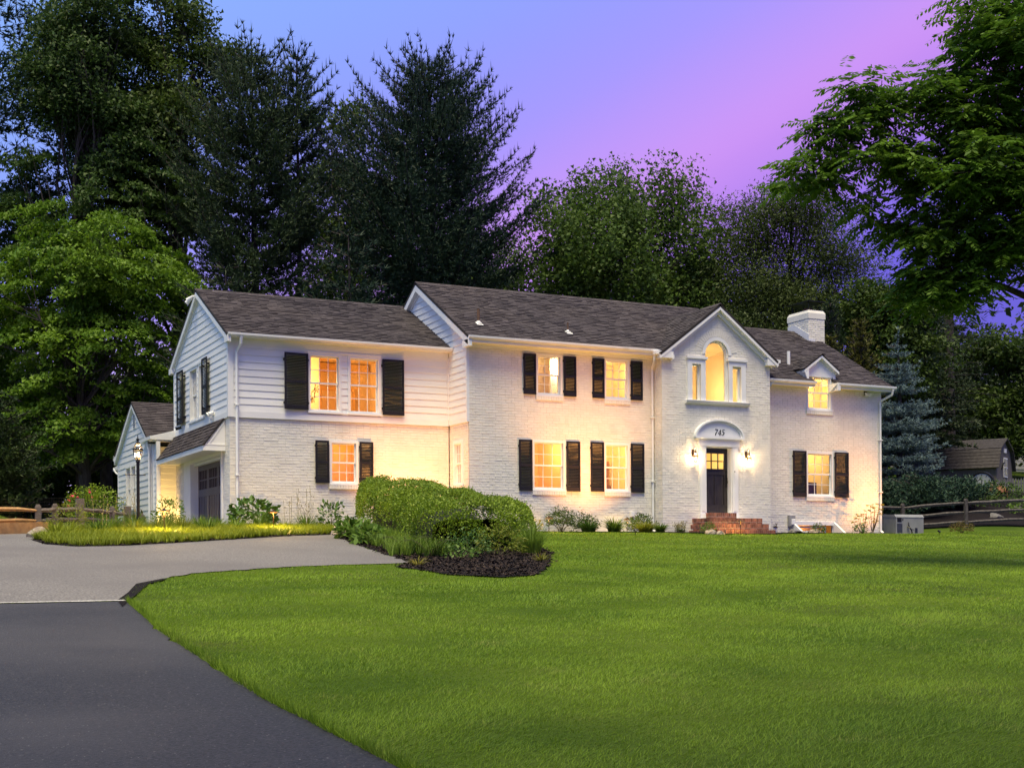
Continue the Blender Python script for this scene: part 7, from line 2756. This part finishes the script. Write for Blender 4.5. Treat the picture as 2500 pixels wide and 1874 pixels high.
conifer('white_pine', 'great dark white pine standing alone above the main roof', 7.35, 19.9, 9.3, 21.2, interp([(0, 4.8), (0.15, 5.4), (0.4, 4.7), (0.6, 3.8), (0.8, 2.7), (0.94, 1.8), (1, 1.1)]), 28, 8, L_PINE, 312, k=8, w=0.034, ln=0.23,
        a=0.16, b=0.50, tuft_gap=0.18, trunk_r=0.36, lead=1.2, tips=0.7, jit=0.42)
# behind the main roof to the right
broadleaf('maple_tree', 'broad green maple behind the main roof right of the great pine', 15.6, 18.4, 18.0,
          [(14.05, 18.78, 14.44, 2.64, 1.90), (16.42, 17.60, 15.37, 3.20, 1.39), (18.26, 16.68, 13.66, 2.64, 2.08), (15.39, 18.12, 12.17, 3.77, 2.25), (19.43, 16.10, 11.20, 1.69, 1.55),
           (13.36, 19.13, 11.06, 2.07, 1.55), (17.74, 16.94, 10.65, 3.01, 1.39), (15.5, 18, 8.75, 3.6, 1.38)], 430, 105, 0.155, L_MAPLE, 313, trunk_r=0.30, cr=0.40, flat=0.8, shell=0.5, limbs=44, up=0.35, asp=0.75, tall=2.0, gap=0.30)
broadleaf('locust_tree', 'fine-leaved olive tree behind the chimney', 21.7, 12.9, 16.2,
          [(20.25, 13.45, 14.17, 1.82, 1.37), (21.72, 12.72, 14.89, 2.00, 1.09), (20.40, 13.38, 11.98, 2.00, 2.00), (22.69, 12.23, 13.43, 2.00, 1.64), (23.66, 11.75, 12.33, 1.46, 1.09),
           (21.70, 12.73, 10.52, 2.55, 1.64), (23.33, 11.91, 10.51, 1.28, 1.09), (20.6, 13.2, 9.15, 2.4, 1.5)], 420, 85, 0.13, L_LOC, 314, trunk_r=0.26, cr=0.50, flat=0.6, shell=0.3, limbs=60, asp=0.4)
broadleaf('birch_tree', 'thin bright tree seen through the gap left of the maple', 14.3, 27.6, 16.5, [(13.77, 27.87, 14.75, 2.34, 1.91), (14.90, 27.30, 12.83, 1.91, 1.28), (13.0, 27.5, 12.0, 2.0, 1.6)], 120, 55, 0.16,
          L_MAPLE, 315, trunk_r=0.16, cr=0.5)
conifer('arborvitae', 'narrow dark arborvitae spire right of the chimney', 19.4, 7.3, 1.0, 9.5, interp([(0, 0.9), (0.5, 0.75), (0.85, 0.45), (1, 0.12)]), 34, 8, L_DCON, 316, k=8, w=0.05, ln=0.22, a=0.5, b=0.5, tuft_gap=0.16, side_w=0.5,
        trunk_r=0.1)
conifer('golden_cypress', 'golden green cypress low behind the chimney slope', 18.6, 6.4, 2.0, 7.7, interp([(0, 1.2), (0.6, 0.9), (1, 0.2)]), 22, 8, L_GOLD, 317, k=8, w=0.05, ln=0.2, a=0.35, b=0.4, tuft_gap=0.18, side_w=0.5, trunk_r=0.1)
conifer('golden_cypress', 'taller golden cypress left of the blue spruce top', 20.5, 6.8, 2.0, 8.6, interp([(0, 1.3), (0.6, 0.9), (1, 0.2)]), 24, 8, L_GOLD, 318, k=8, w=0.05, ln=0.2, a=0.35, b=0.4, tuft_gap=0.18, side_w=0.5, trunk_r=0.1)
broadleaf('cherry_tree', 'small dark round-topped tree above the golden cypresses', 24.2, 9.6, 11.4,
          [(23.27, 9.71, 10.20, 1.16, 0.95), (24.68, 9.00, 10.19, 1.51, 1.05), (23.89, 9.40, 8.78, 1.5, 1.2), (24.8, 9.0, 7.6, 1.7, 1.3)], 170, 75, 0.16, L_DARK, 319, trunk_r=0.16, cr=0.36, flat=0.6)
conifer('blue_spruce', 'silvery blue spruce beside the east end of the house', 20.9, 5.1, 1.0, 7.9, interp([(0, 2.25), (0.25, 2.15), (0.6, 1.35), (0.85, 0.72), (1, 0.14)]), 19, 11, L_SPRUCE, 320, k=10, w=0.022, ln=0.125, a=0.02, b=0.10,
        tuft_gap=0.115, side_w=0.40, spread=0.7, trunk_r=0.14, jit=0.25, lead=0.5)
conifer('hemlock_tree', 'dark drooping conifer filling the space right of the blue spruce', 28.9, 13.0, 4.6, 11.9, interp([(0, 3.0), (0.4, 2.6), (0.8, 1.4), (1, 0.3)]), 20, 9, L_DCON, 321, k=9, w=0.05, ln=0.26, a=-0.02, b=-0.06,
        tuft_gap=0.24, side_w=0.5, trunk_r=0.2)
conifer('hemlock_tree', 'second dark conifer behind the garden shed roof', 34.5, 17.0, 4.2, 11.5, interp([(0, 2.6), (0.5, 2.0), (1, 0.4)]), 14, 8, L_DCON, 322, k=9, w=0.05, ln=0.28, a=-0.02, b=-0.06, tuft_gap=0.26, side_w=0.5, trunk_r=0.2)
for k, (x, y, lb, h) in enumerate([(18.4, 3.6, 'spreading juniper at the foot of the blue spruce', 1.45), (20.4, 3.3, 'spreading juniper right of the generator behind the fence', 1.3), (22.3, 3.9, 'lower juniper sprawling towards the round clock', 0.95)]):
    z = gz(x, y)
    conifer('juniper', lb, x, y, z + 0.15, z + h, interp([(0, 1.6), (0.5, 1.4), (1, 0.7)]), 9, 11, L_JUN, 330 + k, k=9, w=0.035, ln=0.16, a=0.10, b=0.16, tuft_gap=0.15, side_w=0.5, spread=0.6, trunk_r=0.06,
            group='junipers below the spruce', cat='shrub')
conifer('larch_tree', 'tall half-bare conifer with a straight trunk behind the shed', 32.6, 14.4, 6.2, 19.5, interp([(0, 2.4), (0.3, 2.8), (0.7, 2.0), (1, 0.5)]), 22, 5, L_DCON, 340, k=5, w=0.035, ln=0.24, a=0.12, b=-0.10, tuft_gap=0.42, side_w=0.35,
        spread=0.8, trunk_r=0.40, skip=0.1, jit=0.5)
broadleaf('far_maple', 'leafy tree at the right edge beyond the garden shed', 39.6, 17.2, 12.0, [(39.45, 17.27, 10.21, 1.53, 1.31), (40.41, 16.79, 8.01, 1.53, 1.75), (38.45, 17.77, 7.15, 1.31, 1.09), (39.81, 17.09, 5.83, 1.6, 1.1)],
          170, 60, 0.2, L_DARK, 341, trunk_r=0.18, cr=0.5)
conifer('hemlock_tree', 'tall dark conifer at the right edge behind the half-bare one', 38.0, 20.5, 5.5, 15.5, interp([(0, 3.4), (0.5, 2.6), (1, 0.4)]), 18, 9, L_DCON, 323, k=9, w=0.05, ln=0.30, a=-0.02, b=-0.06, tuft_gap=0.30, side_w=0.5, trunk_r=0.22)
conifer('yew_tree', 'dark feathery yew at the left edge behind the rail fence', -11.9, 9.4, 0.7, 4.4, interp([(0, 1.5), (0.4, 1.5), (0.8, 0.9), (1, 0.3)]), 15, 10, L_YEW, 342, k=9, w=0.04, ln=0.16, a=0.25, b=0.1, tuft_gap=0.17, side_w=0.5, trunk_r=0.08)
conifer('yew_tree', 'second dark yew between the rail fence and the beech', -13.6, 8.0, 0.6, 3.6, interp([(0, 1.5), (0.5, 1.3), (1, 0.3)]), 12, 10, L_YEW, 343, k=9, w=0.04, ln=0.16, a=0.25, b=0.1, tuft_gap=0.17, side_w=0.5, trunk_r=0.08)

# ------------------------------------------------------------------ walnut reaching in from the right
rg = np.random.default_rng(350)
WX, WY = 6.3, -16.6
t = thing('walnut_tree', 'walnut with long drooping compound leaves reaching in from the right edge', 'tree', (WX, WY, gz(WX, WY)))
WC = np.array([(3.81, -16.34, 9.27, 1.50, 1.18), (3.03, -15.95, 7.93, 1.05, 0.85), (1.61, -15.25, 7.94, 0.85, 0.55), (1.05, -14.96, 7.31, 0.85, 0.45), (0.76, -14.82, 6.60, 0.65, 0.40), (2.10, -15.49, 7.07, 1.30, 0.75),
               (3.37, -16.12, 6.58, 1.50, 0.95), (1.73, -15.30, 5.95, 0.75, 0.26), (2.62, -15.70, 5.59, 0.75, 0.60), (3.01, -15.94, 4.50, 0.80, 0.60), (2.50, -15.66, 4.40, 0.45, 0.60), (4.07, -16.47, 5.16, 0.71, 0.80),
               (4.08, -16.48, 7.53, 1.2, 1.2), (3.65, -16.26, 5.60, 0.9, 0.5), (5.2, -16.9, 8.5, 1.6, 1.6), (5.4, -17.0, 10.4, 1.8, 1.2), (4.6, -16.7, 6.2, 1.0, 1.0), (3.4, -16.1, 5.0, 0.9, 0.7)])
w = WC[:, 3] * WC[:, 4] + 0.15
nC = 480
idx = rg.choice(len(WC), nC, p=w / w.sum())
u = unit(rg.normal(0, 1, (nC, 3)))
Cc = WC[idx, :3] + u * (rg.random((nC, 1)) ** 0.5) * np.stack([WC[idx, 3], WC[idx, 3] * 1.15, WC[idx, 4]], 1)
nL = 11
ci = np.repeat(np.arange(nC), nL)
n = len(ci)
th = rg.uniform(0, 2 * PI, n)
dz = rg.uniform(-0.75, 0.35, n)
Dl = unit(np.stack([np.cos(th) - 0.25, np.sin(th), dz], 1))
St = Cc[ci] + rg.normal(0, 0.10, (n, 3))
Lf = rg.uniform(0.42, 0.72, n)
PL_, DL_, NL_, LL_ = [], [], [], []
NLF = 8
sidev = unit(np.cross(Dl, np.array([[0, 0, 1.0]])))
for j in range(NLF):
    f_ = 0.22 + 0.78 * j / (NLF - 1)
    base_ = St + Dl * (Lf * f_)[:, None]
    base_[:, 2] -= 0.22 * Lf * f_ ** 2
    for sg_ in (-1, 1):
        d_ = unit(sidev * sg_ * 0.85 + Dl * 0.5 + np.array([[0, 0, -0.35]]) + rg.normal(0, .12, (n, 3)))
        ll = 0.150 * (0.75 + 0.5 * math.sin(PI * f_)) * rg.uniform(0.8, 1.15, n)
        PL_.append(base_ + d_ * (ll / 2)[:, None])
        DL_.append(d_)
        NL_.append(unit(np.array([[0, 0, 1.0]]) + rg.normal(0, .35, (n, 3))))
        LL_.append(ll)
v, f = leaf_quads(np.concatenate(PL_), np.concatenate(DL_), np.concatenate(NL_), np.concatenate(LL_), np.concatenate(LL_) * 0.38)
link('crown', np_mesh('crown', v, f, L_WAL), t)
m = MB()
tz = gz(WX, WY)
trk = limb(m, (WX, WY, tz - 0.2), (WX - 0.3, WY + 0.2, 11.0), 0.30, 0.07, rg, 10, bend=0.015)
trk = np.array(trk)
main = [((3.4, -16.1, 6.9), 4), ((1.9, -15.4, 6.9), 4), ((3.0, -15.9, 5.6), 3), ((3.0, -15.9, 8.0), 5), ((3.9, -16.4, 9.3), 6), ((2.2, -15.6, 7.8), 5), ((2.9, -15.9, 4.7), 3), ((4.2, -16.5, 5.2), 3), ((5.0, -16.8, 8.8), 6)]
for tgt, j in main:
    tgt = np.array(tgt)
    pts = np.array(limb(m, trk[j + 1], tgt, 0.10, 0.03, rg, 7, sag=0.05, bend=0.06))
    dd = ((Cc[:, None, :] - pts[None]) ** 2).sum(2)
    close = [i for i in np.argsort(dd.min(1))[:30] if dd[i].min() < 0.8]
    for i in close:
        limb(m, pts[dd[i].argmin()], Cc[i], 0.020, 0.006, rg, 4, sag=0.08, bend=0.2)
for i in range(nC):
    dd = ((Cc - Cc[i]) ** 2).sum(1)
    q = np.argsort(dd)[1:3]
    limb(m, Cc[i], Cc[q[0]], 0.009, 0.006, rg, 2)
m.build('trunk', BARKD, t)

# ------------------------------------------------------------------ dark undergrowth behind the left fence
rg = np.random.default_rng(355)
Cu = []
for k in range(26):
    f_ = k / 25
    X, Y = -20 + 24 * f_ + rg.normal(0, .5), 25.5 + 3.0 * f_ + rg.normal(0, 1.0)
    Cu.append((X, Y, gz(X, Y) + 2.6, 2.0, 4.2))
Cu = np.array(Cu)
idx = rg.integers(0, len(Cu), 900)
u = unit(rg.normal(0, 1, (900, 3)))
Cc2 = Cu[idx, :3] + u * (rg.random((900, 1)) ** .5) * np.stack([Cu[idx, 3], Cu[idx, 3], Cu[idx, 4]], 1)
ci = np.repeat(np.arange(900), 40)
n = len(ci)
P = Cc2[ci] + rg.normal(0, 1, (n, 3)) * 0.42
v, f = leaf_quads(P, unit(rg.normal(0, 1, (n, 3))), unit(rg.normal(0, .7, (n, 3)) + [0, 0, .5]), 0.34 * rg.uniform(.6, 1.2, n), 0.22 * rg.uniform(.6, 1.2, n))
tag(link('undergrowth', np_mesh('undergrowth', v, f, L_DARK)), 'dark undergrowth beneath the trees behind the left fence', 'undergrowth', kind='stuff')

# ------------------------------------------------------------------ woods far behind
rg = np.random.default_rng(360)
Pl = []
n = 0
crowns = []
for k in range(84):
    s_ = rg.uniform(-46, 50)
    dd_ = rg.uniform(74, 96)
    X = CAM[0] + Fw[0] * dd_ + Rt[0] * s_
    Y = CAM[1] + Fw[1] * dd_ + Rt[1] * s_
    hgt = rg.uniform(6.5, 11.0) + (5.0 if s_ < 4 else 0.0)
    crowns.append((X, Y, gz(X, Y) * 0.4 + hgt * 0.5 + 1.5, rg.uniform(2.2, 3.8), hgt * 0.5))
cr_ = np.array(crowns)
nC = 2400
idx = rg.integers(0, len(cr_), nC)
u = unit(rg.normal(0, 1, (nC, 3)))
Cc = cr_[idx, :3] + u * (rg.random((nC, 1)) ** 0.4) * np.stack([cr_[idx, 3], cr_[idx, 3], cr_[idx, 4]], 1)
ci = np.repeat(np.arange(nC), 34)
n = len(ci)
P = Cc[ci] + rg.normal(0, 1, (n, 3)) * np.array([[0.75, 0.75, 0.5]])
v, f = leaf_quads(P, unit(rg.normal(0, 1, (n, 3))), unit(rg.normal(0, 1, (n, 3))), 0.55 * rg.uniform(.6, 1.2, n), 0.36 * rg.uniform(.6, 1.2, n))
tag(link('woods', np_mesh('woods', v, f, L_WOOD)), 'dark distant woods closing the view behind all the trees', 'woods', kind='stuff')

# ------------------------------------------------------------------ unseen tree row added behind the camera to shade the near lawn and drive
rg = np.random.default_rng(370)
Cu = np.array([(X, -38.4 + 0.6 * math.sin(X), 16.5 + 1.5 * math.sin(X * 1.7), 3.6, 6.0) for X in np.arange(-40, 10, 5.6)])
idx = rg.integers(0, len(Cu), 900)
u = unit(rg.normal(0, 1, (900, 3)))
Cc2 = Cu[idx, :3] + u * (rg.random((900, 1)) ** .45) * np.stack([Cu[idx, 3], Cu[idx, 3], Cu[idx, 4]], 1)
ci = np.repeat(np.arange(900), 22)
n = len(ci)
P = Cc2[ci] + rg.normal(0, 1, (n, 3)) * 0.6
v, f = leaf_quads(P, unit(rg.normal(0, 1, (n, 3))), unit(rg.normal(0, .7, (n, 3)) + [0, 0, .6]), 0.5 * rg.uniform(.6, 1.2, n), 0.34 * rg.uniform(.6, 1.2, n))
st = link('added_shade_trees', np_mesh('added_shade_trees', v, f, L_MID))
tag(st, 'added row of unseen trees behind the camera shading the near lawn', 'trees', kind='stuff')
m = MB()
for c_ in Cu:
    m.tube([(c_[0], c_[1], gz(c_[0], c_[1]) - .2), (c_[0], c_[1], c_[2])], [0.26, 0.12], 8)
m.build('trunks', BARK, st)['kind'] = 'stuff'
